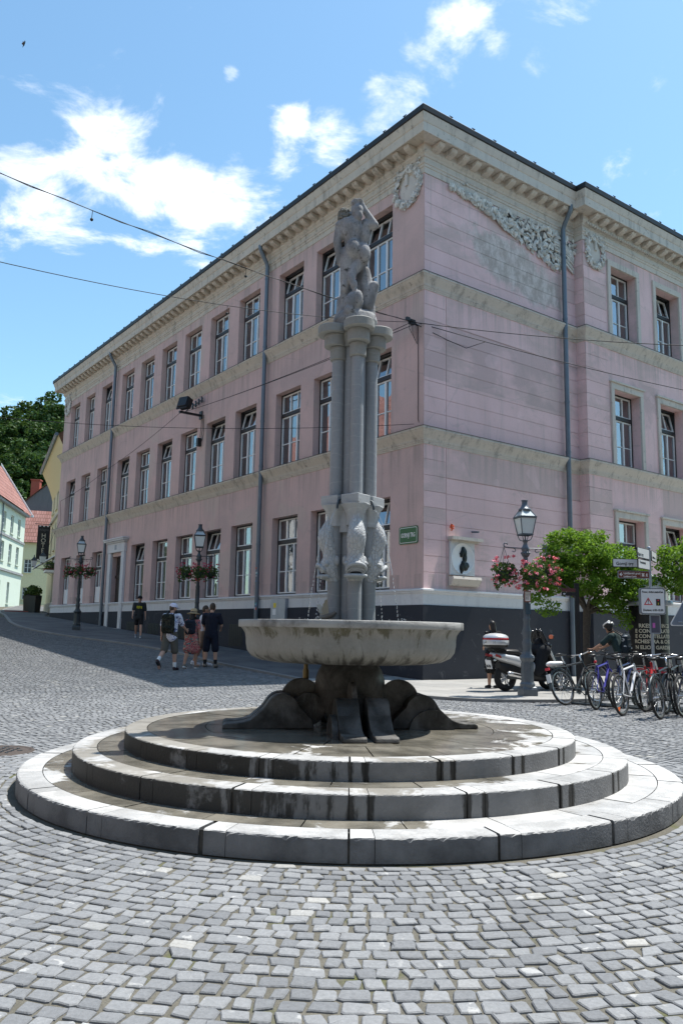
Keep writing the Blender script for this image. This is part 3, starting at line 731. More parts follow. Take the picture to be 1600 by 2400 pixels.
# spouts and falling water
t_ = NT("falling_water", .02, .5); t_.color((.9, .93, .95)); t_.b.inputs["Transmission Weight"].default_value = .85; t_.b.inputs["IOR"].default_value = 1.33; M_WATER = t_.m
for k in range(4):
    a = AX[k] + R(45); d = Vector((math.cos(a), math.sin(a), 0))
    pipe = [d*.13 + Vector((0, 0, 2.60)), d*.19 + Vector((0, 0, 2.622)), d*.235 + Vector((0, 0, 2.60)), d*.25 + Vector((0, 0, 2.55)), d*.255 + Vector((0, 0, 2.52))]
    sp = MB().tube(pipe, .011, 8).build("spout", M_IRON, fountain)
    st = [d*(.255 + .21*math.sqrt(max(0, i/30))*.9) + Vector((random.uniform(-.002, .002), random.uniform(-.002, .002), 2.52 - 1.13*(i/30)**1.0)) for i in range(31)]
    st = [d*(.256 + .30*(i/30)**.55) + Vector((random.uniform(-.003, .003), random.uniform(-.003, .003), 2.525 - 1.14*(i/30))) for i in range(31)]
    mb = MB(); mb.tube(st[:18], [.0035]*18, 6)
    for q in st[18:]:
        mb.sphere(q, (.0045, .0045, random.uniform(.008, .018)), 6, 5)
    for j in range(26):
        p = st[-1] + Vector((random.gauss(0, .07), random.gauss(0, .07), abs(random.gauss(0, .055)))); mb.sphere(p, random.uniform(.0025, .006), 6, 4)
    mb.build("water_stream", M_WATER, sp)

# statue: bearded man seen from behind, arms raised, leaning on a rough stump with a shell at his feet
st = MB(); Z0 = 4.40
def c_(p0, p1, r0, r1): st.cone(p0, p1, r0, r1, 12)
def e_(p, r_, rot=None): st.sphere(p, r_, 14, 10, rot)
fw_ = -1    # camera looks at the back: his back faces -y
# base block: flared foot
st.lathe([(0, 4.40), (.19, 4.40), (.215, 4.45), (.232, 4.50), (.215, 4.56), (.17, 4.60), (0, 4.62)], (-.005, .03, 0), 28, True, 1.0, .8)
# rough rock behind and to the right, stump with a knob
for p, q, ra, rb in [((.10, .05, 4.5), (.115, .05, 4.85), .085, .09), ((.11, .05, 4.85), (.085, .05, 5.06), .085, .062), ((.04, .07, 4.5), (.05, .08, 5.04), .09, .055), ((.125, .0, 4.66), (.185, -.01, 4.885), .062, .052), ((.15, .02, 4.48), (.14, .02, 4.8), .055, .055),
                     ((-.14, .06, 4.5), (-.15, .06, 4.74), .075, .05), ((-.10, .03, 4.48), (-.105, .04, 4.85), .085, .06), ((-.02, .08, 4.5), (-.02, .08, 4.9), .09, .06)]: c_(p, q, ra, rb)
# big shell at the foot
e_((-.027, -.075, 4.665), (.098, .08, .135), Euler((0, R(14), 0))); e_((-.06, -.10, 4.57), (.07, .06, .07)); e_((.02, -.12, 4.70), (.05, .045, .09))
# left leg straight down
c_((-.085, -.01, 5.20), (-.112, -.005, 4.94), .085, .060); c_((-.112, -.005, 4.95), (-.118, .015, 4.66), .055, .043); e_((-.112, -.03, 4.87), (.045, .045, .085))
# right thigh forward, shin crossing behind the left knee
c_((.05, -.0, 5.17), (-.035, -.05, 5.02), .075, .050); c_((-.035, -.055, 5.03), (-.055, -.085, 4.92), .046, .040); c_((-.055, -.085, 4.93), (-.015, -.10, 4.80), .040, .028); e_((-.025, -.10, 4.855), (.036, .036, .058))
# seat, hips, back
e_((-.035, -.06, 5.262), (.088, .085, .108)); e_((.075, -.055, 5.215), (.070, .078, .112)); e_((-.01, .0, 5.26), (.135, .09, .10)); e_((-.09, .0, 5.20), (.08, .08, .14))
c_((-.03, .0, 5.30), (-.05, -.005, 5.40), .088, .088); c_((-.05, -.005, 5.40), (-.065, .0, 5.52), .092, .118); e_((-.105, -.02, 5.49), (.075, .08, .12)); e_((-.02, -.03, 5.49), (.075, .07, .115)); e_((-.07, -.03, 5.565), (.125, .075, .06))
e_((-.105, -.075, 5.52), (.045, .025, .07)); e_((-.015, -.08, 5.51), (.045, .025, .075))
# right flank turning away under the raised arm
e_((.075, .02, 5.46), (.062, .085, .135), Euler((0, R(8), 0))); e_((.085, -.02, 5.53), (.045, .05, .085), Euler((0, R(12), 0))); e_((.06, .03, 5.34), (.055, .07, .09))
for k in range(4): c_((.075, -.055, 5.42+.032*k), (.122, -.02, 5.44+.034*k), .014, .012)
# left arm hangs straight down along the side
c_((-.180, .0, 5.535), (-.205, .005, 5.36), .052, .046); c_((-.205, .005, 5.36), (-.17, .02, 5.14), .044, .036); e_((-.178, -.01, 5.54), (.055, .055, .06))
# right arm raised, elbow out, hand over the head
c_((.085, -.0, 5.565), (.172, -.02, 5.553), .060, .046); c_((.182, -.02, 5.552), (.066, -.03, 5.725), .043, .032); c_((.066, -.03, 5.725), (.035, -.05, 5.775), .034, .030); e_((-.01, -.035, 5.775), (.062, .055, .048))
for i in range(5): c_((.055-.018*i, -.05, 5.785 + .010*(i % 2)), (.035-.018*i, -.09, 5.80), .013, .010)
# head thrown back, hair hanging
e_((-.002, -.02, 5.735), (.066, .07, .075)); e_((.0, -.065, 5.685), (.060, .05, .075)); e_((.012, -.085, 5.625), (.045, .035, .062)); c_((-.05, .0, 5.60), (-.01, -.01, 5.70), .065, .055); e_((-.03, -.05, 5.775), (.045, .045, .04))
c_((-.13, .01, 5.56), (-.12, .01, 5.66), .06, .06)
statue = blob("statue", st, .0085, M_STAT, fountain, 4)
mb = MB()
for j in range(150):
    w = Vector((random.gauss(0, 1), random.gauss(0, 1), random.gauss(0, 1))).normalized(); p = Vector((-.138, -.005, 5.647)) + Vector((w.x*.060, w.y*.07, w.z*.085)); mb.sphere(p, random.uniform(.010, .017), 7, 5)
mb.sphere((-.138, -.005, 5.647), (.058, .065, .08), 12, 8); mb.build("shell_wreath", m_stucco("mossy_carved_stone", (.26, .255, .23), (.17, .17, .15), (.05, .052, .04), .9), statue)
tag(statue, "stone statue of an unclothed man seen from behind with raised arm")
# ------------------------------------------------------------------ the pink corner building (local x = along the bright front, local y = along the street front)
school = empty("corner_building", CN, TH, "three storey dusky pink corner building with pale cornice and tall windows", "building")
UL = 32.83; XR = 16.5; XB = 7.05; PJ = .37
LU = [(1.45,3.08),(3.93,5.56),(6.37,8.0),(9.39,11.02),(11.86,13.49),(14.33,15.96),(16.84,18.45),(19.35,20.95),(21.85,23.45),(24.9,26.4),(27.5,28.95),(30.0,31.6)]
FLZ = [(2.56, 5.30), (7.18, 9.91), (11.80, 14.56)]
PV = [(8.58, 10.15), (11.4, 12.97), (14.2, 15.75)]
PZ = [(2.56, 5.32), (7.18, 9.86), (11.80, 14.40)]
def wall_sheet(mb, to3, a0, a1, z0, z1, holes, rev):
    As = sorted({a0, a1, *[h[0] for h in holes], *[h[1] for h in holes]}); Zs = sorted({z0, z1, *[h[2] for h in holes], *[h[3] for h in holes]})
    for i in range(len(As)-1):
        for j in range(len(Zs)-1):
            am, zm = (As[i]+As[i+1])/2, (Zs[j]+Zs[j+1])/2
            if any(h[0] < am < h[1] and h[2] < zm < h[3] for h in holes): continue
            mb.quad(*[to3(a, z, 0) for a, z in ((As[i], Zs[j]), (As[i+1], Zs[j]), (As[i+1], Zs[j+1]), (As[i], Zs[j+1]))])
    for (b0, b1, c0, c1) in holes:
        for (p, q) in (((b0, c0), (b1, c0)), ((b1, c0), (b1, c1)), ((b1, c1), (b0, c1)), ((b0, c1), (b0, c0))):
            mb.quad(to3(*p, 0), to3(*q, 0), to3(*q, rev), to3(*p, rev))
toL = lambda a, z, d: (d, a, z)
toR = lambda a, z, d: (a, d, z)
toP = lambda a, z, d: (a, -PJ + d, z)
DOOR = (21.95, 23.30, 1.26, 4.86)
holesL = []
for fi, (z0, z1) in enumerate(FLZ):
    for k, (a, b) in enumerate(LU):
        if fi == 0 and k == 8: holesL.append(DOOR); continue
        holesL.append((a, b, z0, z1))
mb = MB(); wall_sheet(mb, toL, 0, UL, 0.0, 15.8, holesL, .34)
mb.quad((0, UL, 0), (14, UL, 0), (14, UL, 15.8), (0, UL, 15.8)); mb.quad((14, UL, 0), (14, UL, 15.8), (14, 12, 15.8), (14, 12, 0))
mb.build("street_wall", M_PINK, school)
# bright front: sheet behind, proud bands in front
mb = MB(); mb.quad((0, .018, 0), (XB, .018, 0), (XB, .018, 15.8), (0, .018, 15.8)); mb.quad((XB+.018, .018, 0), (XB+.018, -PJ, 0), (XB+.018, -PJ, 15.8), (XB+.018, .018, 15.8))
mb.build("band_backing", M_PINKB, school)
mb = MB()
def bands(to3, a0, a1, z0, z1, n, g=.011, th=.013):
    h = (z1-z0)/n
    for i in range(n):
        zz0, zz1 = z0+i*h+g/2, z0+(i+1)*h-g/2
        vs = [to3(a, z, d) for d in (0, th) for a, z in ((a0, zz0), (a1, zz0), (a1, zz1), (a0, zz1))]
        mb.add(vs, [(0, 1, 2, 3), (0, 4, 5, 1), (1, 5, 6, 2), (2, 6, 7, 3), (3, 7, 4, 0)])
toRet = lambda a, z, d: (XB + d, -PJ + a, z)
for to3, sp in ((toR, [(0, XB)]), (toRet, [(0, PJ)]), (toP, [(XB, 8.32)])):
    for a0, a1 in sp:
        bands(to3, a0, a1, 11.75, 14.93, 7)
        if to3 is toR:
            bands(to3, 0, .87, 7.15, 11.30, 9); bands(to3, .886, a1, 7.15, 10.37, 7)
            bands(to3, .886, a1, 10.385, 11.30, 1)
            bands(to3, 0, .87, 2.55, 6.68, 9); bands(to3, .886, a1, 2.55, 5.75, 7); bands(to3, .886, a1, 5.765, 6.68, 1)
        else:
            bands(to3, a0, a1, 7.15, 11.30, 9); bands(to3, a0, a1, 2.55, 6.68, 9)
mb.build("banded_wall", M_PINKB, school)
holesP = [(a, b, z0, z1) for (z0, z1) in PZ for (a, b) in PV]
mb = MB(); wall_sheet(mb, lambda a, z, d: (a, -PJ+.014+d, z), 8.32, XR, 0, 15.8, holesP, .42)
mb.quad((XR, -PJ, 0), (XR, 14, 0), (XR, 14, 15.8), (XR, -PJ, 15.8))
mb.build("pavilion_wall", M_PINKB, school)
# dim rooms behind the panes
mb = MB()
mb.quad((2.6, .3, 0), (2.6, UL-.3, 0), (2.6, UL-.3, 15.6), (2.6, .3, 15.6)); mb.quad((.4, 2.4, 0), (XR-.3, 2.4, 0), (XR-.3, 2.4, 15.6), (.4, 2.4, 15.6))
for z in (1.2, 6.2, 6.5, 10.9, 11.1, 15.4):
    mb.quad((.35, .35, z), (2.6, .35, z), (2.6, UL-.3, z), (.35, UL-.3, z)); mb.quad((2.6, .1, z), (XR-.3, .1, z), (XR-.3, 2.4, z), (2.6, 2.4, z))
for u in [q for q in (3.5, 8.7, 11.4, 16.4, 21.4, 24.2, 29.4)]: mb.quad((.35, u, 0), (2.6, u, 0), (2.6, u, 15.4), (.35, u, 15.4))
mb.build("room_wall", M_ROOM, school)

def moulding(mb, path, prof, pre=None, post=None):
    """pre / post: neighbouring points, so that two runs meet in a mitre"""
    full = ([pre] if pre else []) + list(path) + ([post] if post else []); i0 = 1 if pre else 0; m_ = len(path); path = full; n = len(path); nr = []
    for i in range(n-1):
        d = (Vector(path[i+1]) - Vector(path[i])).normalized(); nr.append(Vector((d.y, -d.x)))
    off = []
    for i in range(n):
        if i == 0: off.append(nr[0])
        elif i == n-1: off.append(nr[-1])
        else: a, b = nr[i-1], nr[i]; off.append((a+b)/(1+a.dot(b)))
    path, off, n = path[i0:i0+m_], off[i0:i0+m_], m_
    k = len(prof); b0 = len(mb.v)
    for i in range(n):
        for o, z in prof: mb.v.append((path[i][0]+off[i].x*o, path[i][1]+off[i].y*o, z))
    for i in range(n-1):
        for j in range(k-1):
            mb.f.append((b0+i*k+j, b0+(i+1)*k+j, b0+(i+1)*k+j+1, b0+i*k+j+1)); mb.sm.append(False)
    return mb
PATH = [(3, UL), (0, UL), (0, 0), (XB, 0), (XB, -PJ), (XR, -PJ), (XR, 6)]
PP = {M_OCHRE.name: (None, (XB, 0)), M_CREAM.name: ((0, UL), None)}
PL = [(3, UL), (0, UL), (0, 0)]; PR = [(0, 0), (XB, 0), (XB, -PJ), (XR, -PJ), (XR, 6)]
def ledge(z, s=1.0):
    return [(-.02, z+.04), (.225*s, z), (.23*s, z-.06), (.205*s, z-.075), (.20*s, z-.105), (.145*s, z-.18), (.085*s, z-.27), (.06*s, z-.32), (.06*s, z-.35), (.04, z-.355), (.04, z-.40), (.022, z-.41), (.022, z-.45), (-.03, z-.46)]
for z in (7.106, 11.72):
    for pth, mt in ((PL, M_OCHRE), (PR, M_CREAM)): moulding(MB(), pth, ledge(z), *PP[mt.name]).build("string_course", mt, school)
    moulding(MB(), PATH, [(-.01, z+.055), (.235, z+.012), (.238, z-.004)]).build("sheet_flashing", M_ROOFD, school)
moulding(MB(), PATH, [(-.02, 2.56), (.105, 2.535), (.11, 2.49), (.085, 2.47), (.075, 2.43), (.055, 2.41), (.05, 2.39), (.05, 2.09), (-.02, 2.09)]).build("base_band", M_WHITEB, school)
moulding(MB(), [(3, UL), (0, UL), (0, 0), (XB, 0), (XB, -PJ), (XR, -PJ)], [(-.02, 2.10), (.075, 2.095), (.08, 2.08), (.08, -.4)]).build("plinth", M_PLINTH, school)
# frieze, bed mouldings, soffit, fascia
for pth, mt in ((PL, M_OCHRE), (PR, M_CREAM)):
    moulding(MB(), pth, [(-.02, 14.935), (.02, 14.94), (.022, 15.12), (.045, 15.13), (.05, 15.20), (.075, 15.215), (.08, 15.27), (.03, 15.275), (.03, 15.43), (.06, 15.45), (.075, 15.50), (.13, 15.56), (.14, 15.60), (.14, 15.80), (.545, 15.815), (.55, 15.80), (.555, 15.815), (.555, 16.09), (.575, 16.11), (.60, 16.19), (.635, 16.30), (.64, 16.345), (.2, 16.35)], *PP[mt.name]).build("cornice", mt, school)
bracket = [(0, 15.60), (.36, 15.64), (.37, 15.665), (.33, 15.70), (.37, 15.73), (.38, 15.79), (0, 15.79)]
bracket = [(.14, 15.615), (.24, 15.625), (.36, 15.665), (.43, 15.71), (.455, 15.75), (.475, 15.76), (.475, 15.795), (.14, 15.795)]
for mt, rng_, f in ((M_OCHRE, np.arange(.33, UL-.2, .508), lambda a: (lambda o, z, w: (-o, a+w, z))), (M_CREAM, np.arange(.30, XB-.3, .525), lambda a: (lambda o, z, w: (a+w, -o, z))), (M_CREAM, np.arange(XB+.33, XR, .525), lambda a: (lambda o, z, w: (a+w, -PJ-o, z)))):
    mb = MB()
    for a in rng_: mb.prism(bracket, f(a), -.115, .115)
    mb.build("bracket_row", mt, school)
mb = MB()
for a in np.arange(XB+.12, XR, .135): mb.sphere((a, -PJ-.15, 15.51), (.05, .045, .06), 8, 6)
mb.build("egg_moulding", M_CREAM, school)
mb = moulding(MB(), PATH, [(.56, 16.355), (.66, 16.35), (.675, 16.37), (.68, 16.53), (.67, 16.545), (.60, 16.54), (.50, 16.60)])
for a in np.arange(.2, UL, .95): mb.cbox((-.60, a, 16.57), (.10, .02, .09)); mb.cbox((-.62, a, 16.63), (.02, .14, .02))
for a in np.arange(.5, XR, .95):
    y = -.60 if a < XB-.7 else -PJ-.60
    mb.cbox((a, y, 16.57), (.02, .10, .09)); mb.cbox((a, y-.02, 16.63), (.14, .02, .02))
mb.build("gutter", M_ROOFD, school)
rf = MB(); e = [(-.55, -.55), (XB-.55, -.55), (XB-.55, -PJ-.55), (XR+.55, -PJ-.55), (XR+.55, UL+.55), (-.55, UL+.55)]; i_ = [(6, 6), (XB, 6), (XB, 6), (XR-5, 6), (XR-5, UL-6), (6, UL-6)]
for k in range(6):
    a, b = e[k], e[(k+1) % 6]; c, d = i_[k], i_[(k+1) % 6]; rf.quad((*a, 16.56), (*b, 16.56), (*d, 18.4), (*c, 18.4))
rf.quad(*[(*p, 18.4) for p in i_]); rf.build("roof", M_ROOFD, school)
MB().tube([(3.0, 13.4, 16.5), (3.0, 13.4, 18.9)], .05, 8).tube([(2.86, 13.4, 18.9), (3.14, 13.4, 18.9)], .05, 6).build("vent_pipe", M_ROOFD, school)

# ---- windows: black frame > white casements > panes (> blind)
def make_window(w, h, th, tilt, blind=0, dep=.30):
    """origin bottom-left of the opening, x along, y inwards"""
    f = MB(); y0, y1 = dep-.05, dep+.06; zt = h - th
    for a, b in (((0, y0, 0), (.05, y1, h)), ((w-.05, y0, 0), (w, y1, h)), ((.05, y0, h-.05), (w-.05, y1, h)), ((.05, y0, 0), (w-.05, y1, .05)), ((.05, y0-.03, zt-.065), (w-.05, y1, zt+.065))): f.box(a, b)
    fr = f.build("window", M_DARKW)
    x0, x1 = .06, w-.06; t = .042; ys0, ys1 = dep-.035, dep+.015
    L = x1-x0; cs = [x0, x0+L*.36, x0+L*.66, x1]
    lo = MB(); za, zb_ = .06, zt-.075; zm = za + (zb_-za)*.44
    lo.box((x0, ys0, za), (x1, ys1, za+t)); lo.box((x0, ys0, zb_-t), (x1, ys1, zb_)); lo.box((x0, ys0, za+t), (x0+t, ys1, zb_-t)); lo.box((x1-t, ys0, za+t), (x1, ys1, zb_-t))
    for c in cs[1:3]: lo.box((c-.035, ys0-.012, za+t), (c+.035, ys1, zb_-t))
    lo.box((x0+t, ys0+.01, zm-.014), (x1-t, ys1-.01, zm+.014))
    ls = lo.build("casement", M_SASH, fr)
    MB().quad((x0+.01, ys1-.012, za+.01), (x1-.01, ys1-.012, za+.01), (x1-.01, ys1-.012, zb_-.01), (x0+.01, ys1-.012, zb_-.01)).build("pane", M_GLASS, fr)
    up_ = MB(); hh = th - .065 - .06
    up_.box((x0, -.025, 0), (x1, .025, t)); up_.box((x0, -.025, hh-t), (x1, .025, hh)); up_.box((x0, -.025, t), (x0+t, .025, hh-t)); up_.box((x1-t, -.025, t), (x1, .025, hh-t))
    for c in cs[1:3]: up_.box((c-.022, -.025, t), (c+.022, .025, hh-t))
    us = up_.build("casement", M_SASH, fr); us.location = (0, dep-.008, zt+.07)
    pn = MB().quad((x0+.01, .012, .01), (x1-.01, .012, .01), (x1-.01, .012, hh-.01), (x0+.01, .012, hh-.01)).build("pane", M_GLASS, fr); pn.location = us.location
    if tilt:
        us.rotation_euler = pn.rotation_euler = (-R(tilt), 0, 0)
    if blind:
        zb2 = h - blind*h; m = MB(); n = 18
        for i in range(n):
            xa, xb = x0+L*i/n, x0+L*(i+1)/n; m.quad((xa, dep+.16+.012*(i % 2), zb2), (xb, dep+.16+.012*((i+1) % 2), zb2), (xb, dep+.16+.012*((i+1) % 2), h-.05), (xa, dep+.16+.012*(i % 2), h-.05))
        m.build("blind", M_BLIND, fr)
    return fr
def place_win(src, first, to_left, a0, a1, z, off=0):
    o = src if first else copy_tree(src)
    o.parent = school
    if to_left: o.location = (off, a1, z); o.rotation_euler = (0, 0, -math.pi/2)
    else: o.location = (a0, off, z); o.rotation_euler = (0, 0, 0)
    return o
TILT = {(2, 0), (2, 1), (2, 2), (2, 9), (1, 0), (1, 3), (1, 4), (1, 6), (1, 8), (1, 11), (0, 0), (0, 4), (0, 7)}
BL = {(1, 2): .45, (0, 2): .30, (0, 3): .5, (0, 5): .25, (1, 9): .55, (1, 10): .5, (0, 6): .2, (2, 6): .18, (2, 3): .38, (2, 8): .25, (1, 5): .3, (1, 7): .62, (2, 10): .5, (1, 1): .2, (0, 10): .35, (2, 4): .12}
protos = {}
for fi, (z0, z1) in enumerate(FLZ):
    for k, (a, b) in enumerate(LU):
        if fi == 0 and k == 8: continue
        w = round((b-a)*20)/20; ti = 13 if (fi, k) in TILT else 0; bl = BL.get((fi, k), 0); key = (fi, w, ti, bl)
        if key not in protos: protos[key] = make_window(b-a, z1-z0, .80 if fi else .86, ti, bl); o = place_win(protos[key], True, True, a, b, z0)
        else: o = place_win(protos[key], False, True, a, b, z0); o.scale = ((b-a)/w, 1, 1)
for fi, (z0, z1) in enumerate(PZ):
    for k, (a, b) in enumerate(PV):
        ti = 12 if k == 1 else 0; bl = .33 if (fi == 0 and k == 0) else (.2 if (fi, k) == (1, 1) else 0)
        o = make_window(b-a, z1-z0, .86, ti, bl, .38); place_win(o, True, False, a, b, z0, -PJ+.014)
        # stone surround
        mb = MB(); s0, s1 = a-.18, b+.18; f0 = -PJ-.055
        for q0, q1 in (((s0, f0, z0), (a, -PJ+.02, z1)), ((b, f0, z0), (s1, -PJ+.02, z1)), ((s0, f0, z1), (s1, -PJ+.02, z1+.22))): mb.box(q0, q1)
        if fi < 2: mb.box((s0-.05, f0-.05, z1+.22), (s1+.05, -PJ+.02, z1+.29))
        bevel(mb.build("window_surround", M_CREAM, o), .012); 
        sr = [c for c in o.children if c.name.startswith("window_surround")][0]; sr.matrix_parent_inverse = Matrix.Translation((-a, PJ-.014, -z0))
# white lower panels in the three farthest ground floor windows
for (a, b) in LU[9:]:
    MB().box((.268, a+.07, 2.60), (.30, b-.07, 3.45)).build("window_panel", M_WHITE, school)
# basement grilles
for u0, u1, za, zb_ in ((9.72, 10.75, .72, 1.52), (17.15, 18.3, 1.06, 1.52), (19.72, 20.83, 1.2, 1.6), (14.4, 15.4, .9, 1.45)):
    g = MB().box((-.083, u0, za), (-.06, u1, zb_)).build("basement_opening", M_BLACK, school)
    mb = MB()
    for k in range(7): u = u0+(u1-u0)*(k+.5)/7; mb.tube([(-.095, u, za), (-.095, u, zb_)], .008, 5)
    mb.build("grille", M_IRON, g)

# ---- door with its portal
port = MB()
for a, b in (((-.13, 21.55, 1.22), (.0, 21.93, 5.05)), ((-.13, 23.32, 1.22), (.0, 23.70, 5.05)), ((-.17, 21.50, 1.22), (.0, 21.55, 1.75)),
             ((-.15, 21.50, 5.05), (.0, 23.75, 5.52)), ((-.21, 21.42, 5.52), (.0, 23.83, 5.60)), ((-.30, 21.32, 5.60), (.0, 23.93, 5.68)), ((-.34, 21.28, 5.68), (.0, 23.97, 5.75))): port.box(a, b)
pt = bevel(port.build("door_portal", M_WHITEB, school), .015)
MB().box((-.158, 22.5, 5.18), (-.151, 22.75, 5.42)).build("house_number_plate", plain("grey_enamel", (.25, .27, .3), .4), pt)
dl = MB().box((.22, 21.95, 1.26), (.30, 23.30, 4.86)); door = dl.build("door", M_WOOD, school)
mb = MB(); mb.box((.16, 21.95, 3.78), (.22, 23.30, 3.92))
for s0, s1 in ((22.0, 22.6), (22.65, 23.25)):
    for za, zb_ in ((1.4, 2.1), (2.2, 3.0), (3.08, 3.7)): mb.box((.19, s0+.08, za), (.22, s1-.08, zb_))
mb.build("door_leaf", M_WOOD, door); MB().tube([(.12, 22.66, 2.25), (.12, 22.66, 2.5)], .02, 8).build("handle", M_IRONL, door)
mb = MB()
for k in range(4): u = 22.0+.31*k; mb.tube([(.2, u+.1, 3.92), (.2, u+.1, 4.84)], .012, 6)
mb.tube([(.2, 21.97, 4.4), (.2, 23.28, 4.4)], .012, 6); mb.build("fanlight_bars", M_IRON, door)
MB().box((-.35, 21.55, gzu(22.3)-.1), (.2, 23.75, 1.27)).build("door_step", M_CREAM, school)

# ---- rain pipes
def pipe(mb, axis, a, zb_, off, top=True):
    P = (lambda d, z, s=0: (d, a+s, z)) if axis == 'L' else (lambda d, z, s=0: (a+s, d, z))
    mb.tube([P(-off-.34, 15.86), P(-off-.34, 15.72), P(-off-.28, 15.60), P(-off-.06, 15.25), P(-off, 15.10), P(-off, 14.9), P(-off, zb_)], .078, 14)
    for z in (14.6, 11.9, 9.0, 7.3, 4.4, 3.0):
        mb.tube([P(-off, z-.035), P(-off, z+.035)], .088, 14)
    return mb
for a in (8.64, 24.10):
    p = pipe(MB(), 'L', a, gzu(a)+.05, .165).build("downpipe", M_PIPE, school)
pr = pipe(MB(), 'R', 6.27, .05, .165).build("downpipe", M_PIPE, school)
# stickers on the lower pipe near the lamp
STK = [plain("blue_sticker", (.05, .16, .35), .5), plain("white_sticker", (.6, .62, .62), .5), plain("teal_sticker", (.08, .3, .33), .5), plain("red_sticker", (.45, .08, .06), .5)]
pl_ = [c for c in school.children if c.name.startswith("downpipe")][0]
for k in range(22):
    z = random.uniform(1.0, 3.5) if k < 16 else random.uniform(.7, 2.2); a0 = random.uniform(2.2, 4.4)
    mb = MB(); h = random.uniform(.04, .1); w = random.uniform(.3, .9)
    mb.lathe([(.0805, z), (.0805, z+h)], (-.165, 8.64, 0), 6, True, a0=a0, a1=a0+w); mb.build("sticker", STK[k % 4 if k % 5 else 1], pl_)

# ---- wreath medallions and the garland
def leafy(mb, c, out, ax, n, fn, size):
    """pointed, ridged stucco leaves lying over one another"""
    A, O, C_ = Vector(ax), Vector(out), Vector(c); Z = Vector((0, 0, 1))
    for _ in range(n):
        a, z, s = fn(); d = random.uniform(.012, .10); w = random.uniform(0, 2*math.pi) if random.random() < .45 else random.gauss(-1.2, .7)
        L = (A*math.cos(w) + Z*math.sin(w) + O*random.gauss(0, .28)).normalized(); N = (O + A*random.gauss(0, .35) + Z*random.gauss(0, .35)); N = (N - L*N.dot(L)).normalized(); B = N.cross(L)
        p = C_ + A*a + Z*z + O*d; l = size*s*random.uniform(.9, 1.35); b = l*random.uniform(.42, .62)
        vs = [p - L*l*.8, p - L*l*.25 + B*b - N*.012, p + L*l*.35 + B*b*.8 - N*.01, p + L*l, p + L*l*.35 - B*b*.8 - N*.01, p - L*l*.25 - B*b - N*.012, p - L*l*.2 + N*l*.20, p + L*l*.4 + N*l*.16, p - N*.05]
        mb.add(vs, [(0, 6, 1), (1, 6, 7, 2), (2, 7, 3), (3, 7, 4), (4, 7, 6, 5), (5, 6, 0), (0, 1, 8), (1, 2, 8), (2, 3, 8), (3, 4, 8), (4, 5, 8), (5, 0, 8)])
def medallion(c, out, ax, hw, hh):
    mb = MB()
    def ring():
        w = random.uniform(0, 2*math.pi); k = random.uniform(.74, 1.0); return hw*k*math.cos(w), hh*k*math.sin(w)*(1 if math.sin(w) < 0 else .92), random.uniform(.8, 1.3)
    leafy(mb, c, out, ax, 260, ring, .085)
    def crown(): return random.uniform(-hw*1.05, hw*1.05), hh*random.uniform(.72, 1.05), random.uniform(.6, 1.0)
    leafy(mb, c, out, ax, 60, crown, .07)
    m = mb.build("wreath", M_RELIEF, school)
    b = MB(); n = 28; A, O = Vector(ax), Vector(out); C_ = Vector(c)
    vs = [C_ + O*.06] + [C_ + A*(hw*.62*math.cos(2*math.pi*k/n)) + Vector((0, 0, hh*.66*math.sin(2*math.pi*k/n))) + O*.012 for k in range(n)]
    b.add(vs, [(0, 1+k, 1+(k+1) % n) for k in range(n)], True); b.cbox(C_ + Vector((0, 0, hh*.32)) + O*.05, (.11, .11, hh*.55)); b.build("shield", M_CREAM, m)
medallion((0, .72, 14.78), (-1, 0, 0), (0, 1, 0), .60, .66)
medallion((0, 32.15, 14.78), (-1, 0, 0), (0, 1, 0), .52, .66)
medallion((7.70, -PJ, 14.66), (0, -1, 0), (1, 0, 0), .55, .62)
def gar():
    while True:
        v = random.uniform(1.0, 7.0); top = 14.93 - .06*math.sin((v-1)*1.0)
        bot = 14.80 - (v-1.0)*.135 - max(0, v-2.2)*.145 if v < 6.0 else 13.65 + (v-6.0)*.55
        z = random.uniform(min(bot, top), top)
        return v, z - 14, random.uniform(.75, 1.25)
mb = MB(); leafy(mb, (0, 0, 14), (0, -1, 0), (1, 0, 0), 560, gar, .115)
for k in range(16):
    z = random.uniform(13.9, 14.8); mb.tube([(5.9, -.06, z), (6.5, -.09, z-.05), (6.95, -.05, z-.25)], .028, 6)
rl_ = MB(); leafy(rl_, (1.55, 0, 15.17), (0, -1, 0), (1, 0, 0), 7, lambda: (random.uniform(-.2, .2), random.uniform(-.05, .05), .9), .07); rl_.build("relief_fragment", M_RELIEF, school)
ga_ = mb.build("garland", M_RELIEF, school)
MB().add([(1.15, -.004, 14.86), (2.2, -.004, 14.66), (4.2, -.004, 14.15), (6.0, -.004, 13.78), (6.9, -.004, 14.2), (6.95, -.004, 14.85), (4, -.004, 14.9)], [tuple(range(7))]).build("garland_shade_backing", plain("shade_dark_relief_ground", (.17, .155, .14), .95, var=.3), ga_)  # dark sheet painted in for the shade between the leaves
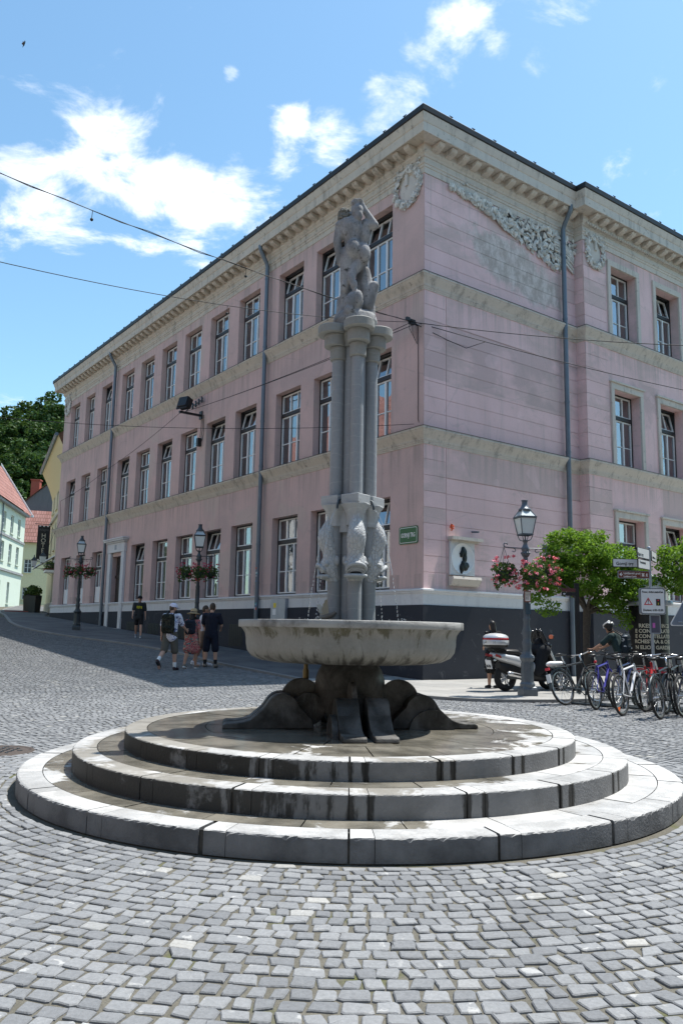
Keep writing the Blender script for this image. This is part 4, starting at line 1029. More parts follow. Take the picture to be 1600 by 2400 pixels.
# ------------------------------------------------------------------ the street beyond, the castle hill, the houses opposite
M_YEL = m_stucco("pale_yellow_render", (.72, .65, .45), (.64, .58, .42), (.40, .36, .28), .3)
M_MINT = m_stucco("pale_mint_render", (.60, .66, .56), (.54, .60, .51), (.4, .43, .38), .25)
M_GREY = m_stucco("bare_grey_render", (.17, .165, .17), (.13, .125, .13), (.08, .08, .08), .5)
M_CRM = m_stucco("sunlit_cream_render", (.66, .60, .48), (.60, .54, .42), (.4, .36, .28), .3)
M_TILE = m_roof("red_roof_tiles", (.27, .125, .10), (.34, .175, .15), .3)
M_BRICK = plain("red_brick", (.30, .075, .05), .9, var=.2, scale=12)
M_DGLASS = plain("dark_window_glass", (.05, .06, .07), .08, spec=.8)
M_LEAFD = None
def leaf_mat(name, lo, hi, trans=.25):
    t = NT(name, .55, .25)
    c = t.mix(t.island(), lo, hi); c = t.vary(c, t.noise(1.7, 3), .25); t.color(c)
    t.b.inputs["Transmission Weight"].default_value = 0
    tr = t.n.new("ShaderNodeBsdfTranslucent"); t.l.new(t.mix(.5, c, (hi[0]*1.6, hi[1]*1.5, hi[2])), tr.inputs[0])
    ms = t.n.new("ShaderNodeMixShader"); ms.inputs[0].default_value = trans
    t.l.new(t.b.outputs[0], ms.inputs[1]); t.l.new(tr.outputs[0], ms.inputs[2]); t.l.new(ms.outputs[0], t.n["Material Output"].inputs[0]); return t.m
def leaf_cloud(name, pts, size, mat, parent=None, asp=.55, droop=0.0):
    pts = np.asarray(pts); n = len(pts)
    d = rng.normal(0, 1, (n, 3)); d[:, 2] = d[:, 2]*.6 - droop; d /= np.linalg.norm(d, axis=1)[:, None]
    e = rng.normal(0, 1, (n, 3)); e -= d*(e*d).sum(1)[:, None]; e /= np.linalg.norm(e, axis=1)[:, None]
    s = size*rng.uniform(.6, 1.35, (n, 1)); w = s*asp
    nn = np.cross(d, e); b = rng.uniform(-.25, .25, (n, 1))
    co = np.stack([pts - d*s*.5, pts + e*w*.5 + nn*s*b, pts + d*s*.5, pts - e*w*.5 + nn*s*b], 1).reshape(-1, 3)
    return raw(name, co, np.full(n, 4), np.arange(n*4), mat, False, parent)
def clump(c, r, n, hollow=.35):
    v = rng.normal(0, 1, (n, 3)); v /= np.linalg.norm(v, axis=1)[:, None]
    k = rng.uniform(hollow, 1, (n, 1))**.6
    return np.asarray(c) + v*k*np.asarray(r)

def frame_house(name, label, a, b, depth, z0, z1, wallmat, wins, roofh=0, roofmat=None, cat="house"):
    """house whose visible front runs from a to b (ground plan), extending to the left of that direction by depth"""
    a, b = Vector((*a, 0)), Vector((*b, 0)); d = (b-a); L = d.length; ang = math.atan2(d.y, d.x)
    h = empty(name, (a.x, a.y, z0), ang, label, cat)
    H = z1 - z0
    mb = MB(); holes = [(x0, x1, za, zb) for x0, x1, za, zb in wins]
    wall_sheet(mb, lambda s, z, q: (s, q, z), 0, L, -1, H, holes, .22)
    mb.quad((0, 0, -1), (0, depth, -1), (0, depth, H), (0, 0, H)); mb.quad((L, 0, -1), (L, depth, -1), (L, depth, H), (L, 0, H)); mb.quad((0, depth, -1), (L, depth, -1), (L, depth, H), (0, depth, H))
    mb.build("wall", wallmat, h)
    for x0, x1, za, zb in wins:
        f = MB(); f.box((x0, .16, za), (x0+.07, .20, zb)); f.box((x1-.07, .16, za), (x1, .20, zb)); f.box((x0+.07, .16, zb-.07), (x1-.07, .20, zb)); f.box((x0+.07, .16, za), (x1-.07, .20, za+.07))
        xm = (x0+x1)/2; f.box((xm-.035, .16, za+.07), (xm+.035, .20, zb-.07))
        for q in (.38, .68): f.box((x0+.07, .165, za+(zb-za)*q-.02), (xm-.035, .195, za+(zb-za)*q+.02)); f.box((xm+.035, .165, za+(zb-za)*q-.02), (x1-.07, .195, za+(zb-za)*q+.02))
        w = f.build("window", M_SASH, h); MB().quad((x0, .19, za), (x1, .19, za), (x1, .19, zb), (x0, .19, zb)).build("pane", M_DGLASS, w)
        MB().box((x0-.1, -.12, za-.09), (x1+.1, .05, za)).build("sill", wallmat, w)
    if roofh:
        mb = MB(); o = .55
        vs = [(-.2, -o, H), (L+.2, -o, H), (L+.2, depth+o, H), (-.2, depth+o, H), (-.2, depth/2, H+roofh), (L+.2, depth/2, H+roofh)]
        mb.add(vs, [(0, 1, 5, 4), (2, 3, 4, 5)]); mb.build("roof", roofmat or M_TILE, h)
        g = MB(); g.add([(0, 0, H), (0, depth, H), (0, depth/2, H+roofh-.1)], [(0, 1, 2)]); g.add([(L, 0, H), (L, depth, H), (L, depth/2, H+roofh-.1)], [(0, 1, 2)]); g.build("gable", wallmat, h)
    return h, L, H
# mint house on the left side of the street: its front faces right
def mw(L, zs, n, x_s, w):
    out = []
    for (za, zb) in zs:
        for k in range(n): x = x_s + k*(L-x_s)/n; out.append((x, x+w, za, zb))
    return out
mint, L_, H_ = frame_house("townhouse", "pale mint townhouse with rows of white windows and red tiled roof", (-28.4, 55), (-33.7, 85), 5.8, 2.9, 12.95, M_MINT, mw(30.4, [(4.5, 6.35), (7.4, 9.2)], 9, 1.0, 1.25) + [(9.2, 10.2, .7, 2.6), (20.5, 21.5, .5, 2.6), (24.3, 25.3, .5, 2.6)], 5.2)
mb = MB()
for z, o in ((3.55, .16), (6.85, .10)): mb.box((0, -o, z), (L_, .02, z+.22))
mb.box((0, -.42, H_-.25), (L_, .02, H_-.02)); mb.build("ledge", M_STAT, mint)
MB().box((L_+.2, -.75, H_-.15), (L_+.32, -.45, H_+.1)).add([(L_+.2, -.6, H_-.05), (L_+.34, -.6, H_-.05), (L_+.34, 2.95, H_+5.35), (L_+.2, 2.95, H_+5.35), (L_+.2, -.6, H_+.2), (L_+.34, -.6, H_+.2), (L_+.34, 2.95, H_+5.6), (L_+.2, 2.95, H_+5.6)], [(0, 1, 2, 3), (4, 7, 6, 5), (0, 4, 5, 1), (1, 5, 6, 2), (2, 6, 7, 3), (3, 7, 4, 0)]).build("barge_board", M_WHITE, mint)
mb = MB(); arch = [(0, 0), (1.5, 0), (1.5, 2.2)] + arcp((.75, 2.2), .75, 10, 170, 10) + [(0, 2.2)]
mb.prism([(x+15.6, z) for x, z in arch], lambda a, z, d: (a, d, z), -.03, .02); ad = mb.build("arched_door", M_WOOD, mint)
mb = MB(); mb.tube([(15.5, -.05, 0), (15.5, -.05, 2.2)] + [(x+15.6, -.05, z) for x, z in arcp((.75, 2.2), .85, 170, 10, 10)] + [(17.2, -.05, 2.2), (17.2, -.05, 0)], .12, 6); mb.build("door_frame", M_STAT, ad)
for x in (3.2, 13.4, 20.0): MB().tube([(x, -.1, 0), (x, -.1, H_-.2)], .06, 6).build("downpipe", M_PIPE, mint)
# yellow house adjoining the pink building; cove under the eaves, hotel front
yel, LY, HY = frame_house("hotel_building", "pale yellow house with coved eaves next to the pink building", (-22.95, 63), (-17.15, 49.9), 9, 2.2, 12.1, M_YEL, [(1.5, 2.6, 4.6, 6.6), (4.6, 5.7, 4.6, 6.6), (7.6, 8.7, 4.6, 6.6), (10.6, 11.7, 4.6, 6.6), (1.5, 2.6, 7.6, 9.3), (4.6, 5.7, 7.6, 9.3), (7.6, 8.7, 7.6, 9.3), (10.6, 11.7, 7.6, 9.3), (5.0, 6.2, .3, 2.9), (11.0, 12.2, .6, 2.9)])
cv = MB(); pts = [(0, HY-1.0), (-.10, HY-.6), (-.28, HY-.1), (-.55, HY+.5), (-.9, HY+1.2)]
for (o0, z0), (o1, z1) in zip(pts[:-1], pts[1:]): cv.add([(-.1, o0, z0), (LY, o0, z0), (LY, o1, z1), (-.1, o1, z1)], [(0, 1, 2, 3)], True)
cv.add([(-.1, o, z) for o, z in pts] + [(-.1, 0, HY+1.2)], [tuple(range(6))]); cv.build("eaves_cove", plain("yellow_cove_paint", (.70, .58, .33), .9, var=.05), yel)
MB().add([(-.3, -1.0, HY+1.2), (LY, -1.0, HY+1.2), (LY, 4.5, HY+5.2), (-.3, 4.5, HY+5.2)], [(0, 1, 2, 3)]).add([(-.3, -1, HY+1.2), (-.3, 4.5, HY+5.2), (-.3, 9, HY+1.2)], [(0, 1, 2)]).build("roof", M_TILE, yel)
MB().tube([(-.3, -1.0, HY+1.25), (LY, -1.0, HY+1.25)], .12, 8).build("gutter", M_PIPE, yel)
for x, y, z in ((5.0, 1.6, HY+4.3), (9.0, 1.9, HY+5.4)): MB().box((x, y, HY+1.5), (x+.7, y+.7, z)).box((x-.06, y-.06, z), (x+.76, y+.76, z+.12)).build("chimney", M_BRICK, yel)
mb = MB(); mb.box((-.05, -.10, 0), (LY, .02, .75)); mb.box((0, -.14, 3.5), (LY, .02, 3.7)); mb.box((0, -.14, 6.9), (LY, .02, 7.05)); mb.build("stone_trim", M_CREAM, yel)
def YW(s, o, z): return yel.matrix_basis @ Vector((s, -o, z))
# small dark entrance canopy, flower box, hotel banner, lanterns, planters
cano = empty("entrance_canopy", YW(4.8, 0, 0), yel.rotation_euler.z, "dark red sloping canopy over the hotel entrance", "canopy")
MB().add([(-.9, 0, 4.1), (1.3, 0, 4.1), (1.3, -1.3, 3.2), (-.9, -1.3, 3.2)], [(0, 1, 2, 3)]).build("cover", plain("dark_red_awning", (.22, .05, .05), .8), cano)
MB().tube([(-.9, -1.3, 3.2), (1.3, -1.3, 3.2)], .06, 6).tube([(-.9, 0, 4.1), (-.9, -1.3, 3.2)], .05, 6).tube([(1.3, 0, 4.1), (1.3, -1.3, 3.2)], .05, 6).build("canopy_frame", M_WHITE, cano)
ban = empty("hotel_banner", YW(1.6, 0, 0), yel.rotation_euler.z, "tall black hotel banner hanging out from the yellow house", "banner")
bm_ = MB().box((-.02, -1.02, 4.05), (.02, -.12, 6.75)).build("panel", M_BLACK, ban)
MB().tube([(0, 0, 6.85), (0, -1.25, 6.85)], .03, 6).tube([(0, 0, 3.95), (0, -1.25, 3.95)], .03, 6).build("bracket", M_IRON, ban)
for k, ch in enumerate("HOTEL"): text("lettering", ch, .46, M_CRM, bm_, (.025, -.57, 5.95 - .38*k), (R(90), 0, R(90)), .004)
text("lettering", "Allegro", .24, M_GREY, bm_, (.025, -.57, 6.42), (R(90), 0, R(90)), .003, shear=.3)
text("lettering", "****", .2, M_CRM, bm_, (.025, -.57, 4.17), (R(90), 0, R(90)), .003)
for q in range(3):
    for z in (6.66, 4.08): MB().box((.021, -.93+.28*q, z), (.026, -.80+.28*q, z+.07)).build("white_mark", M_WHITE, bm_)
tg_b = MB().box((-.16, .05, 2.3), (.16, .13, 5.6)); 
def planter(s, o, h, label):
    p = YW(s, o, 0); zz = gz(p.x, p.y) + PH
    pl = empty("planter", (p.x, p.y, zz), yel.rotation_euler.z, label, "planter", "planters before the hotel entrance")
    MB().lathe([(.38, 0), (.45, h*.97), (.48, h), (.40, h), (.40, h-.1), (0, h-.1)], n=4, smooth=False).build("pot", M_BLACK, pl)
    leaf_cloud("shrub", clump((0, 0, h+.28), (.42, .42, .42), 260), .2, M_HEDGE, pl)
M_HEDGE = leaf_mat("planter_leaves", (.03, .06, .015), (.09, .14, .03))
planter(2.6, 1.3, 1.15, "black square planter with leafy shrub, nearest the far red shirted walker")
planter(4.4, 1.2, 1.25, "black square planter with leafy shrub, between two other planters")
planter(6.0, 1.1, 1.2, "black square planter with leafy shrub, nearest the pink building")
mat_ = MB().box((-.9, -.6, 0), (.9, .6, .03)); p = YW(4.6, 2.1, 0)
o = mat_.build("door_mat", plain("red_carpet", (.25, .04, .03), .9)); o.location = (p.x, p.y, gz(p.x, p.y)+PH+.005); o.rotation_euler = (math.atan(.038), 0, yel.rotation_euler.z+R(90)); tag(o, "red mat laid before the hotel entrance", "mat")
fb = empty("flower_box", YW(8.0, .0, 2.75), yel.rotation_euler.z, "white flower box on the yellow house wall", "flower box")
MB().box((-.7, -.75, 0), (.7, -.05, .16)).build("trough", M_WHITE, fb); leaf_cloud("plants", clump((0, -.4, .45), (.75, .4, .35), 300), .16, M_HEDGE, fb)
leaf_cloud("blossom", clump((0, -.45, .22), (.75, .45, .1), 60), .12, plain("dull_red_petals", (.3, .04, .06), .7), fb)
# grey gabled house with its chimney; red roofed and yellow houses closing the street
gh = empty("gabled_house", (-39.4, 105, 3.5), R(4), "bare grey gable end of a house below the wooded hill", "house")
mb = MB(); gp = [(-3.6, 0), (4.4, 0), (4.4, 11.8), (1.0, 16.9), (-3.6, 13.0)]
mb.prism(gp, lambda a, z, d: (a, d, z), 0, 9); mb.build("wall", M_GREY, gh)
MB().quad((-3.9, -.3, 12.75), (1.0, -.3, 17.05), (1.0, 9, 17.05), (-3.9, 9, 12.75)).quad((1.0, -.3, 17.05), (4.7, -.3, 11.5), (4.7, 9, 11.5), (1.0, 9, 17.05)).build("roof", M_TILE, gh)
ch = MB().box((-2.0, .6, 13.5), (-.9, 1.5, 17.0)).box((-2.1, .5, 17.0), (-.8, 1.6, 17.15)).build("chimney", M_BRICK, gh)
rh, _, _ = frame_house("corner_house", "yellow house with stepped red roof closing the far street", (-44.5, 98.5), (-36.3, 101), 5, 3.6, 11.6, plain("bright_yellow_render", (.68, .61, .38), .9), [(1.0, 1.9, 4.2, 5.9), (3.2, 4.1, 4.2, 5.9), (5.3, 6.2, 4.2, 5.9), (1.0, 1.9, .9, 2.4), (3.2, 4.1, .9, 2.4), (5.3, 6.2, .9, 2.4)], 4.4)
# wooded castle hill
def hillz(x, y): return 3 + 34*max(0, min(1, (y-122)/44))**.75 * max(.2, min(1, (-38 - x)/16))
mb = MB(); nx, ny = 26, 10
for j in range(ny):
    for i in range(nx): x = -210 + 175*i/(nx-1); y = 120 + 70*j/(ny-1); mb.v.append((x, y, hillz(x, y)))
for j in range(ny-1):
    for i in range(nx-1): k = j*nx+i; mb.f.append((k, k+1, k+nx+1, k+nx)); mb.sm.append(True)
tag(mb.build("castle_hill", plain("hill_soil", (.035, .045, .018), .95, var=.3, scale=.3)), kind='structure')
M_WOODL = leaf_mat("wood_leaves", (.016, .045, .012), (.07, .125, .028), .2)
pts = []
for i in range(185):
    x = random.uniform(-100, -46) if i < 120 else random.uniform(-74, -49); y = random.uniform(120, 166) if i < 120 else random.uniform(146, 168); z = hillz(x, y) + random.uniform(1, 4); rr = random.uniform(2.6, 4.6)
    for q in range(9):
        c = Vector((random.gauss(0, .5), random.gauss(0, .5), random.gauss(.25, .6)))*rr
        pts.append(clump((x+c.x, y+c.y, z+c.z+2), (rr*.45, rr*.45, rr*.33), 170, .55))
tag(leaf_cloud("wooded_hillside", np.concatenate(pts), .75, M_WOODL, None, .7), "dense mixed woodland covering the castle hill", "woodland", kind='stuff')

# houses on the opposite side of the street: seen mirrored in the school's panes
def opp(name, label, v, u0, u1, wm, H, n, seed):
    a, b = BW(v, u1), BW(v, u0); L = (b-a).length
    wins = []
    for za, zb in ((1.0, 2.9), (4.2, 6.1), (7.3, 9.1)):
        for k in range(n): x = 1 + k*(L-1)/n; wins.append((x, x+1.15, za, zb))
    h, _, _ = frame_house(name, label, (b.x, b.y), (a.x, a.y), 9, gzu((u0+u1)/2), gzu((u0+u1)/2)+H, wm, [(L-x1, L-x0, z0, z1) for x0, x1, z0, z1 in wins], 5.5)
    return h
opp("townhouse", "cream townhouse across the street, mirrored in the panes", -16.5, 3, 20, M_CRM, 10.6, 5, 1)
opp("townhouse", "white townhouse across the street, mirrored in the panes", -16.9, 20.4, 38, plain("sunlit_white_render", (.72, .70, .66), .9, var=.08), 11.6, 5, 2)

# the other houses enclosing the square (behind and beside the camera): mirrored in the panes, shading the low sky
def enclose(label, a, b, wm, H, n):
    L = (Vector((*b, 0)) - Vector((*a, 0))).length
    frame_house("townhouse", label, a, b, 9, -.1, H, wm, [(1 + k*(L-1)/n, 2.2 + k*(L-1)/n, za, zb) for za, zb in ((1.0, 2.9), (4.3, 6.3), (7.6, 9.4)) for k in range(n)], 5)
enclose("pale grey townhouse closing the square opposite the fountain", (18, -13), (-2, -14), plain("pale_grey_render", (.50, .49, .46), .9, var=.1), 12, 6)
enclose("ochre townhouse closing the square beside the grey one", (-2.4, -14), (-17, -13), plain("ochre_render", (.52, .40, .22), .9, var=.1), 11.5, 4)
enclose("beige townhouse on the right hand side of the square", (15.5, 17), (17.5, -11), plain("beige_render", (.48, .42, .33), .9, var=.1), 12.5, 7)
enclose("dusky rose townhouse on the left hand side of the square", (-17.5, -11), (-13.8, 12.5), plain("rose_render", (.48, .36, .32), .9, var=.1), 11, 6)
# ------------------------------------------------------------------ street lamps with hanging baskets
M_MILK = NT("milky_lamp_glass", .25, .5); M_MILK.color((.62, .66, .64)); M_MILK = M_MILK.m
M_LROOF = plain("pale_lamp_roof", (.42, .47, .48), .35, .1, .1)
def make_lamp(label, x, y, mat, hgt=4.21):
    L = empty("street_lamp", (x, y, gz(x, y) + PH - .005), R(12), label, "street lamp", "cast iron street lamps")
    b = MB(); b.lathe([(.225, 0), (.225, .14), (.205, .18), (.175, .20)], n=4, smooth=False, a0=R(45), a1=R(405))
    b.lathe([(.165, .18), (.168, .25), (.145, .29), (.140, .33), (.132, .72), (.150, .745), (.165, .775), (.172, .80), (.155, .84), (.12, .87), (.10, .93)], n=8, smooth=False)
    for k in range(8):
        w = math.pi/4*(k+.5); b.cbox((.126*math.cos(w), .126*math.sin(w), .53), (.012, .055, .30), Euler((0, 0, w)))
    b.build("base", mat, L)
    s = MB(); pr = [(.10, .90), (.085, .98), (.095, 1.05), (.105, 1.10), (.082, 1.16), (.075, 1.22), (.092, 1.30), (.098, 1.36), (.072, 1.44), (.066, 1.56), (.078, 1.60), (.078, 1.63), (.064, 1.66), (.060, 1.95), (.057, 2.05), (.070, 2.09), (.072, 2.14), (.055, 2.18), (.052, 2.45), (.050, 2.98)]
    s.lathe(pr, n=18)
    for k in range(10):
        w = 2*math.pi*k/10; s.tube([(.064*math.cos(w), .064*math.sin(w), 1.66), (.060*math.cos(w), .060*math.sin(w), 2.05)], .008, 5)
    s.build("shaft", mat, L)
    c = MB(); c.lathe([(.05, 2.95), (.075, 2.98), (.092, 3.02), (.075, 3.06), (.072, 3.08), (.088, 3.12), (.082, 3.16), (.058, 3.20), (.04, 3.26), (.055, 3.30), (.08, 3.315), (.04, 3.33), (.0, 3.34)], n=14)
    for k in range(8): w = math.pi/4*k; c.sphere((.085*math.cos(w), .085*math.sin(w), 3.04), .025, 8, 6)
    c.build("crown", mat, L)
    for k in range(2):
        s_ = 1 if k else -1; a = MB()
        a.tube([(s_*.04, 0, 3.145), (s_*.30, 0, 3.15), (s_*.46, 0, 3.16)] + [(s_*(.46+.045*math.sin(R(q))), 0, 3.205-.045*math.cos(R(q))) for q in range(20, 281, 40)], .013, 8)
        a.tube([(s_*.28, 0, 3.14)] + [(s_*(.27-.04*math.sin(R(q))), 0, 3.10+.04*math.cos(R(q))) for q in range(0, 250, 40)], .009, 6)
        a.build("arm", mat, L)
    a = MB()
    for k in range(4):
        w = math.pi/2*k + R(45); d = Vector((math.cos(w), math.sin(w), 0))
        a.tube([d*.05 + Vector((0, 0, 3.31)), d*.12 + Vector((0, 0, 3.33)), d*.155 + Vector((0, 0, 3.39)), d*.165 + Vector((0, 0, 3.45)), d*.19 + Vector((0, 0, 3.435))], .010, 6)
    a.tube([(0, 0, 3.3), (0, 0, 3.46)], .016, 8); a.build("lantern_cradle", mat, L)
    q = dict(n=4, smooth=False, a0=R(45), a1=R(405))
    lt = MB().lathe([(.178, 3.43), (.178, 3.465), (.150, 3.466), (.150, 3.43)], **q).lathe([(.262, 3.80), (.275, 3.815), (.275, 3.845), (.25, 3.85), (.238, 3.80)], **q)
    for k in range(4):
        w = math.pi/2*k + R(45); d = Vector((math.cos(w), math.sin(w), 0)); lt.tube([d*.172 + Vector((0, 0, 3.45)), d*.255 + Vector((0, 0, 3.81))], .011, 6)
        lt.tube([d*.258 + Vector((0, 0, 3.84)), d*.13 + Vector((0, 0, 3.985))], .010, 6)
    ln = lt.build("lantern", mat, L)
    MB().lathe([(.165, 3.462), (.245, 3.803)], **q).build("glass", M_MILK, ln)
    MB().lathe([(.255, 3.842), (.125, 3.985)], **q).build("lantern_roof", M_LROOF, ln)
    MB().lathe([(.135, 3.975), (.14, 3.99), (.135, 4.01), (.11, 4.03), (.085, 4.06), (.07, 4.10), (.062, 4.115), (.058, 4.19)], n=16).lathe([(.075, 4.19), (.078, 4.21), (0, 4.215)], n=8).build("chimney_cap", mat, ln)
    L.scale = (hgt/4.21,)*3
    return L
lampC = make_lamp("grey cast iron street lamp beside the white scooter with pink flower baskets", 4.02, 17.42, M_IRONL)
lampB = make_lamp("dark cast iron street lamp behind the group of four walkers", -4.92, 27.85, M_IRON, 4.4)
lampA = make_lamp("dark cast iron street lamp left of the building door", -11.95, 36.9, M_IRON, 4.3)
M_FOL = leaf_mat("geranium_leaves", (.03, .07, .015), (.10, .16, .035), .25)
M_PINKF = [plain("coral_petals", (.72, .13, .16), .6, var=.15), plain("pink_petals", (.78, .28, .36), .6, var=.15)]
M_REDF = [plain("scarlet_petals", (.45, .025, .05), .6, var=.15), plain("deep_pink_petals", (.52, .09, .16), .6, var=.15)]
def basket(lamp, dx, dy, z, label, petals, group, r=.17, n=1.0, seed=0):
    sc = lamp.scale.x; w = lamp.matrix_basis @ Vector((dx, dy, z))
    o = empty("flower_basket", w, lamp.rotation_euler.z, label, "flower basket", group)
    MB().lathe([(0, -.02), (r*.55, -.02), (r*.9, .06), (r*1.02, .17), (r*.95, .18), (0, .17)], n=18).build("pot", plain("dark_green_pot", (.025, .035, .03), .6), o)
    h = MB(); top = max(.3, 3.16 - z) if abs(dx) > .2 else .35
    for k in range(3):
        a = 2.1*k; h.tube([(r*math.cos(a), r*math.sin(a), .17), (0, 0, top)], .005, 5)
    h.build("hanger", M_IRON, o)
    P = [clump((0, 0, .26), (r*1.5, r*1.5, .14), int(190*n)), clump((r*.9, -r*.6, .12), (r*.7, r*.7, .2), int(60*n)), clump((-r*1.0, -r*.5, .02), (r*.6, r*.6, .25), int(70*n)), clump((0, -r*1.0, .04), (r*.9, r*.5, .2), int(60*n))]
    leaf_cloud("foliage", np.concatenate(P), .065, M_FOL, o, .8)
    for q in range(2):
        C = []
        for k in range(int(17*n)):
            a = random.uniform(0, 6.28); e = random.uniform(-.25, .40); rr = r*random.uniform(1.1, 1.9)*(1 if e < .2 else .8)
            C.append(clump((rr*math.cos(a), rr*math.sin(a), .12+e), (.04, .04, .03), 11, .2))
        leaf_cloud("blossom", np.concatenate(C), .038, petals[q], o, .9)
    return o
GB = "baskets on the nearest lamp"
basket(lampC, -.50, .0, 2.44, "left flower basket with dark pot on the grey lamp by the scooter", M_PINKF, GB, .18, 1.5)
basket(lampC, .50, .05, 2.52, "right flower basket with dense pink blooms on the grey lamp by the scooter", M_PINKF, GB, .18, 1.7)
basket(lampC, .02, -.27, 2.36, "front flower basket of coral blooms on the grey lamp by the scooter", M_PINKF, GB, .17, 1.5)
for lp, nm in ((lampB, "the lamp behind the walkers"), (lampA, "the lamp left of the door")):
    basket(lp, -.42, 0, 2.44, "left flower basket with red blooms on " + nm, M_REDF, "baskets on the street lamps", .17)
    basket(lp, .42, 0, 2.44, "right flower basket with red blooms on " + nm, M_REDF, "baskets on the street lamps", .17)
    basket(lp, .02, -.33, 2.42, "front flower basket with red blooms on " + nm, M_REDF, "baskets on the street lamps", .16)
# small notices on the near lamp
nt = MB().box((-.075, -.078, 1.98), (.075, -.066, 2.22)).build("framed_notice", plain("red_brown_frame", (.22, .07, .05), .6)); nt.parent = lampC
MB().box((-.058, -.082, 2.0), (.058, -.079, 2.2)).build("paper", M_WHITE, nt)
mb = MB()
for z in (2.17, 2.14, 2.11): mb.box((-.045, -.0845, z), (random.uniform(.01, .045), -.0825, z+.008))
mb.box((-.035, -.0845, 2.03), (-.02, -.0825, 2.09)); mb.box((.0, -.0845, 2.03), (.01, -.0825, 2.10)); mb.build("print", M_GREY, nt)
n2 = MB().box((-.045, -.075, 1.72), (.065, -.06, 1.95)).build("blue_grey_plate", plain("slate_blue_paint", (.05, .085, .11), .5)); n2.parent = lampC
# two wall lanterns and a far lamp in the street
def wall_lantern(s, o, z, label, sc=1.15):
    p = YW(s, 0, z); L = empty("wall_lantern", p, yel.rotation_euler.z, label, "lantern", "lanterns along the street")
    MB().tube([(0, 0, -.1), (0, -o, -.1)], .02, 6).tube([(0, 0, -.6), (0, -o*.6, -.15)], .015, 6).build("bracket", M_IRON, L)
    q = dict(n=4, smooth=False, a0=R(45), a1=R(405)); c = (0, -o, 0)
    MB().lathe([(.16*sc, 0), (.25*sc, .38*sc)], c, **q).build("glass", M_MILK, L)
    MB().lathe([(.17*sc, -.02), (.17*sc, .02)], c, **q).lathe([(.27*sc, .37*sc), (.27*sc, .41*sc), (.12*sc, .55*sc), (.05*sc, .62*sc), (.04*sc, .74*sc), (0, .76*sc)], c, **q).build("lantern_frame", M_IRON, L)
wall_lantern(9.5, 1.0, 3.3, "dark wall lantern on the yellow house, nearest the pink building")
wall_lantern(4.0, 1.25, 3.4, "dark wall lantern on the yellow house, below the banner")
# ------------------------------------------------------------------ trees
M_BARK = plain("rough_bark", (.09, .075, .06), .95, var=.35, scale=14, bump=.01)
M_LOCUST = leaf_mat("locust_leaves", (.045, .12, .012), (.19, .33, .04), .40)
def tree(x, y, label, H, crowns, trunk_h, n, seed, size=.075):
    random.seed(seed)
    T = empty("ball_tree", (x, y, gz(x, y)+PH), 0, label, "tree", "clipped ball trees before the building")
    m = MB(); fork = Vector((.02, 0, trunk_h))
    m.tube([(0, 0, -.05), (.01, 0, .3), (-.015, .01, trunk_h*.6), fork], [.13, .095, .085, .10], 12)
    for k in range(9):
        c, r_ = random.choice(crowns); tip = Vector(c) + Vector((random.gauss(0, .3), random.gauss(0, .3), random.uniform(-.2, .3)))
        mid = fork.lerp(tip, .5) + Vector((random.gauss(0, .08), random.gauss(0, .08), .06))
        m.tube([fork - Vector((0, 0, .1)), fork.lerp(mid, .4), mid, tip], [.05, .04, .028, .012], 8)
    m.build("trunk", M_BARK, T)
    P = []
    for c, r_ in crowns:
        k = int(n*r_[0]*r_[1]*r_[2]**.5)
        for q in range(max(3, k//80)):
            v = rng.normal(0, 1, 3); v /= np.linalg.norm(v); v[2] = v[2]*.9 + .1
            P.append(clump(np.asarray(c)+v*np.asarray(r_)*rng.uniform(.55, .95), (.21, .21, .12), 70, .25))
    leaf_cloud("crown", np.concatenate(P), size, M_LOCUST, T, .62, .25)
    return T
tree(6.22, 20.4, "bright green ball tree behind the parked bicycles", 4.0,
     [((-.15, 0, 3.38), (.95, .9, .62)), ((.65, .1, 3.05), (.8, .8, .55)), ((-.75, 0, 2.85), (.62, .7, .5)), ((1.15, 0, 2.65), (.55, .6, .5)), ((.0, -.2, 2.55), (.8, .6, .4)), ((-1.02, -.1, 2.1), (.34, .3, .42)), ((-1.0, -.1, 2.6), (.5, .5, .35)), ((1.0, -.1, 2.2), (.5, .5, .42)), ((.45, -.1, 2.05), (.4, .4, .3)), ((.75, -.2, 1.72), (.25, .25, .28))], 1.95, 12500, 3)
tree(9.35, 20.0, "green ball tree at the right edge of the square", 4.2,
     [((0, 0, 3.4), (1.0, .9, .75)), ((-.9, 0, 3.1), (.6, .6, .55)), ((.8, 0, 3.1), (.7, .7, .6)), ((-1.0, .1, 2.6), (.45, .5, .35)), ((0, -.2, 2.8), (.9, .7, .4))], 2.1, 11000, 5)
random.seed(11)

# ------------------------------------------------------------------ signs
M_SIGNB = plain("black_sign_print", (.02, .02, .022), .5)
M_SIGNW = plain("white_sign_face", (.70, .70, .69), .4, var=.04)
M_SIGNBR = plain("brown_sign_face", (.16, .045, .03), .4, var=.06)
M_ALU = plain("grey_aluminium", (.33, .36, .40), .4, .5, .08)
M_SIGNRED = plain("red_sign_print", (.55, .03, .05), .5, var=.04)
def ipos(px, py, Y): return Vector((px, py, Y))
def panel(mb, w, h, t, r=.03):
    pts = []
    for cx_, cy_, a in ((w/2-r, h/2-r, 0), (-w/2+r, h/2-r, 90), (-w/2+r, -h/2+r, 180), (w/2-r, -h/2+r, 270)): pts += arcp((cx_, cy_), r, a, a+90, 4)
    return mb.prism(pts, lambda a, z, d: (a, d, z), 0, t)
px_, py_ = 7.13, 18.5
post = empty("sign_post", (px_, py_, gz(px_, py_)), 0, "grey round post carrying white and brown direction signs", "sign post")
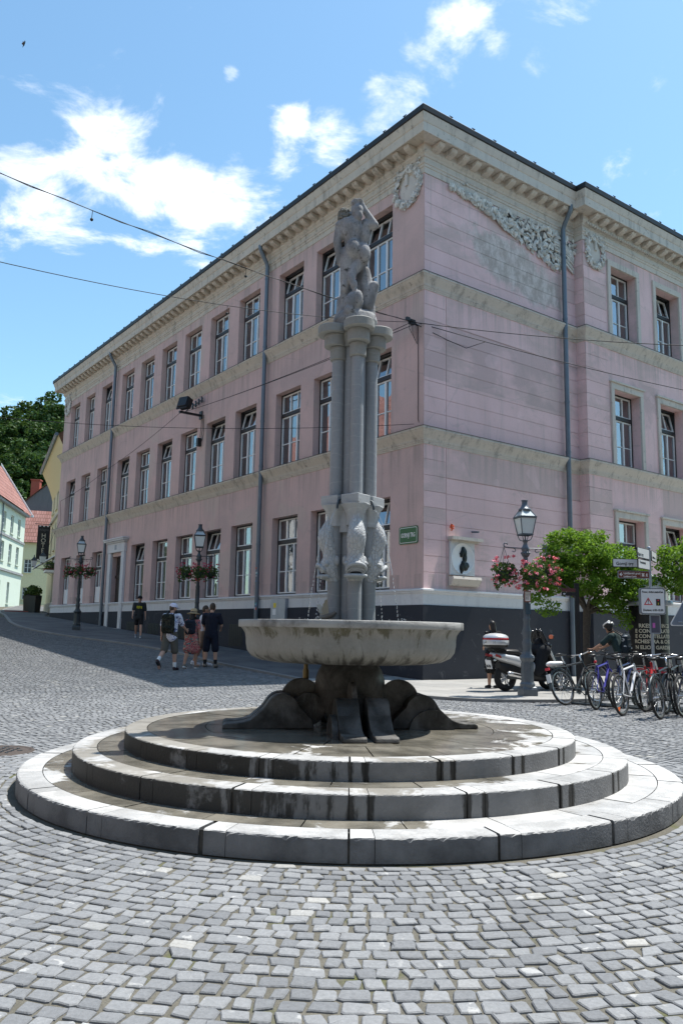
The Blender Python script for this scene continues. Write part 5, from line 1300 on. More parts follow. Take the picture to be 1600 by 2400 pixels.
MB().tube([(0, 0, 0), (0, 0, 3.38)], .034, 14).lathe([(.04, 3.36), (.04, 3.40), (0, 3.41)], n=12).lathe([(.09, 0), (.09, .03), (.04, .05)], n=12).build("pole", M_ALU, post)
def dsign(loc, rz, w, h, face, lines, rim=M_SIGNB, name="direction_sign"):
    s = panel(MB(), w, h, .022).build(name, rim if face is not M_SIGNBR else M_ALU, post); s.location = loc; s.rotation_euler = (0, 0, rz)
    f = panel(MB(), w-.03, h-.03, .004, .02).build("face", face, s); f.location = (0, -.0045, 0)
    for body, size, x, z, mt, al in lines: text("lettering", body, size, mt, f, (x, -.0015, z), (R(90), 0, 0), .001, al, .95, .002)
    return s
s1 = dsign((-.46, -.06, 3.01), R(3), .84, .20, M_SIGNW, [("Gornji trg", .105, -.34, -.02, M_SIGNB, 'LEFT')])
s2 = dsign((-.39, -.05, 2.745), R(2), .74, .175, M_SIGNBR, [("Ljubljanski grad", .066, -.24, .028, M_SIGNW, 'LEFT'), ("Ljubljana Castle", .050, -.24, -.045, M_SIGNW, 'LEFT')])
fm = MB(); to = lambda a, z, d: (a, -.007+d*.1, z)
fm.prism([(-.34, 0), (-.29, .045), (-.275, .03), (-.30, .009), (-.26, .009), (-.26, -.009), (-.30, -.009), (-.275, -.03), (-.29, -.045)], to, 0, .01)
fm.prism([(.185, -.04), (.245, -.04), (.24, .01), (.25, .04), (.23, .04), (.225, .025), (.215, .04), (.20, .04), (.195, .025), (.185, .04), (.175, .04), (.19, .01)], to, 0, .01)
fm.prism([(.29, .01), (.275, -.045), (.287, -.045), (.302, -.01), (.315, -.045), (.328, -.045), (.312, .0), (.312, .02), (.325, .005), (.33, .012), (.31, .035), (.292, .03), (.28, .0), (.288, -.004)], to, 0, .01); fm.lathe([(0, -.001), (.010, 0)], (.302, -.0075, .045), 8)
fm.prism([(.155, -.05), (.158, -.05), (.158, .05), (.155, .05)], to, 0, .01)
fm.build("pictogram", M_SIGNW, s2)
s3 = dsign((-.26, -.34, 3.21), math.atan2(.60, .50), .76, .24, M_SIGNW, [("Stari trg", .11, -.36, -.04, M_SIGNB, 'LEFT')])
s4 = dsign((-.25, -.33, 2.96), math.atan2(.60, .50), .74, .22, M_SIGNW, [("Tromostovje", .075, -.28, .035, M_SIGNB, 'LEFT')])
s5 = dsign((.22, .28, 3.20), math.atan2(.62, .36), .66, .24, M_SIGNW, [("Levstikov trg", .085, -.26, -.03, M_SIGNB, 'LEFT')])
# rising bollard warning board lower on the same post
wb = panel(MB(), .56, .60, .12, .05).build("warning_board", M_ALU, post); wb.location = (-.02, -.16, 2.14); wb.rotation_euler = (0, 0, R(-6))
wf = panel(MB(), .53, .57, .004, .045).build("face", M_SIGNB, wb); wf.location = (0, -.0045, 0)
wg = panel(MB(), .51, .55, .004, .04).build("face", M_SIGNW, wb); wg.location = (0, -.0075, 0)
text("lettering", "Pozor, dvižni stebriček", .062, M_SIGNB, wg, (0, -.002, .205), (R(90), 0, 0), .001, 'CENTER', .80, .002)
text("lettering", "Dostava: 6.00-10.00", .066, M_SIGNB, wg, (0, -.002, -.205), (R(90), 0, 0), .001, 'CENTER', .83, .002)
tr = MB()
def ring_tri(mb, c, r0, r1, d):
    o = [(c[0]+r0*math.cos(R(a)), c[1]+r0*math.sin(R(a))) for a in (90, 210, 330)]; i = [(c[0]+r1*math.cos(R(a)), c[1]+r1*math.sin(R(a))) for a in (90, 210, 330)]
    for k in range(3): mb.quad(*[(p[0], d, p[1]) for p in (o[k], o[(k+1) % 3], i[(k+1) % 3], i[k])])
ring_tri(tr, (-.10, -.03), .115, .075, -.003); tr.build("red_triangle", M_SIGNRED, wg)
MB().prism([(-.11, .035), (-.09, .035), (-.096, -.035), (-.104, -.035)], lambda a, z, d: (a, d, z), -.004, -.003).prism([(-.108, -.045), (-.092, -.045), (-.092, -.06), (-.108, -.06)], lambda a, z, d: (a, d, z), -.004, -.003).build("exclamation_mark", M_SIGNB, wg)
tl = MB().box((.07, -.006, -.10), (.165, -.002, .05)).build("traffic_light_symbol", M_BLACK, wg)
MB().lathe([(0, 0), (.018, 0)], (.117, 0, 0), 12).build("red_lamp_symbol", M_SIGNRED, tl).matrix_local = Matrix.Translation((.0, -.0065, .02)) @ Matrix.Translation((.117, 0, 0)) @ Matrix.Rotation(R(90), 4, 'X') @ Matrix.Translation((-.117, 0, 0))
MB().prism([(.108, -.03), (.126, -.03), (.126, -.06), (.135, -.06), (.117, -.082), (.099, -.06), (.108, -.06)], lambda a, z, d: (a, d, z), -.007, -.0062).build("arrow_symbol", plain("yellow_print", (.45, .36, .03), .5), tl)
sb = panel(MB(), .25, .43, .03, .03).build("sign_back", M_ALU, post); sb.location = (.06, -.06, 1.62); sb.rotation_euler = (0, 0, R(4))
MB().box((-.10, -.006, -.19), (.10, -.002, .19)).build("dark_film", plain("smoky_film", (.09, .09, .12), .3), sb); MB().box((-.07, -.009, -.08), (-.01, -.006, .03)).build("sticker", plain("magenta_sticker", (.5, .12, .38), .6), sb)
# triangular sign seen from behind
tp = empty("triangle_sign", (7.80, 18.1, gz(7.8, 18.1)), 0, "triangular traffic sign seen from its grey back", "traffic sign")
MB().tube([(0, 0, 0), (0, 0, 2.33)], .032, 12).build("pole", M_ALU, tp)
def rtri(s, r): 
    out = []
    for a in (90, 210, 330):
        c = (math.cos(R(a))*s, math.sin(R(a))*s); out += arcp(c, r, a-60, a+60, 5)
    return out
MB().prism([(x, z+1.83) for x, z in rtri(.40, .04)], lambda a, z, d: (a, d, z), .035, .05).build("rim", M_SIGNW, tp)
MB().prism([(x, z+1.83) for x, z in rtri(.375, .035)], lambda a, z, d: (a, d, z), .03, .0345).build("back_plate", plain("blue_grey_metal", (.20, .23, .28), .45, .3), tp)
for z in (1.68, 2.05): MB().tube([(-.1 if z > 2 else -.22, .02, z), (.1 if z > 2 else .22, .02, z)], .014, 6).build("clamp", M_ALU, tp)
# dark finger post
dp = empty("finger_post", (5.46, 18.6, gz(5.46, 18.6)), 0, "dark square post with two small finger signs", "sign post")
MB().box((-.045, -.045, 0), (.045, .045, 2.50)).box((-.05, -.05, 2.5), (.05, .05, 2.53)).build("post", M_BLACK, dp)
for z, m_ in ((2.37, plain("maroon_paint", (.10, .03, .03), .5)), (2.28, M_BLACK)):
    f = MB().box((-.36, -.055, z-.04), (-.04, -.035, z+.04)).build("finger", m_, dp)
    if m_ is M_BLACK: MB().prism([(-.33, z), (-.30, z+.025), (-.30, z+.008), (-.27, z+.008), (-.27, z-.008), (-.30, z-.008), (-.30, z-.025)], lambda a, zz, d: (a, d, zz), -.059, -.0555).build("arrow", M_SIGNW, f)
# advertising column
acx, acy = 7.78, 20.4
ad = empty("advertising_column", (acx, acy, gz(acx, acy)), 0, "black round advertising column with concert poster and white dome", "advertising column")
AR = .47
MB().lathe([(AR+.05, 0), (AR+.05, .28), (AR+.03, .31), (AR, .33)], n=40).build("base", M_CREAM, ad)
body = MB().lathe([(AR, .3), (AR, 2.12)], n=48).build("drum", M_BLACK, ad)
MB().lathe([(AR, 2.10), (AR+.12, 2.12), (AR+.13, 2.20), (AR+.08, 2.23), (AR, 2.24)], n=48).build("rim", M_ALU, ad)
MB().lathe([(AR-.02, 2.24), (AR-.04, 2.45), (AR-.12, 2.68), (AR-.26, 2.85), (.1, 2.93), (0, 2.94)], n=40).build("dome", M_WHITE, ad)
MB().lathe([(AR+.004, .46), (AR+.004, .60)], n=40, a0=R(200), a1=R(340)).build("red_band", M_SIGNRED, ad)
M_POST = plain("pale_gold_print", (.62, .56, .42), .6, var=.05)
def wrap(body, size, z, a_c=-86):
    o = text("lettering", body, size, M_POST, ad, (0, 0, 0), (0, 0, 0), .0, 'CENTER', 1.0, .004)
    for v in o.data.vertices:
        a = R(a_c) + v.co.x/AR; v.co = Vector(((AR+.005)*math.cos(a), (AR+.005)*math.sin(a), z + v.co.y))
for k, (s, b_) in enumerate(((.132, "RKESTER IN ZB"), (.124, "E CONSTELLATION"), (.124, "E CONSTELLATION"), (.124, "RCHESTRA & CHOIR"), (.124, "N ELIOT GARDINER"))): wrap(b_, s, 1.60 - .128*k - (.015 if k == 4 else 0))
wrap("3. 6. 2026", .07, 1.90, -108)
# street name plate on the shaded wall, portrait plaque, cabinet, floodlight, insulators
gp_ = empty("street_name_plate", BW(-.03, .61, 4.075), TH - math.pi/2, "green enamel street name plate reading GORNJI TRG", "street sign")
M_GREEN = plain("green_enamel", (.015, .11, .04), .25, var=.1)
a_ = panel(MB(), .80, .50, .02, .06).build("plate", M_GREEN, gp_)
b_ = panel(MB(), .74, .44, .002, .05).build("border", M_SIGNW, a_); b_.location = (0, -.0024, 0); c__ = panel(MB(), .71, .41, .002, .045).build("field", M_GREEN, a_); c__.location = (0, -.0048, 0)
text("lettering", "GORNJI TRG", .17, M_SIGNW, a_, (0, -.0075, -.005), (R(90), 0, 0), .001, 'CENTER', .62, .004)
pq = empty("memorial_plaque", BW(1.45, -.02, 0), TH, "white memorial plaque with dark portrait relief on the bright wall", "plaque")
MB().box((-.49, -.06, 2.98), (.49, 0, 3.93)).build("slab", M_WHITEB, pq)
MB().box((-.53, -.22, 3.98), (.70, 0, 4.07)).box((-.50, -.12, 3.93), (.62, 0, 3.98)).build("cap", M_CREAM, pq)
MB().prism([(0, 2.94), (-.18, 2.94), (-.20, 2.86), (-.10, 2.70), (0, 2.66)], lambda d, z, a: (a, d, z), -.50, .64).build("console", M_CREAM, pq)
MB().lathe([(0, .0), (.43, .0), (.44, .012), (.455, .012), (.46, 0)], n=48).build("roundel", M_WHITE, pq).matrix_local = Matrix.Translation((0, -.062, 3.46)) @ Matrix.Rotation(R(90), 4, 'X')
mb = MB(); s_ = lambda x, z, rx, rz, ry=.03, a=0: mb.sphere((x, -.07, z), (rx, ry, rz), 12, 8, Euler((0, R(a), 0)))
s_(.02, 3.66, .11, .13, .045); s_(-.04, 3.60, .075, .10, .04); s_(-.105, 3.60, .03, .03); s_(-.08, 3.54, .04, .05); s_(.07, 3.62, .09, .15, .045); s_(.10, 3.50, .06, .14, .04); s_(.05, 3.46, .075, .12, .04); s_(.02, 3.32, .10, .10, .04); s_(.06, 3.24, .16, .12, .045, 20); s_(.16, 3.28, .10, .08, .04, 35); s_(-.04, 3.20, .10, .13, .04); s_(-.06, 3.10, .05, .09, .03); s_(.02, 3.76, .08, .05, .03)
blob("portrait_relief", mb, .010, plain("dark_bronze", (.018, .022, .024), .4, .5), pq, 4)
cb = empty("utility_cabinet", BW(-.08, 7.18, 0), TH - math.pi/2, "grey metal utility cabinet on the plinth with yellow label", "cabinet")
MB().box((-.46, -.10, 1.60), (-.005, .06, 2.40)).build("door_leaf", M_ALU, cb); MB().box((.005, -.10, 1.60), (.46, .06, 2.40)).build("door_leaf", M_ALU, cb)
MB().box((-.49, -.07, 1.55), (.49, .07, 1.60)).build("frame", M_PIPE, cb); MB().box((-.28, -.105, 2.1), (-.12, -.101, 2.26)).build("yellow_label", plain("yellow_label", (.7, .55, .03), .5), cb); MB().box((-.33, -.105, 1.85), (-.12, -.101, 2.05)).build("white_label", M_SIGNW, cb)
fl = empty("floodlight", BW(-.02, 14.0, 10.35), TH - math.pi/2, "black floodlight on an arm sticking out from the pink wall", "floodlight")
MB().box((-.06, -1.02, -.03), (.06, 0, .05)).box((-.12, -.04, -.15), (.12, 0, .2)).build("arm", M_BLACK, fl)
lh = MB(); lh.cbox((0, -.78, .42), (.52, .34, .46), Euler((R(-18), 0, R(20)))); lh.cbox((.02, -.88, .40), (.62, .05, .54), Euler((R(-18), 0, R(20)))); bevel(lh.build("lamp_housing", M_BLACK, fl), .02)
MB().tube([(-.30, -.78, .42), (-.30, -.75, .1), (0, -.75, .04), (.30, -.75, .1), (.30, -.78, .42)], .02, 6).build("yoke", M_BLACK, fl)
mb = MB()
for k in range(3): mb.tube([(.1+.1*k, -.03, -.02), (.16+.12*k, -.06, -.5-.2*k), (.05+.1*k, -.04, -.95-.1*k)], .012, 6)
mb.build("cable", M_WIRE, fl); MB().box((-.05, -.16, -1.35), (.12, 0, -1.0)).build("junction_box", M_BLACK, fl)
ins = empty("insulator_bracket", BW(-.02, 14.15, 10.95), TH - math.pi/2, "row of old cable insulators on an iron bracket", "insulator")
MB().tube([(-.5, -.12, -.06), (.5, -.12, .06)], .022, 6).tube([(-.3, 0, -.03), (-.3, -.12, -.03)], .018, 6).tube([(.3, 0, .03), (.3, -.12, .03)], .018, 6).build("rail", M_IRON, ins)
for k in range(4): MB().lathe([(.0, -.15), (.04, -.15), (.05, -.05), (.03, 0), (.05, .06), (.03, .12), (0, .13)], (-.42+.28*k, -.14, -.05+.035*k), 10).build("insulator", M_IRON, ins)
vs_ = empty("wall_spike", BW(1.9, -.02, 4.28), TH, "short pipe stub above the portrait plaque", "pipe stub"); MB().tube([(0, 0, 0), (-.02, -.28, -.03)], .03, 8).build("tube", M_PIPE, vs_)
cr_ = tag(leaf_cloud("orange_ribbon", clump((0, 0, 0), (.05, .03, .12), 14), .12, plain("orange_plastic", (.65, .13, .04), .6)), "orange rag on a spike above the plaque", "ribbon"); cr_.location = BW(1.0, -.10, 4.33)

# ------------------------------------------------------------------ overhead cables
NODE = BW(-.28, .22, 10.25)
def sag(a, b, d, n=24):
    a, b = Vector(a), Vector(b); return [a.lerp(b, i/n) - Vector((0, 0, 4*d*(i/n)*(1-i/n))) for i in range(n+1)]
def wire(name, label, spans, r=.009, drops=()):
    mb = MB()
    for p in spans: mb.tube(p, r, 6)
    for p in drops:
        p = Vector(p); mb.tube([p, p - Vector((.01, 0, .16))], .007, 5); mb.sphere(p - Vector((.01, 0, .20)), .035, 8, 6)
    return tag(mb.build(name, M_WIRE), label, "cable", "overhead cables")
pW = sag(NODE, (-9.6, 11.6, 10.1), .28); pW2 = [p + Vector((0, .02*math.sin(i*1.3), .025*math.sin(i*2.1))) for i, p in enumerate(pW)]
wire("overhead_cable", "upper twisted cable crossing the sky to the building corner", [pW, pW2], .008, (pW[9], pW[15], pW[19]))
pL = sag(NODE, (-9.4, 12.4, 8.15), .45); wire("overhead_cable", "lower drooping cable crossing the sky below the upper one", [pL], .008, (pL[10], pL[19]))
a1 = BW(-1.0, 14.1, 10.30); wire("overhead_cable", "double cable from the corner to the floodlight arm", [sag(NODE, a1, .15), sag(NODE - Vector((0, 0, .10)), a1, .12), sag(a1, BW(-.25, 24.1, 9.55), .1), sag(BW(-.25, 24.1, 9.55), BW(-.2, 31.9, 8.75), .1), [BW(-.2, 31.9, 8.75), BW(-.15, 31.7, 7.6), BW(-.2, 32.4, 7.0), BW(-.3, 33.4, 6.0)]], .010)
wire("overhead_cable", "thin cable along the first ledge to the far left", [sag(BW(-.24, .15, 7.2), (-12.6, 25, 8.05), .30)], .008)
wire("overhead_cable", "thick cable from the corner along the bright front", [sag(NODE, BW(5.9, -5.6, 9.3), .12), sag(NODE + Vector((0, 0, .03)), BW(12.5, -4.5, 8.9), .18), [NODE, BW(.8, -.15, 9.85), BW(1.6, -.12, 9.8), BW(2.2, -.3, 10.08)]], .011)
nb = empty("cable_bracket", NODE, TH, "tangled cable bracket bolted to the building corner", "bracket")
MB().tube([(-.10, -.1, 0), (.30, .1, 0)], .03, 6).cbox((.0, 0, .0), (.2, .1, .14)).cbox((-.2, -.05, .03), (.12, .08, .1)).build("arm", M_BLACK, nb)
mb = MB()
for k in range(5): mb.tube([(.05*k-.1, -.02, 0), (.05*k-.14, -.05, -.25-.06*k), (.05*k-.02, -.03, -.35-.07*k), (.05*k+.02, 0, -.05)], .008, 5)
mb.tube([(.26, .02, -.05), (.255, .0, -1.5), (.255, .0, -2.85), (.3, -.02, -3.0)], .010, 5); mb.build("cable_loop", M_WIRE, nb)
# ------------------------------------------------------------------ birds
def bird(name, label, loc, rot, sc, wing, cols, parts_only=False):
    o = empty(name, loc, 0, label, "bird"); o.rotation_euler = rot; o.scale = (sc,)*3
    mb = MB(); mb.cone((0, -.06, 0), (0, .06, .01), .035, .03); mb.cone((0, .06, .01), (0, .12, .03), .03, .024); mb.cone((0, .13, .03), (0, .165, .022), .010, .003); mb.cone((0, -.06, 0), (0, -.17, -.01), .025, .008)
    blob("body", mb, .006, cols[0], o, 3)
    for s in (-1, 1):
        a = R(wing) ; m = MB(); n = 7; sp, ch = (.20, .10)
        for layer in (0, .004):
            vs = []
            for i in range(n+1):
                t = i/n; x = s*sp*t*math.cos(a); z = sp*t*math.sin(a) + .02*math.sin(math.pi*t) + layer; f = .05 - .03*t; b = f - ch*(1-.75*t**1.5) - (.015 if i % 2 else 0)
                vs += [(x, f, z), (x, b, z - .01)]
            m.add(vs, [(2*i, 2*i+1, 2*i+3, 2*i+2) for i in range(n)], True)
        m.build("wing", cols[1], o)
    return o
bird("swift", "small dark bird flying high in the left sky", (-8.96, 20, 17.19), (R(70), R(20), R(-60)), .62, 28, (M_IRON, plain("brown_wing", (.10, .06, .045), .8)))
pg = bird("pigeon", "pale brown pigeon flapping on the basin rim behind the columns", (-.13, 7.72, 1.475), (R(10), R(-15), R(-60)), .85, 62, (plain("grey_brown_feathers", (.20, .17, .14), .8), plain("cream_feathers", (.50, .43, .33), .8)))
# sparrow sized details on the basin rim are left to the water

mh = empty("manhole_cover", (-3.66, 8.95, gz(-3.66, 8.95)+.003), 0, "round iron manhole cover in the setts at the left edge", "manhole cover")
MB().lathe([(0, .004), (.30, .004), (.305, 0), (.33, 0), (.335, .006), (.37, .006), (.38, -.01)], n=40).build("cover", plain("rusty_iron_cover", (.075, .06, .052), .8, .3, .3, 9, .003), mh)
mb = MB()
for k in range(7):
    for j in range(7):
        if (k-3)**2 + (j-3)**2 < 10: mb.cbox((.08*(k-3), .08*(j-3), .007), (.05, .02, .006), Euler((0, 0, R(45 if (k+j) % 2 else -45))))
mb.build("tread_pattern", M_IRON, mh)
# ------------------------------------------------------------------ people
def skin(name, c):
    t = NT(name, .55, .35); t.color(t.vary(c, t.noise(9, 3), .18)); return t.m
M_SK1, M_SK2 = skin("tanned_skin", (.42, .235, .155)), skin("fair_skin", (.50, .30, .215))
M_HAIRB, M_HAIRK = plain("brown_hair", (.055, .034, .02), .6, var=.3, scale=40), plain("black_hair", (.014, .011, .010), .45, var=.3, scale=40)
M_EYE = plain("dark_eye", (.02, .02, .02), .3)
def cloth(name, c, var=.15): return plain(name, c, .9, var=var, scale=9, bump=.004)
def printed(name, base, inks, scale, thr, stretch=(1, 1, 1)):
    t = NT(name, .9, .15); v = t.scale(stretch); c = base
    for k, ink in enumerate(inks):
        n = t.noise(scale*(1+.37*k), 2, .5, t.scale(tuple(s*(1+.1*k) for s in stretch)), .6 + k); c = t.mix(t.step(n, thr, thr+.03), c, ink)
    t.color(t.vary(c, t.noise(12, 4), .12)); return t.m
V3 = lambda x, y, z: Vector((x, y, z))
def person(label, x, y, rz, H, pose, skin_m, cl, group=None, zoff=0.0):
    P = dict(legL=(0, 0, 3), legR=(0, 0, 3), armL=(0, 6, 12), armR=(0, 6, 12), lean=0, head=(0, 0), twist=0, fem=False); P.update(pose)
    s = H; fem = P['fem']; sh = (.100 if fem else .116)*s; hipw = .050*s
    hipz = .515*s; ln = R(P['lean'])
    up_v = lambda d: V3(0, math.sin(ln)*d, math.cos(ln)*d)
    J = {}
    for k, sg in (('L', -1), ('R', 1)):
        f, kn, ab = P['leg'+k]; f, kn, ab = R(f), R(kn), R(ab)
        h = V3(sg*hipw, 0, hipz); t = V3(sg*math.sin(ab), math.sin(f), -math.cos(f)).normalized(); kne = h + t*.245*s
        g = f - kn; t2 = V3(sg*math.sin(ab)*.5, math.sin(g), -math.cos(g)).normalized(); an = kne + t2*.235*s
        J['leg'+k] = (h, kne, an, g)
    zmin = min(J['legL'][2].z, J['legR'][2].z) - .042*s
    off = V3(0, 0, -zmin)
    for k in 'LR': h, a, b, g = J['leg'+k]; J['leg'+k] = (h+off, a+off, b+off, g)
    root = V3(0, 0, hipz) + off
    chest = root + up_v(.22*s); shc = root + up_v(.298*s); neck = root + up_v(.325*s); hy, hp = R(P['head'][0]), R(P['head'][1])
    headc = neck + V3(0, math.sin(ln+hp)*.085*s + .012*s, math.cos(ln+hp)*.085*s)
    for k, sg in (('L', -1), ('R', 1)):
        f, ab, e = (R(q) for q in P['arm'+k][:3]); inn = R(P['arm'+k][3]) if len(P['arm'+k]) > 3 else 0
        S_ = shc + V3(sg*sh, 0, -.01*s); f += ln
        t = V3(sg*math.sin(ab), math.sin(f)*math.cos(ab), -math.cos(f)*math.cos(ab)).normalized(); el = S_ + t*.165*s
        g = f + e; t2 = V3(sg*math.sin(ab)*.4 - sg*math.sin(inn), math.sin(g), -math.cos(g)).normalized(); wr = el + t2*.145*s
        J['arm'+k] = (S_, el, wr, t2)
    hr = Euler((-(hp+ln)*.6, 0, hy))
    root_o = empty("person", (x, y, gz(x, y) + zoff), rz, label, "person", group)
    b = MB()
    b.cone(root + up_v(.0), root + up_v(.10*s), .072*s, .066*s); b.cone(root+up_v(.10*s), shc - up_v(.035*s), .064*s, .072*s)
    for sg in (-1, 1): b.cone(shc + V3(sg*.05*s, 0, -.03*s), shc + V3(sg*sh*.95, 0, -.008*s), .045*s, .032*s); b.cone(root + V3(sg*.03*s, 0, .01*s), root + up_v(.16*s) + V3(sg*.04*s, 0, 0), .05*s, .055*s)
    b.cone(shc, neck + up_v(.03*s), .034*s, .030*s); b.sphere(headc, (.043*s, .055*s, .067*s), 16, 12, hr)
    HM = lambda v: headc + hr.to_matrix() @ (Vector(v)*s)
    b.cone(HM((0, .05, -.005)), HM((0, .062, -.018)), .006*s, .009*s); b.sphere(HM((0, .03, -.045)), (.028*s, .03*s, .022*s), 10, 8)
    for sg in (-1, 1): b.sphere(HM((sg*.044, -.004, -.006)), (.008*s, .014*s, .02*s), 8, 6)
    for k, sg in (('L', -1), ('R', 1)):
        h, kn, an, g = J['leg'+k]
        b.cone(h, kn, .052*s, .033*s); b.cone(kn, kn.lerp(an, .35), .032*s, .034*s); b.cone(kn.lerp(an, .3), an, .034*s, .020*s)
        fd = V3(0, math.cos(min(0, g)*1.0), math.sin(min(0, g)*1.0)) if g < -.35 else V3(0, 1, 0); b.cone(an + V3(0, -.01*s, -.015*s), an + fd*.11*s + V3(0, 0, -.025*s), .022*s, .018*s)
        S_, el, wr, t2 = J['arm'+k]
        b.cone(S_, el, .030*s, .023*s); b.cone(el, wr, .024*s, .015*s)
        side = V3(0, 1, 0) if abs(t2.y) < .8 else V3(0, 0, 1); side = (side - t2*side.dot(t2)).normalized(); nrm = t2.cross(side)
        pc = wr + t2*.026*s; b.cone(wr + t2*.008*s - side*.008*s, pc + t2*.02*s - side*.012*s, .012*s, .012*s); b.cone(wr + t2*.008*s + side*.008*s, pc + t2*.02*s + side*.012*s, .012*s, .012*s)
        curl = -sg*.35
        for q, (oo, fl) in enumerate(((-.018, .035), (-.006, .044), (.006, .047), (.018, .042))):
            p0 = wr + t2*.045*s + side*oo*s; p1 = p0 + (t2 + nrm*curl*.4).normalized()*fl*.5*s; p2 = p1 + (t2*.8 + nrm*curl*1.6).normalized()*fl*.5*s
            b.cone(p0, p1, .0058*s, .0052*s, 8); b.cone(p1, p2, .0052*s, .0045*s, 8)
        p0 = wr + t2*.018*s + side*.018*s; p1 = p0 + (t2*.6 + side*.7).normalized()*.028*s; b.cone(p0, p1, .0075*s, .006*s, 8); b.cone(p1, p1 + t2*.024*s, .006*s, .005*s, 8)
    body = blob("body", b, .0095, skin_m, root_o, 3)
    e = MB()
    for sg in (-1, 1): e.sphere(HM((sg*.018, .047, .006)), .0065*s, 8, 6)
    e.build("eye", M_EYE, body); mo = MB(); mo.sphere(HM((0, .052, -.040)), (.014*s, .006*s, .0035*s), 8, 6, hr); mo.build("mouth", skin("lips", (.35, .12, .10)), body)
    def torso(m, inf, z0=0.0):
        m.cone(root + up_v((z0+.01)*s), root + up_v(.12*s), (.072+inf)*s, (.068+inf)*s); m.cone(root+up_v(.12*s), shc - up_v(.038*s), (.067+inf)*s, (.070+inf)*s)
        for sg in (-1, 1): m.cone(shc + V3(sg*.04*s, 0, -.03*s), shc + V3(sg*sh*.97, 0, -.008*s), (.044+inf)*s, (.030+inf)*s); m.cone(root + V3(sg*.034*s, 0, z0*s), root + up_v(.20*s) + V3(sg*.046*s, 0, 0), (.050+inf)*s, (.050+inf)*s)
    m = MB(); torso(m, .010, -.035 if cl.get('untucked') else .0)
    if cl.get('untucked'): m.cone(root + V3(-.035*s, 0, -.035*s), root + V3(.035*s, 0, -.035*s), .074*s, .074*s)
    sl = cl.get('sleeve', .75)
    for k, sg in (('L', -1), ('R', 1)):
        S_, el, wr, t2 = J['arm'+k]; m.cone(S_, S_.lerp(el, sl), .041*s, .040*s)
        if cl.get('long'): m.cone(el, wr, .036*s, .028*s)
    blob("shirt", m, .014, cl['shirt'], root_o, 5)
    m = MB(); lw = cl.get('shorts', .85); fl = cl.get('flare', .052)
    if cl.get('dress'):
        m.cone(root + up_v(.08*s), root + V3(0, 0, -.02*s), .075*s, .088*s); kL, kR = J['legL'], J['legR']
        for k in (kL, kR): m.cone(k[0], k[0].lerp(k[1], lw), .078*s, .082*s)
        m.cone(root, (kL[0].lerp(kL[1], lw) + kR[0].lerp(kR[1], lw))*.5, .085*s, .092*s)
    else:
        m.cone(root + V3(-.02*s, 0, .03*s), root + V3(.02*s, 0, .03*s), .072*s, .072*s)
        for k in 'LR': h, kn, an, g = J['leg'+k]; m.cone(h + V3(0, 0, .02*s), h.lerp(kn, lw), .060*s, fl*s)
    blob(cl.get('bottom_name', 'skirt' if cl.get('dress') else 'shorts'), m, .014, cl['bottom'], root_o, 5)
    for k in 'LR':
        h, kn, an, g = J['leg'+k]; m = MB(); gg = min(0, g + .35); fd = V3(0, math.cos(gg), math.sin(gg)); dn = V3(0, math.sin(gg), -math.cos(gg))
        m.cone(an - fd*.012*s + dn*.012*s, an + fd*.055*s + dn*.020*s, .027*s, .025*s); m.cone(an + fd*.05*s + dn*.024*s, an + fd*.115*s + dn*.026*s, .024*s, .020*s)
        sh_ = blob("shoe", m, .010, cl['shoe'], root_o, 2)
        q = MB(); q.cone(an - fd*.015*s + dn*.036*s, an + fd*.12*s + dn*.038*s, .022*s, .020*s); so = blob("sole", q, .010, cl.get('sole', M_BLACK), sh_, 1)
        if cl.get('sock'): m = MB(); m.cone(an + (kn-an)*.28, an, .029*s, .024*s); m.build("sock", cl['sock'], root_o)
    # hair
    m = MB(); m.sphere(HM((0, -.010, .014)), (.048*s, .056*s, .062*s), 14, 10, hr)
    if cl.get('longhair'): m.cone(HM((0, -.03, .02)), HM((0, -.045, -.085)), .045*s, .040*s); m.cone(HM((.02, -.035, -.04)), HM((.03, -.045, -.115)), .03*s, .018*s)
    else: m.sphere(HM((0, -.022, -.012)), (.043*s, .042*s, .045*s), 12, 8, hr)
    hair = blob("hair", m, .010, cl.get('hair', M_HAIRB), root_o, 1)
    if cl.get('cap'):
        m = MB(); m.lathe([(.056, .010), (.058, .03), (.050, .055), (.03, .072), (0, .078)], n=20); m.v = [tuple(HM((a, b_*1.12, c))) for a, b_, c in m.v]
        n0 = len(m.v); m.prism([(-.045, .03), (.045, .03), (.040, .085), (.02, .105), (-.02, .105), (-.040, .085)], lambda a, c, d: HM((a, c, .014 + d - (c-.03)*.15)), 0, .006); m.build("cap", cl['cap'], root_o)
    if cl.get('straw'):
        m = MB(); m.lathe([(.045, .022), (.105, .006), (.118, .010), (.118, .014), (.058, .034), (.060, .045), (.055, .085), (.040, .102), (.015, .106), (0, .104)], n=26); m.v = [tuple(HM((a, b_, c))) for a, b_, c in m.v]; ht = m.build("straw_hat", cl['straw'], root_o)
        m = MB(); m.lathe([(.0615, .036), (.0615, .047)], n=26); m.v = [tuple(HM((a, b_*1.0, c))) for a, b_, c in m.v]; m.build("hat_band", M_BLACK, ht)
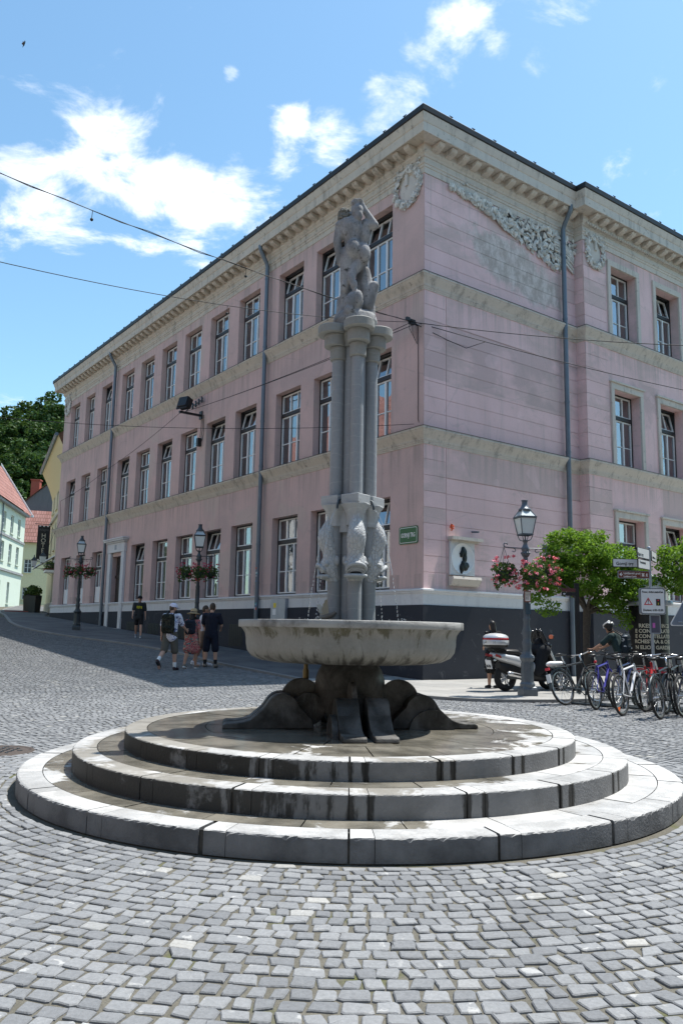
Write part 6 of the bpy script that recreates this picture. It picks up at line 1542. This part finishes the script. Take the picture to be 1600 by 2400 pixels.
    if cl.get('helmet'):
        m = MB(); m.sphere(HM((0, -.005, .028)), (.062*s, .080*s, .056*s), 18, 12, hr); hl_ = m.build("helmet", M_BLACK, root_o)
        m = MB()
        for sg in (-1, 1): m.tube([HM((sg*.050, .055, .045)), HM((sg*.062, .015, .040)), HM((sg*.056, -.03, .050)), HM((sg*.030, -.068, .058)), HM((sg*.010, -.082, .040))], .011*s, 8)
        m.tube([HM((0, .075, .05)), HM((0, .03, .085)), HM((0, -.03, .088)), HM((0, -.075, .06))], .012*s, 8); m.tube([HM((-.06, .03, .012)), HM((0, .082, .02)), HM((.06, .03, .012))], .010*s, 8); m.build("white_shell", M_WHITE, hl_)
    return root_o, J, dict(root=root, shc=shc, up=up_v, s=s, head=HM)
def backpack(label, pr, K, col, w=.30, h=.46, d=.17, strap=None, dz=.0):
    s = K['s']; M_ = pr.matrix_basis
    o = empty("backpack", pr.location, pr.rotation_euler.z, label, "backpack")
    c = K['shc'] + K['up'](-h*.50 + .02 + dz) + V3(0, -.075*s - d*.52, 0); m = MB(); ln = Euler((-math.atan2(K['up'](1).y, K['up'](1).z), 0, 0))
    for a in (-1, 1):
        for b in (-1, 1): m.cone(c + V3(a*(w/2-d*.42), 0, b*(h/2-d*.42)), c + V3(-a*(w/2-d*.42), 0, b*(h/2-d*.42)), d*.5, d*.5, 12)
        m.cone(c + V3(a*(w/2-d*.42), 0, h/2-d*.42), c + V3(a*(w/2-d*.42), 0, -h/2+d*.42), d*.5, d*.5, 12)
    m.cone(c + V3(0, 0, -h*.25), c + V3(0, 0, h*.25), d*.52, d*.5, 12)
    b_ = blob("pack_body", m, .016, col, o, 4)
    m = MB(); m.cone(c + V3(-w*.22, -d*.42, -h*.2), c + V3(w*.22, -d*.42, -h*.2), d*.32, d*.32, 12); blob("front_pocket", m, .014, col, b_, 3)
    m = MB(); m.tube([c + V3(0, -.01, h/2), c + V3(.03, .0, h/2+.05), c + V3(-.03, .0, h/2+.05), c + V3(0, -.01, h/2)], .008, 6); m.tube([c + V3(-w*.38, -d*.45, h*.2), c + V3(0, -d*.55, h*.24), c + V3(w*.38, -d*.45, h*.2)], .006, 5); m.tube([c + V3(-w*.34, -d*.62, -h*.02), c + V3(w*.34, -d*.62, -h*.02)], .006, 5); m.build("handle", strap or M_BLACK, o)
    for sg in (-1, 1):
        sx_ = sg*w*.30; m = MB(); m.tube([c + V3(sx_, d*.3, h*.40), K['shc'] + V3(sx_*1.05, -.02, .065*s), K['shc'] + V3(sx_*1.1, .055*s, .02*s), K['shc'] + V3(sx_*1.25, .088*s, -.09*s), K['root'] + V3(sx_*1.35, .05*s, .13*s), c + V3(sx_*1.2, d*.2, -h*.36)], .018, 7); m.build("strap", strap or M_BLACK, o)
    return o
WALK = "people walking up the street"
M_NAVY = cloth("navy_cotton", (.008, .010, .022)); M_BLKC = cloth("black_cotton", (.012, .012, .014)); M_OLIVE = cloth("olive_grey_cotton", (.095, .088, .072))
M_FLORAL = printed("white_shirt_with_blue_leaves", (.66, .67, .74), [(.06, .08, .22), (.10, .12, .28)], 9, .585, (1, 1, 1.9))
M_CORAL = printed("coral_patterned_cotton", (.56, .16, .15), [(.62, .48, .32), (.10, .22, .22), (.04, .04, .06)], 10, .56)
M_LOUD = printed("coral_and_teal_print", (.52, .14, .13), [(.12, .26, .25), (.5, .42, .32), (.03, .03, .05)], 7, .55, (1, 1, 2.2))
M_CAPW = plain("pale_lilac_cap_cotton", (.60, .60, .72), .9); M_STRAW = plain("woven_straw", (.44, .33, .19), .9, var=.2, scale=60, bump=.004)
M_SHOEK, M_SHOEW, M_SHOET = plain("dark_maroon_shoe", (.04, .018, .022), .7), plain("white_shoe", (.62, .62, .66), .6), plain("taupe_shoe", (.22, .18, .145), .8)
M_CAMO = printed("dark_camouflage_fabric", (.022, .026, .022), [(.045, .045, .032), (.010, .012, .011)], 11, .53)
M_PACKN = cloth("navy_pack_fabric", (.012, .016, .028))
m1, J1, K1 = person("man in white blue leaf print shirt and pale cap walking with camouflage backpack", -4.55, 21.95, R(-12), 1.80, dict(legL=(-20, 34, 2), legR=(9, 5, 2), armL=(-8, 12, 14), armR=(22, 10, 40), lean=4, head=(-32, 8)), M_SK2, dict(shirt=M_FLORAL, untucked=True, sleeve=.8, bottom=M_OLIVE, shorts=.95, flare=.058, shoe=M_SHOEK, sole=M_BLACK, sock=M_WHITE, cap=M_CAPW, hair=M_HAIRB), WALK)
backpack("dark camouflage backpack on the man in the leaf print shirt", m1, K1, M_CAMO, .34, .50, .20)
m2, J2, K2 = person("woman in wide straw hat and coral patterned outfit with small navy backpack", -4.12, 22.75, R(-10), 1.62, dict(legL=(-12, 18, 1), legR=(14, 6, 1), armL=(-6, 8, 10), armR=(-14, 12, 12), lean=3, head=(-10, 4), fem=True), M_SK1, dict(shirt=M_CORAL, sleeve=.7, bottom=M_LOUD, dress=True, shorts=.78, shoe=M_SHOET, sole=M_WHITE, straw=M_STRAW, hair=M_HAIRK, longhair=True), WALK)
backpack("small navy backpack on the woman in the straw hat", m2, K2, M_PACKN, .29, .38, .14)
m3, J3, K3 = person("dark haired person in white top seen in profile behind the straw hat", -3.98, 23.75, R(-68), 1.74, dict(legL=(10, 6, 2), legR=(-12, 16, 2), armL=(10, 8, 30), armR=(-6, 10, 14), lean=2, head=(-6, 6)), M_SK1, dict(shirt=cloth("white_cotton", (.6, .6, .64)), sleeve=.6, bottom=cloth("tan_cotton", (.20, .14, .10)), shorts=.8, shoe=M_SHOEW, sole=M_WHITE, hair=M_HAIRB), WALK)
m4, J4, K4 = person("man in navy t-shirt and navy shorts standing with his back turned", -3.68, 23.35, R(-4), 1.83, dict(legL=(0, 2, 5), legR=(0, 2, 6), armL=(12, 9, 55, 25), armR=(14, 12, 50, 20), lean=1, head=(0, 14)), M_SK2, dict(shirt=M_NAVY, untucked=True, sleeve=.75, bottom=M_NAVY, shorts=.98, flare=.060, shoe=M_SHOET, sole=M_BLACK, sock=M_BLKC, hair=M_HAIRB), WALK)
m5, J5, K5 = person("man in dark tee and black shorts coming down the pavement in a cap", -8.35, 33.75, R(192), 1.74, dict(legL=(16, 4, 2), legR=(-14, 22, 2), armL=(-10, 8, 12), armR=(12, 8, 16), lean=2, head=(0, -2)), M_SK2, dict(shirt=cloth("charcoal_cotton", (.028, .032, .034)), untucked=True, sleeve=.85, bottom=M_BLKC, shorts=.75, shoe=plain("grey_sandal", (.2, .2, .22), .7), sole=M_WHITE, cap=M_BLKC, hair=M_HAIRB), WALK, PH)
mb = MB()
for q, (xx, hh) in enumerate(((-.085, .11), (-.02, .10), (.035, .11), (.085, .10))): mb.cbox(K5['shc'] + V3(xx, .135, -.16 + .01*(q % 2)), (.045, .02, hh))
mb.build("yellow_print", plain("yellow_print_ink", (.42, .40, .03), .8), [c for c in m5.children if c.name.startswith("shirt")][0])
m6, J6, K6 = person("distant walker in red shirt at the far end of the street", -37.4, 92.5, R(10), 1.76, dict(legL=(14, 8, 2), legR=(-14, 20, 2), lean=2), M_SK2, dict(shirt=cloth("red_cotton", (.40, .03, .035)), untucked=True, bottom=cloth("grey_cotton", (.08, .08, .09)), shorts=.9, shoe=M_SHOEK, hair=M_HAIRK), WALK)
M_DOTS = printed("black_dress_with_white_dots", (.016, .016, .017), [(.55, .55, .53)], 38, .66)
m7, J7, K7 = person("dark haired woman in dotted black dress standing behind the scooter", 3.70, 19.55, R(15), 1.60, dict(armL=(8, 8, 60, 20), armR=(8, 8, 60, 20), head=(0, 16), fem=True), M_SK1, dict(shirt=M_DOTS, bottom=M_DOTS, dress=True, shorts=.95, sleeve=.7, shoe=M_BLKC, hair=M_HAIRK, longhair=True), None, PH)
m8, J8, K8 = person("cyclist in dark jersey with black and white helmet behind the parked bikes", 6.52, 18.75, R(52), 1.70, dict(legL=(2, 4, 6), legR=(8, 12, 6), armL=(22, 14, 16), armR=(24, 16, 18), lean=22, head=(-50, 6)), M_SK1, dict(shirt=cloth("dark_green_jersey", (.016, .034, .034)), sleeve=.85, bottom=M_BLKC, shorts=.9, shoe=M_BLACK, helmet=True, hair=M_HAIRK), None, 0)
m8.location.z = gz(6.52, 18.75) - .10 if False else gz(6.52, 18.75)
backpack("dark blue backpack with pale zigzag marks on the cyclist", m8, K8, printed("blue_black_pack_fabric", (.018, .026, .034), [(.45, .46, .46)], 6, .62, (1, 1, 2)), .30, .44, .16)
# ------------------------------------------------------------------ parked bicycles
M_TYRE, M_CHROME = plain("black_rubber", (.018, .018, .018), .8, var=.2), plain("bright_metal", (.62, .62, .62), .25, .9, .05)
M_RIM = plain("dull_rim_metal", (.30, .30, .31), .35, .8)
M_SAD = plain("black_saddle", (.015, .015, .016), .45)
def wheel_mesh():
    r = .325
    t = MB(); n, k = 40, 10
    for i in range(n):
        for j in range(k):
            a, b = 2*math.pi*i/n, 2*math.pi*j/k; rr = r + .022*math.cos(b); t.v.append((rr*math.cos(a), .022*math.sin(b), rr*math.sin(a)))
    for i in range(n):
        for j in range(k): t.f.append((i*k+j, ((i+1) % n)*k+j, ((i+1) % n)*k+(j+1) % k, i*k+(j+1) % k)); t.sm.append(True)
    rim = MB(); n = 40; prof = [(.307, -.011), (.285, -.008), (.285, .008), (.307, .011)]
    for i in range(n):
        a = 2*math.pi*i/n
        for rr, yy in prof: rim.v.append((rr*math.cos(a), yy, rr*math.sin(a)))
    for i in range(n):
        for j in range(4): rim.f.append((i*4+j, ((i+1) % n)*4+j, ((i+1) % n)*4+(j+1) % 4, i*4+(j+1) % 4)); rim.sm.append(False)
    sp = MB()
    for i in range(24):
        a = 2*math.pi*i/24; s = .03 if i % 2 else -.03; b = a + (.28 if i % 4 < 2 else -.28)
        sp.tube([(.022*math.cos(b), s, .022*math.sin(b)), (.287*math.cos(a), 0, .287*math.sin(a))], .0016, 4, False)
    sp.tube([(0, -.06, 0), (0, .06, 0)], .018, 10)
    return t, rim, sp
WT, WR, WS = wheel_mesh()
def bike(label, x, y, hd, frame_m, tilt=0, step=False, rack=False, guard=False, saddle=M_SAD, steer=0, rim_m=M_RIM, extra=None, group="bicycles parked in the rack"):
    """x, y: where the rear wheel stands; hd: heading of the front, degrees from +x"""
    B = empty("bicycle", (x, y, gz(x, y)+.002), 0, label, "bicycle", group); B.rotation_euler = Euler((R(tilt), 0, R(hd)))
    wb = 1.04; rz = .347
    bb, st, hdt, hdb = Vector((.43, 0, .29)), Vector((.24, 0, .80)), Vector((.80, 0, .86)), Vector((.845, 0, .72))
    fr = MB(); top0 = st.lerp(bb, .08); 
    if step: fr.tube([hdt.lerp(hdb, .6), Vector((.62, 0, .50)), bb], [.022, .022, .022], 10); fr.tube([hdb, Vector((.60, 0, .44)), bb.lerp(st, .25)], .018, 10)
    else: fr.tube([hdt.lerp(hdb, .25), top0], .019, 10); fr.tube([hdb, bb], .023, 10)
    fr.tube([bb, st], .018, 10); fr.tube([hdt, hdb], .024, 10)
    for s in (-.055, .055):
        fr.tube([bb + V3(0, s*.5, 0), V3(0, s, rz)], .010, 8); fr.tube([st.lerp(bb, .12) + V3(0, s*.4, 0), V3(0, s, rz)], .009, 8)
    frame = fr.build("frame", frame_m, B)
    MB().tube([st, st + (st-bb).normalized()*.16], .014, 8).build("seat_post", M_CHROME, B)
    sc = st + (st-bb).normalized()*.17; m = MB(); m.cone(sc + V3(-.09, 0, .02), sc + V3(.02, 0, .022), .075, .045); m.cone(sc + V3(.0, 0, .022), sc + V3(.15, 0, .02), .042, .022); m.v = [(a, b, sc.z + .02 + (c - sc.z - .02)*.42) for a, b, c in m.v]; m.build("saddle", saddle, B)
    # fork, stem, bars in a steering node
    F = empty("steering"); F.parent = B; F.location = hdb; F.rotation_euler = (0, 0, R(steer))
    ax = V3(wb, 0, rz) - hdb; m = MB()
    for s in (-.055, .055): m.tube([V3(.01, s*.6, -.02), V3(.045, s, -.09), V3(ax.x, s, ax.z)], [.016, .016, .010], 8)
    m.tube([V3(0, -.05, -.02), V3(0, .05, -.02)], .018, 8); m.build("fork", frame_m, F)
    up_ = (hdt-hdb); m = MB(); m.tube([up_, up_ + V3(-.02, 0, .10), up_ + V3(.06, 0, .13)], .016, 8)
    bc = up_ + V3(.06, 0, .13); m.tube([bc + V3(-.06, -.30, .02), bc + V3(-.02, -.20, .02), bc + V3(0, -.06, 0), bc + V3(0, .06, 0), bc + V3(-.02, .20, .02), bc + V3(-.06, .30, .02)], .012, 8); m.build("handlebar", M_CHROME if rack else M_BLACK, F)
    for s in (-1, 1):
        MB().tube([bc + V3(-.065, s*.315, .02), bc + V3(-.035, s*.215, .02)], .017, 8).build("grip", M_BLACK, F)
        MB().tube([bc + V3(-.01, s*.19, .02), bc + V3(.05, s*.21, .0), bc + V3(.03, s*.29, -.015)], .006, 6).build("brake_lever", M_CHROME, F)
    def wheel(parent, loc):
        w = WT.build("wheel", M_TYRE, parent); w.location = loc; WR.build("rim", rim_m, w); WS.build("spokes", M_CHROME, w); return w
    wheel(B, (0, 0, rz)); wheel(F, ax)
    m = MB(); m.tube([bb + V3(0, -.055, 0), bb + V3(0, .055, 0)], .022, 10)
    for rr, q in ((.095, -.05), (.07, -.045)): m.lathe([(rr-.012, -.002), (rr, -.002), (rr, .002), (rr-.012, .002)], (0, 0, 0), 24); 
    m2 = MB()
    for vx in m.v[-24*8:]: m2.v.append(vx)
    ck = MB(); ck.tube([bb + V3(0, -.06, 0), bb + V3(0, .06, 0)], .024, 10)
    n = 24
    for i in range(n):
        a = 2*math.pi*i/n; ck.cbox(bb + V3(.092*math.cos(a), -.05, .092*math.sin(a)), (.026, .004, .016), Euler((0, -a, 0)))
        if i % 6 == 0: ck.tube([bb + V3(0, -.05, 0), bb + V3(.09*math.cos(a), -.05, .09*math.sin(a))], .007, 5)
    ck.tube([bb + V3(0, -.06, 0), bb + V3(.12, -.075, -.12)], .010, 6); ck.tube([bb + V3(0, .06, 0), bb + V3(-.12, .075, .12)], .010, 6); ck.build("crank", M_IRON, B)
    for s, q in ((-1, V3(.12, -.12, -.12)), (1, V3(-.12, .12, .12))): MB().cbox(bb + q, (.09, .075, .022)).build("pedal", M_BLACK, B)
    m = MB(); m.tube([bb + V3(.0, -.05, .092), V3(0, -.05, rz+.045)], .004, 5); m.tube([bb + V3(0, -.05, -.092), V3(.04, -.05, rz-.10), V3(0, -.05, rz-.04)], .004, 5); m.lathe([(.0, -.004), (.045, -.004), (.045, .004), (0, .004)], (0, 0, 0), 18); 
    for i in range(len(m.v)-18*4, len(m.v)): a, b, c = m.v[i]; m.v[i] = (a, -.05 + c, rz + b)
    m.build("chain", M_IRON, B)
    if guard:
        m = MB(); m.tube([V3(.36*math.cos(R(a)), 0, rz+.36*math.sin(R(a))) for a in range(20, 200, 15)], .024, 6); m.build("mudguard", M_IRON, B)
    if rack:
        m = MB()
        for s in (-.06, .06): m.tube([V3(.20, s, .74), V3(-.30, s, .72)], .007, 6); m.tube([V3(-.15, s, .72), V3(0, s*1.1, rz)], .006, 6)
        for q in (-.28, -.1, .1): m.tube([V3(q, -.06, .73), V3(q, .06, .73)], .006, 6)
        m.build("luggage_rack", M_IRON, B)
    if extra: extra(B)
    return B
M_BLUEF = plain("violet_blue_frame_paint", (.055, .045, .28), .3, .2); M_WHITEF = plain("white_frame_paint", (.66, .66, .67), .3); M_REDF2 = plain("red_frame_paint", (.50, .02, .02), .3); M_NAVYF = plain("dark_blue_frame_paint", (.02, .03, .10), .3, .2); M_BLKF = plain("black_frame_paint", (.012, .012, .014), .35); M_SILF = plain("silver_frame_paint", (.42, .43, .45), .3, .5)
def ex1(B):
    m = MB(); m.cone((-.22, 0, .80), (.08, 0, .82), .085, .07); m.v = [(a, b, .80 + (c-.80)*.6) for a, b, c in m.v]; m.build("white_seat_cover", M_WHITE, B)
    MB().cbox((-.36, 0, .52), (.02, .09, .16)).build("number_tag", M_SIGNW, B); MB().cbox((-.34, 0, .70), (.03, .09, .05)).build("rear_light", M_SIGNRED, B)
def ex2(B): MB().sphere((.20, 0, .86), .03, 8, 6).build("rear_light", M_SIGNRED, B)
def ex4(B): MB().cbox((-.16, -.01, .12), (.01, .03, .08), Euler((0, R(35), 0))).build("reflector", plain("orange_reflector", (.8, .16, .02), .3), B)
def ex6(B): MB().sphere((.28, 0, 1.0), (.07, .07, .03), 10, 6).build("saddle_pad", M_SAD, B)
bike("bicycle with white seat cover leaning leftmost in the row", 4.40, 15.85, 38, M_BLKF, -14, False, True, True, extra=ex1)
bike("violet blue mountain bike with red seat post light, second from left", 4.72, 15.02, 52, M_BLUEF, -5, extra=ex2, steer=-18)
bike("dark bicycle half hidden between the violet and the white bikes", 5.15, 15.15, 50, M_NAVYF, -4, False, False, False, steer=10)
bike("white framed mountain bike with knobbly rear tyre and orange reflector", 4.84, 13.98, 50, M_WHITEF, -6, extra=ex4, steer=-12)
bike("red step through bicycle parked behind the white framed bike", 5.55, 14.85, 57, M_REDF2, -3, True, True, True, steer=14)
bike("black city bicycle with luggage rack in front of the sign post", 5.30, 13.52, 52, M_BLKF, -7, False, True, True, extra=ex6, steer=6)
bike("dark blue bicycle with straight silver top tube, second from right", 5.86, 13.95, 48, M_NAVYF, -4, False, False, False, steer=-8)
bike("silver bicycle at the right edge of the row", 6.30, 13.75, 52, M_SILF, -4, False, True, True, steer=8)
bike("bicycle straddled by the helmeted cyclist", 6.82, 18.50, 142, M_BLKF, 0, steer=8, group=None)
bike("black bicycle behind the red one, rearmost of the row", 6.05, 15.0, 46, M_BLKF, -2, False, True, False, steer=20)
bike("dark bicycle wedged behind the black city bicycle", 5.72, 14.35, 55, M_BLKF, 3, False, False, True, steer=-20)
rk = empty("bicycle_rack", (5.75, 15.0, 0), R(-42), "low grey metal bicycle rack with upright hoops", "bicycle rack")
for k in range(6):
    xx = -1.3 + .62*k; MB().tube([(xx, 0, 0), (xx, 0, .26), (xx+.02, .04, .32), (xx+.02, .30, .32), (xx, .34, .26), (xx, .34, 0)], .014, 8).build("hoop", M_IRON, rk)
MB().tube([(-1.6, 0, .03), (2.1, 0, .03)], .025, 8).tube([(-1.6, .34, .03), (2.1, .34, .03)], .02, 8).build("rail", M_IRON, rk)

# ------------------------------------------------------------------ three wheeled scooter
M_SILV = plain("silver_scooter_paint", (.58, .59, .60), .28, .35, .05); M_REDL = plain("red_tail_lens", (.38, .012, .02), .15, spec=.7)
sc = empty("scooter", (3.80, 18.66, gz(3.8, 18.66)+PH), math.atan2(.50, 1.0), "silver three wheeled scooter with top case and black leg apron", "scooter")
def swheel(loc, r, w, nm="wheel"):
    m = MB(); n, k = 32, 10
    for i in range(n):
        for j in range(k): a, b = 2*math.pi*i/n, 2*math.pi*j/k; rr = r - w*.5 + w*.5*math.cos(b); m.v.append((rr*math.cos(a), w*.5*math.sin(b), rr*math.sin(a)))
    for i in range(n):
        for j in range(k): m.f.append((i*k+j, ((i+1) % n)*k+j, ((i+1) % n)*k+(j+1) % k, i*k+(j+1) % k)); m.sm.append(True)
    o = m.build(nm, M_TYRE, sc); o.location = loc
    rm = MB()
    for s in (-1, 1):
        rm.tube([(r*.66*math.cos(2*math.pi*i/24), s*w*.30, r*.66*math.sin(2*math.pi*i/24)) for i in range(25)], .012, 6)
        for i in range(5): a = 2*math.pi*i/5; rm.tube([(0, s*w*.22, 0), (r*.64*math.cos(a), s*w*.3, r*.64*math.sin(a))], .018, 6)
    rm.tube([(0, -w*.3, 0), (0, w*.3, 0)], .05, 10); rm.build("rim", M_SILV, o); return o
swheel((0, 0, .30), .30, .15); swheel((1.42, -.23, .26), .26, .12); swheel((1.42, .23, .26), .26, .12)
def loft(mb, secs, n=16, p=.75):
    b = len(mb.v)
    for (x, zc, hw_, hh) in secs:
        for j in range(n):
            w = 2*math.pi*j/n; c, s = math.cos(w), math.sin(w); mb.v.append((x, hw_*math.copysign(abs(c)**p, c), zc + hh*math.copysign(abs(s)**p, s)))
    for i in range(len(secs)-1):
        for j in range(n): mb.f.append((b+i*n+j, b+i*n+(j+1) % n, b+(i+1)*n+(j+1) % n, b+(i+1)*n+j)); mb.sm.append(True)
    mb.f.append(tuple(range(b, b+n))[::-1]); mb.sm.append(False); k = b+(len(secs)-1)*n; mb.f.append(tuple(range(k, k+n))); mb.sm.append(False); return mb
loft(MB(), [(-.40, .80, .07, .04), (-.36, .80, .12, .07), (-.15, .76, .17, .10), (.15, .70, .21, .13), (.45, .62, .23, .15), (.70, .52, .22, .16), (.82, .46, .19, .12)]).build("body_shell", M_SILV, sc)
loft(MB(), [(-.20, .56, .10, .10), (.1, .50, .14, .16), (.5, .40, .17, .17), (.95, .30, .18, .10), (1.15, .30, .16, .09)]).build("underbody", M_BLACK, sc)
loft(MB(), [(-.22, .875, .10, .035), (.0, .885, .15, .06), (.28, .865, .17, .075), (.34, .82, .17, .06), (.62, .78, .16, .06), (.80, .72, .10, .04)]).build("seat", M_SAD, sc)
for s in (-1, 1): MB().cbox((-.26, s*.15, .78), (.30, .02, .055), Euler((0, R(12), s*R(-14)))).build("tail_light", M_REDL, sc)
MB().cbox((-.405, 0, .80), (.02, .12, .05)).build("brake_light", M_REDL, sc)
m = MB(); m.cbox((-.46, 0, .60), (.012, .20, .20), Euler((0, R(-14), 0))); pt_ = m.build("number_plate", M_SIGNW, sc)
tq = Matrix.Rotation(R(-90), 4, 'Z').to_euler()
for b_, z in (("LJ", .645), ("38-76", .555)):
    o = text("lettering", b_, .082, M_SIGNB, pt_, (-.47 - .25*(z-.6) + .03, 0, z), (0, 0, 0), .001, 'CENTER', .85, .003)
    o.matrix_local = Matrix.Translation((-.468 + .0, 0, z)) @ Matrix.Rotation(R(-14), 4, 'Y') @ Matrix.Rotation(R(-90), 4, 'Z') @ Matrix.Rotation(R(90), 4, 'X') @ Matrix.Scale(.85, 4, (1, 0, 0))
MB().cbox((-.42, 0, .66), (.05, .16, .22), Euler((0, R(-14), 0))).cbox((-.30, 0, .70), (.28, .14, .05)).build("mudguard", M_BLACK, sc)
for s in (-1, 1): MB().sphere((-.40, s*.15, .70), (.04, .03, .022), 8, 6).build("indicator", M_MILK, sc)
m = MB(); m.cone((-.05, -.21, .40), (.50, -.20, .30), .062, .055, 14); ex = m.build("exhaust", M_CHROME, sc); MB().cone((.05, -.262, .40), (.42, -.255, .33), .022, .02, 8).build("heat_shield", M_BLACK, ex); MB().tube([(-.12, -.21, .41), (-.06, -.21, .40)], .03, 10).build("exhaust_tip", M_BLACK, ex)
MB().cone((-.0, -.12, .32), (.55, -.13, .34), .05, .08, 10).build("swing_arm", M_IRON, sc); MB().tube([(.42, -.12, .28), (.40, -.16, .02), (.40, -.22, .015)], .018, 6).build("side_stand", M_BLACK, sc)
m = MB(); m.lathe([(0, 0), (.22, 0), (.27, .03), (.285, .10), (.285, .14)], n=20, sx=1.0, sy=1.05); tcase = m.build("top_case", M_BLACK, sc); tcase.location = (-.26, 0, .965)
MB().lathe([(.285, .075), (.292, .085), (.292, .175), (.285, .185)], n=24, sy=1.05).build("case_shell", M_SILV, tcase)
MB().lathe([(.286, .185), (.292, .19), (.288, .225), (.280, .232)], n=24, sy=1.05).build("red_reflector_band", M_REDL, tcase)
MB().lathe([(.284, .232), (.27, .27), (.22, .305), (.12, .33), (0, .338)], n=24, sy=1.05).build("case_lid", M_SILV, tcase)
mb = MB()
for k in range(3): mb.cbox((-.288, -.02+.0*k, .115+.02*k), (.01, .05, .006)); mb.cbox((-.2, -.215, .115+.02*k), (.05, .01, .006), Euler((0, 0, R(-45))))
mb.build("vent_slots", M_BLACK, tcase); MB().tube([(-.35, -.1, .90), (-.2, -.1, .96)], .02, 6).tube([(-.35, .1, .90), (-.2, .1, .96)], .02, 6).cbox((-.25, 0, .935), (.3, .22, .05)).build("case_carrier", M_BLACK, sc)
# front: black apron, fairing, screen
m = MB(); m.cone((.78, -.20, .45), (.95, -.22, .92), .12, .14); m.cone((.78, .20, .45), (.95, .22, .92), .12, .14); m.cone((.86, -.2, .55), (.86, .2, .55), .14, .14); m.cone((.98, -.22, .92), (.98, .22, .92), .15, .15); m.cone((1.0, 0, .5), (1.08, 0, .98), .18, .16); m.cone((1.05, 0, 1.0), (1.0, 0, 1.10), .14, .12)
blob("leg_apron", m, .022, cloth("black_apron_fabric", (.010, .011, .014)), sc, 8)
m = MB(); m.cone((1.16, 0, .98), (1.34, 0, .58), .14, .16); m.cone((1.10, -.16, .95), (1.36, -.14, .58), .09, .10); m.cone((1.10, .16, .95), (1.36, .14, .58), .09, .10); blob("front_fairing", m, .022, M_BLACK, sc, 8)
for s in (-1, 1):
    m = MB(); m.cone((1.06, s*.27, .97), (1.26, s*.245, .66), .035, .028); m.v = [(a, s*.255 + (b-s*.255)*.6, c) for a, b, c in m.v]; m.build("fairing_trim", M_SILV, sc)
    m = MB(); m.tube([(1.42+.29*math.cos(R(a)), s*.23, .26+.29*math.sin(R(a))) for a in range(20, 171, 15)], [.03, .05, .06, .065, .068, .07, .07, .065, .06, .05, .03], 10); m.build("front_mudguard", M_BLACK, sc)
    MB().tube([(1.36, s*.12, .55), (1.42, s*.15, .26)], .035, 8).build("fork_leg", M_BLACK, sc)
    MB().tube([(.98, s*.10, 1.06), (.95, s*.28, 1.06), (.93, s*.36, 1.05)], .018, 8).build("handlebar", M_BLACK, sc)
    mm = MB().sphere((.98, s*.46, 1.24), (.02, .085, .055), 14, 8); mr = mm.build("mirror", M_BLACK, sc); MB().sphere((.962, s*.46, 1.24), (.006, .078, .048), 14, 8).build("mirror_glass", M_CHROME if s > 0 else plain("orange_mirror_back", (.75, .20, .10), .4), mr); MB().tube([(.98, s*.26, 1.07), (1.0, s*.36, 1.16), (.99, s*.42, 1.22)], .010, 6).build("mirror_stem", M_BLACK, mr)
m = MB()
for q in (-.19, -.07, .07, .19): m.cone((1.10 - q*q, q*1.1, 1.02), (.98 - q*q*1.5, q*.85, 1.40 - abs(q)*.25), .075, .045)
m.cone((1.06, -.22, 1.03), (1.06, .22, 1.03), .10, .10)
blob("windscreen", m, .018, plain("smoked_screen", (.010, .011, .013), .18, spec=.6), sc, 6)
MB().cbox((1.0, -.22, 1.0), (.02, .05, .06)).build("buckle", M_CHROME, sc)
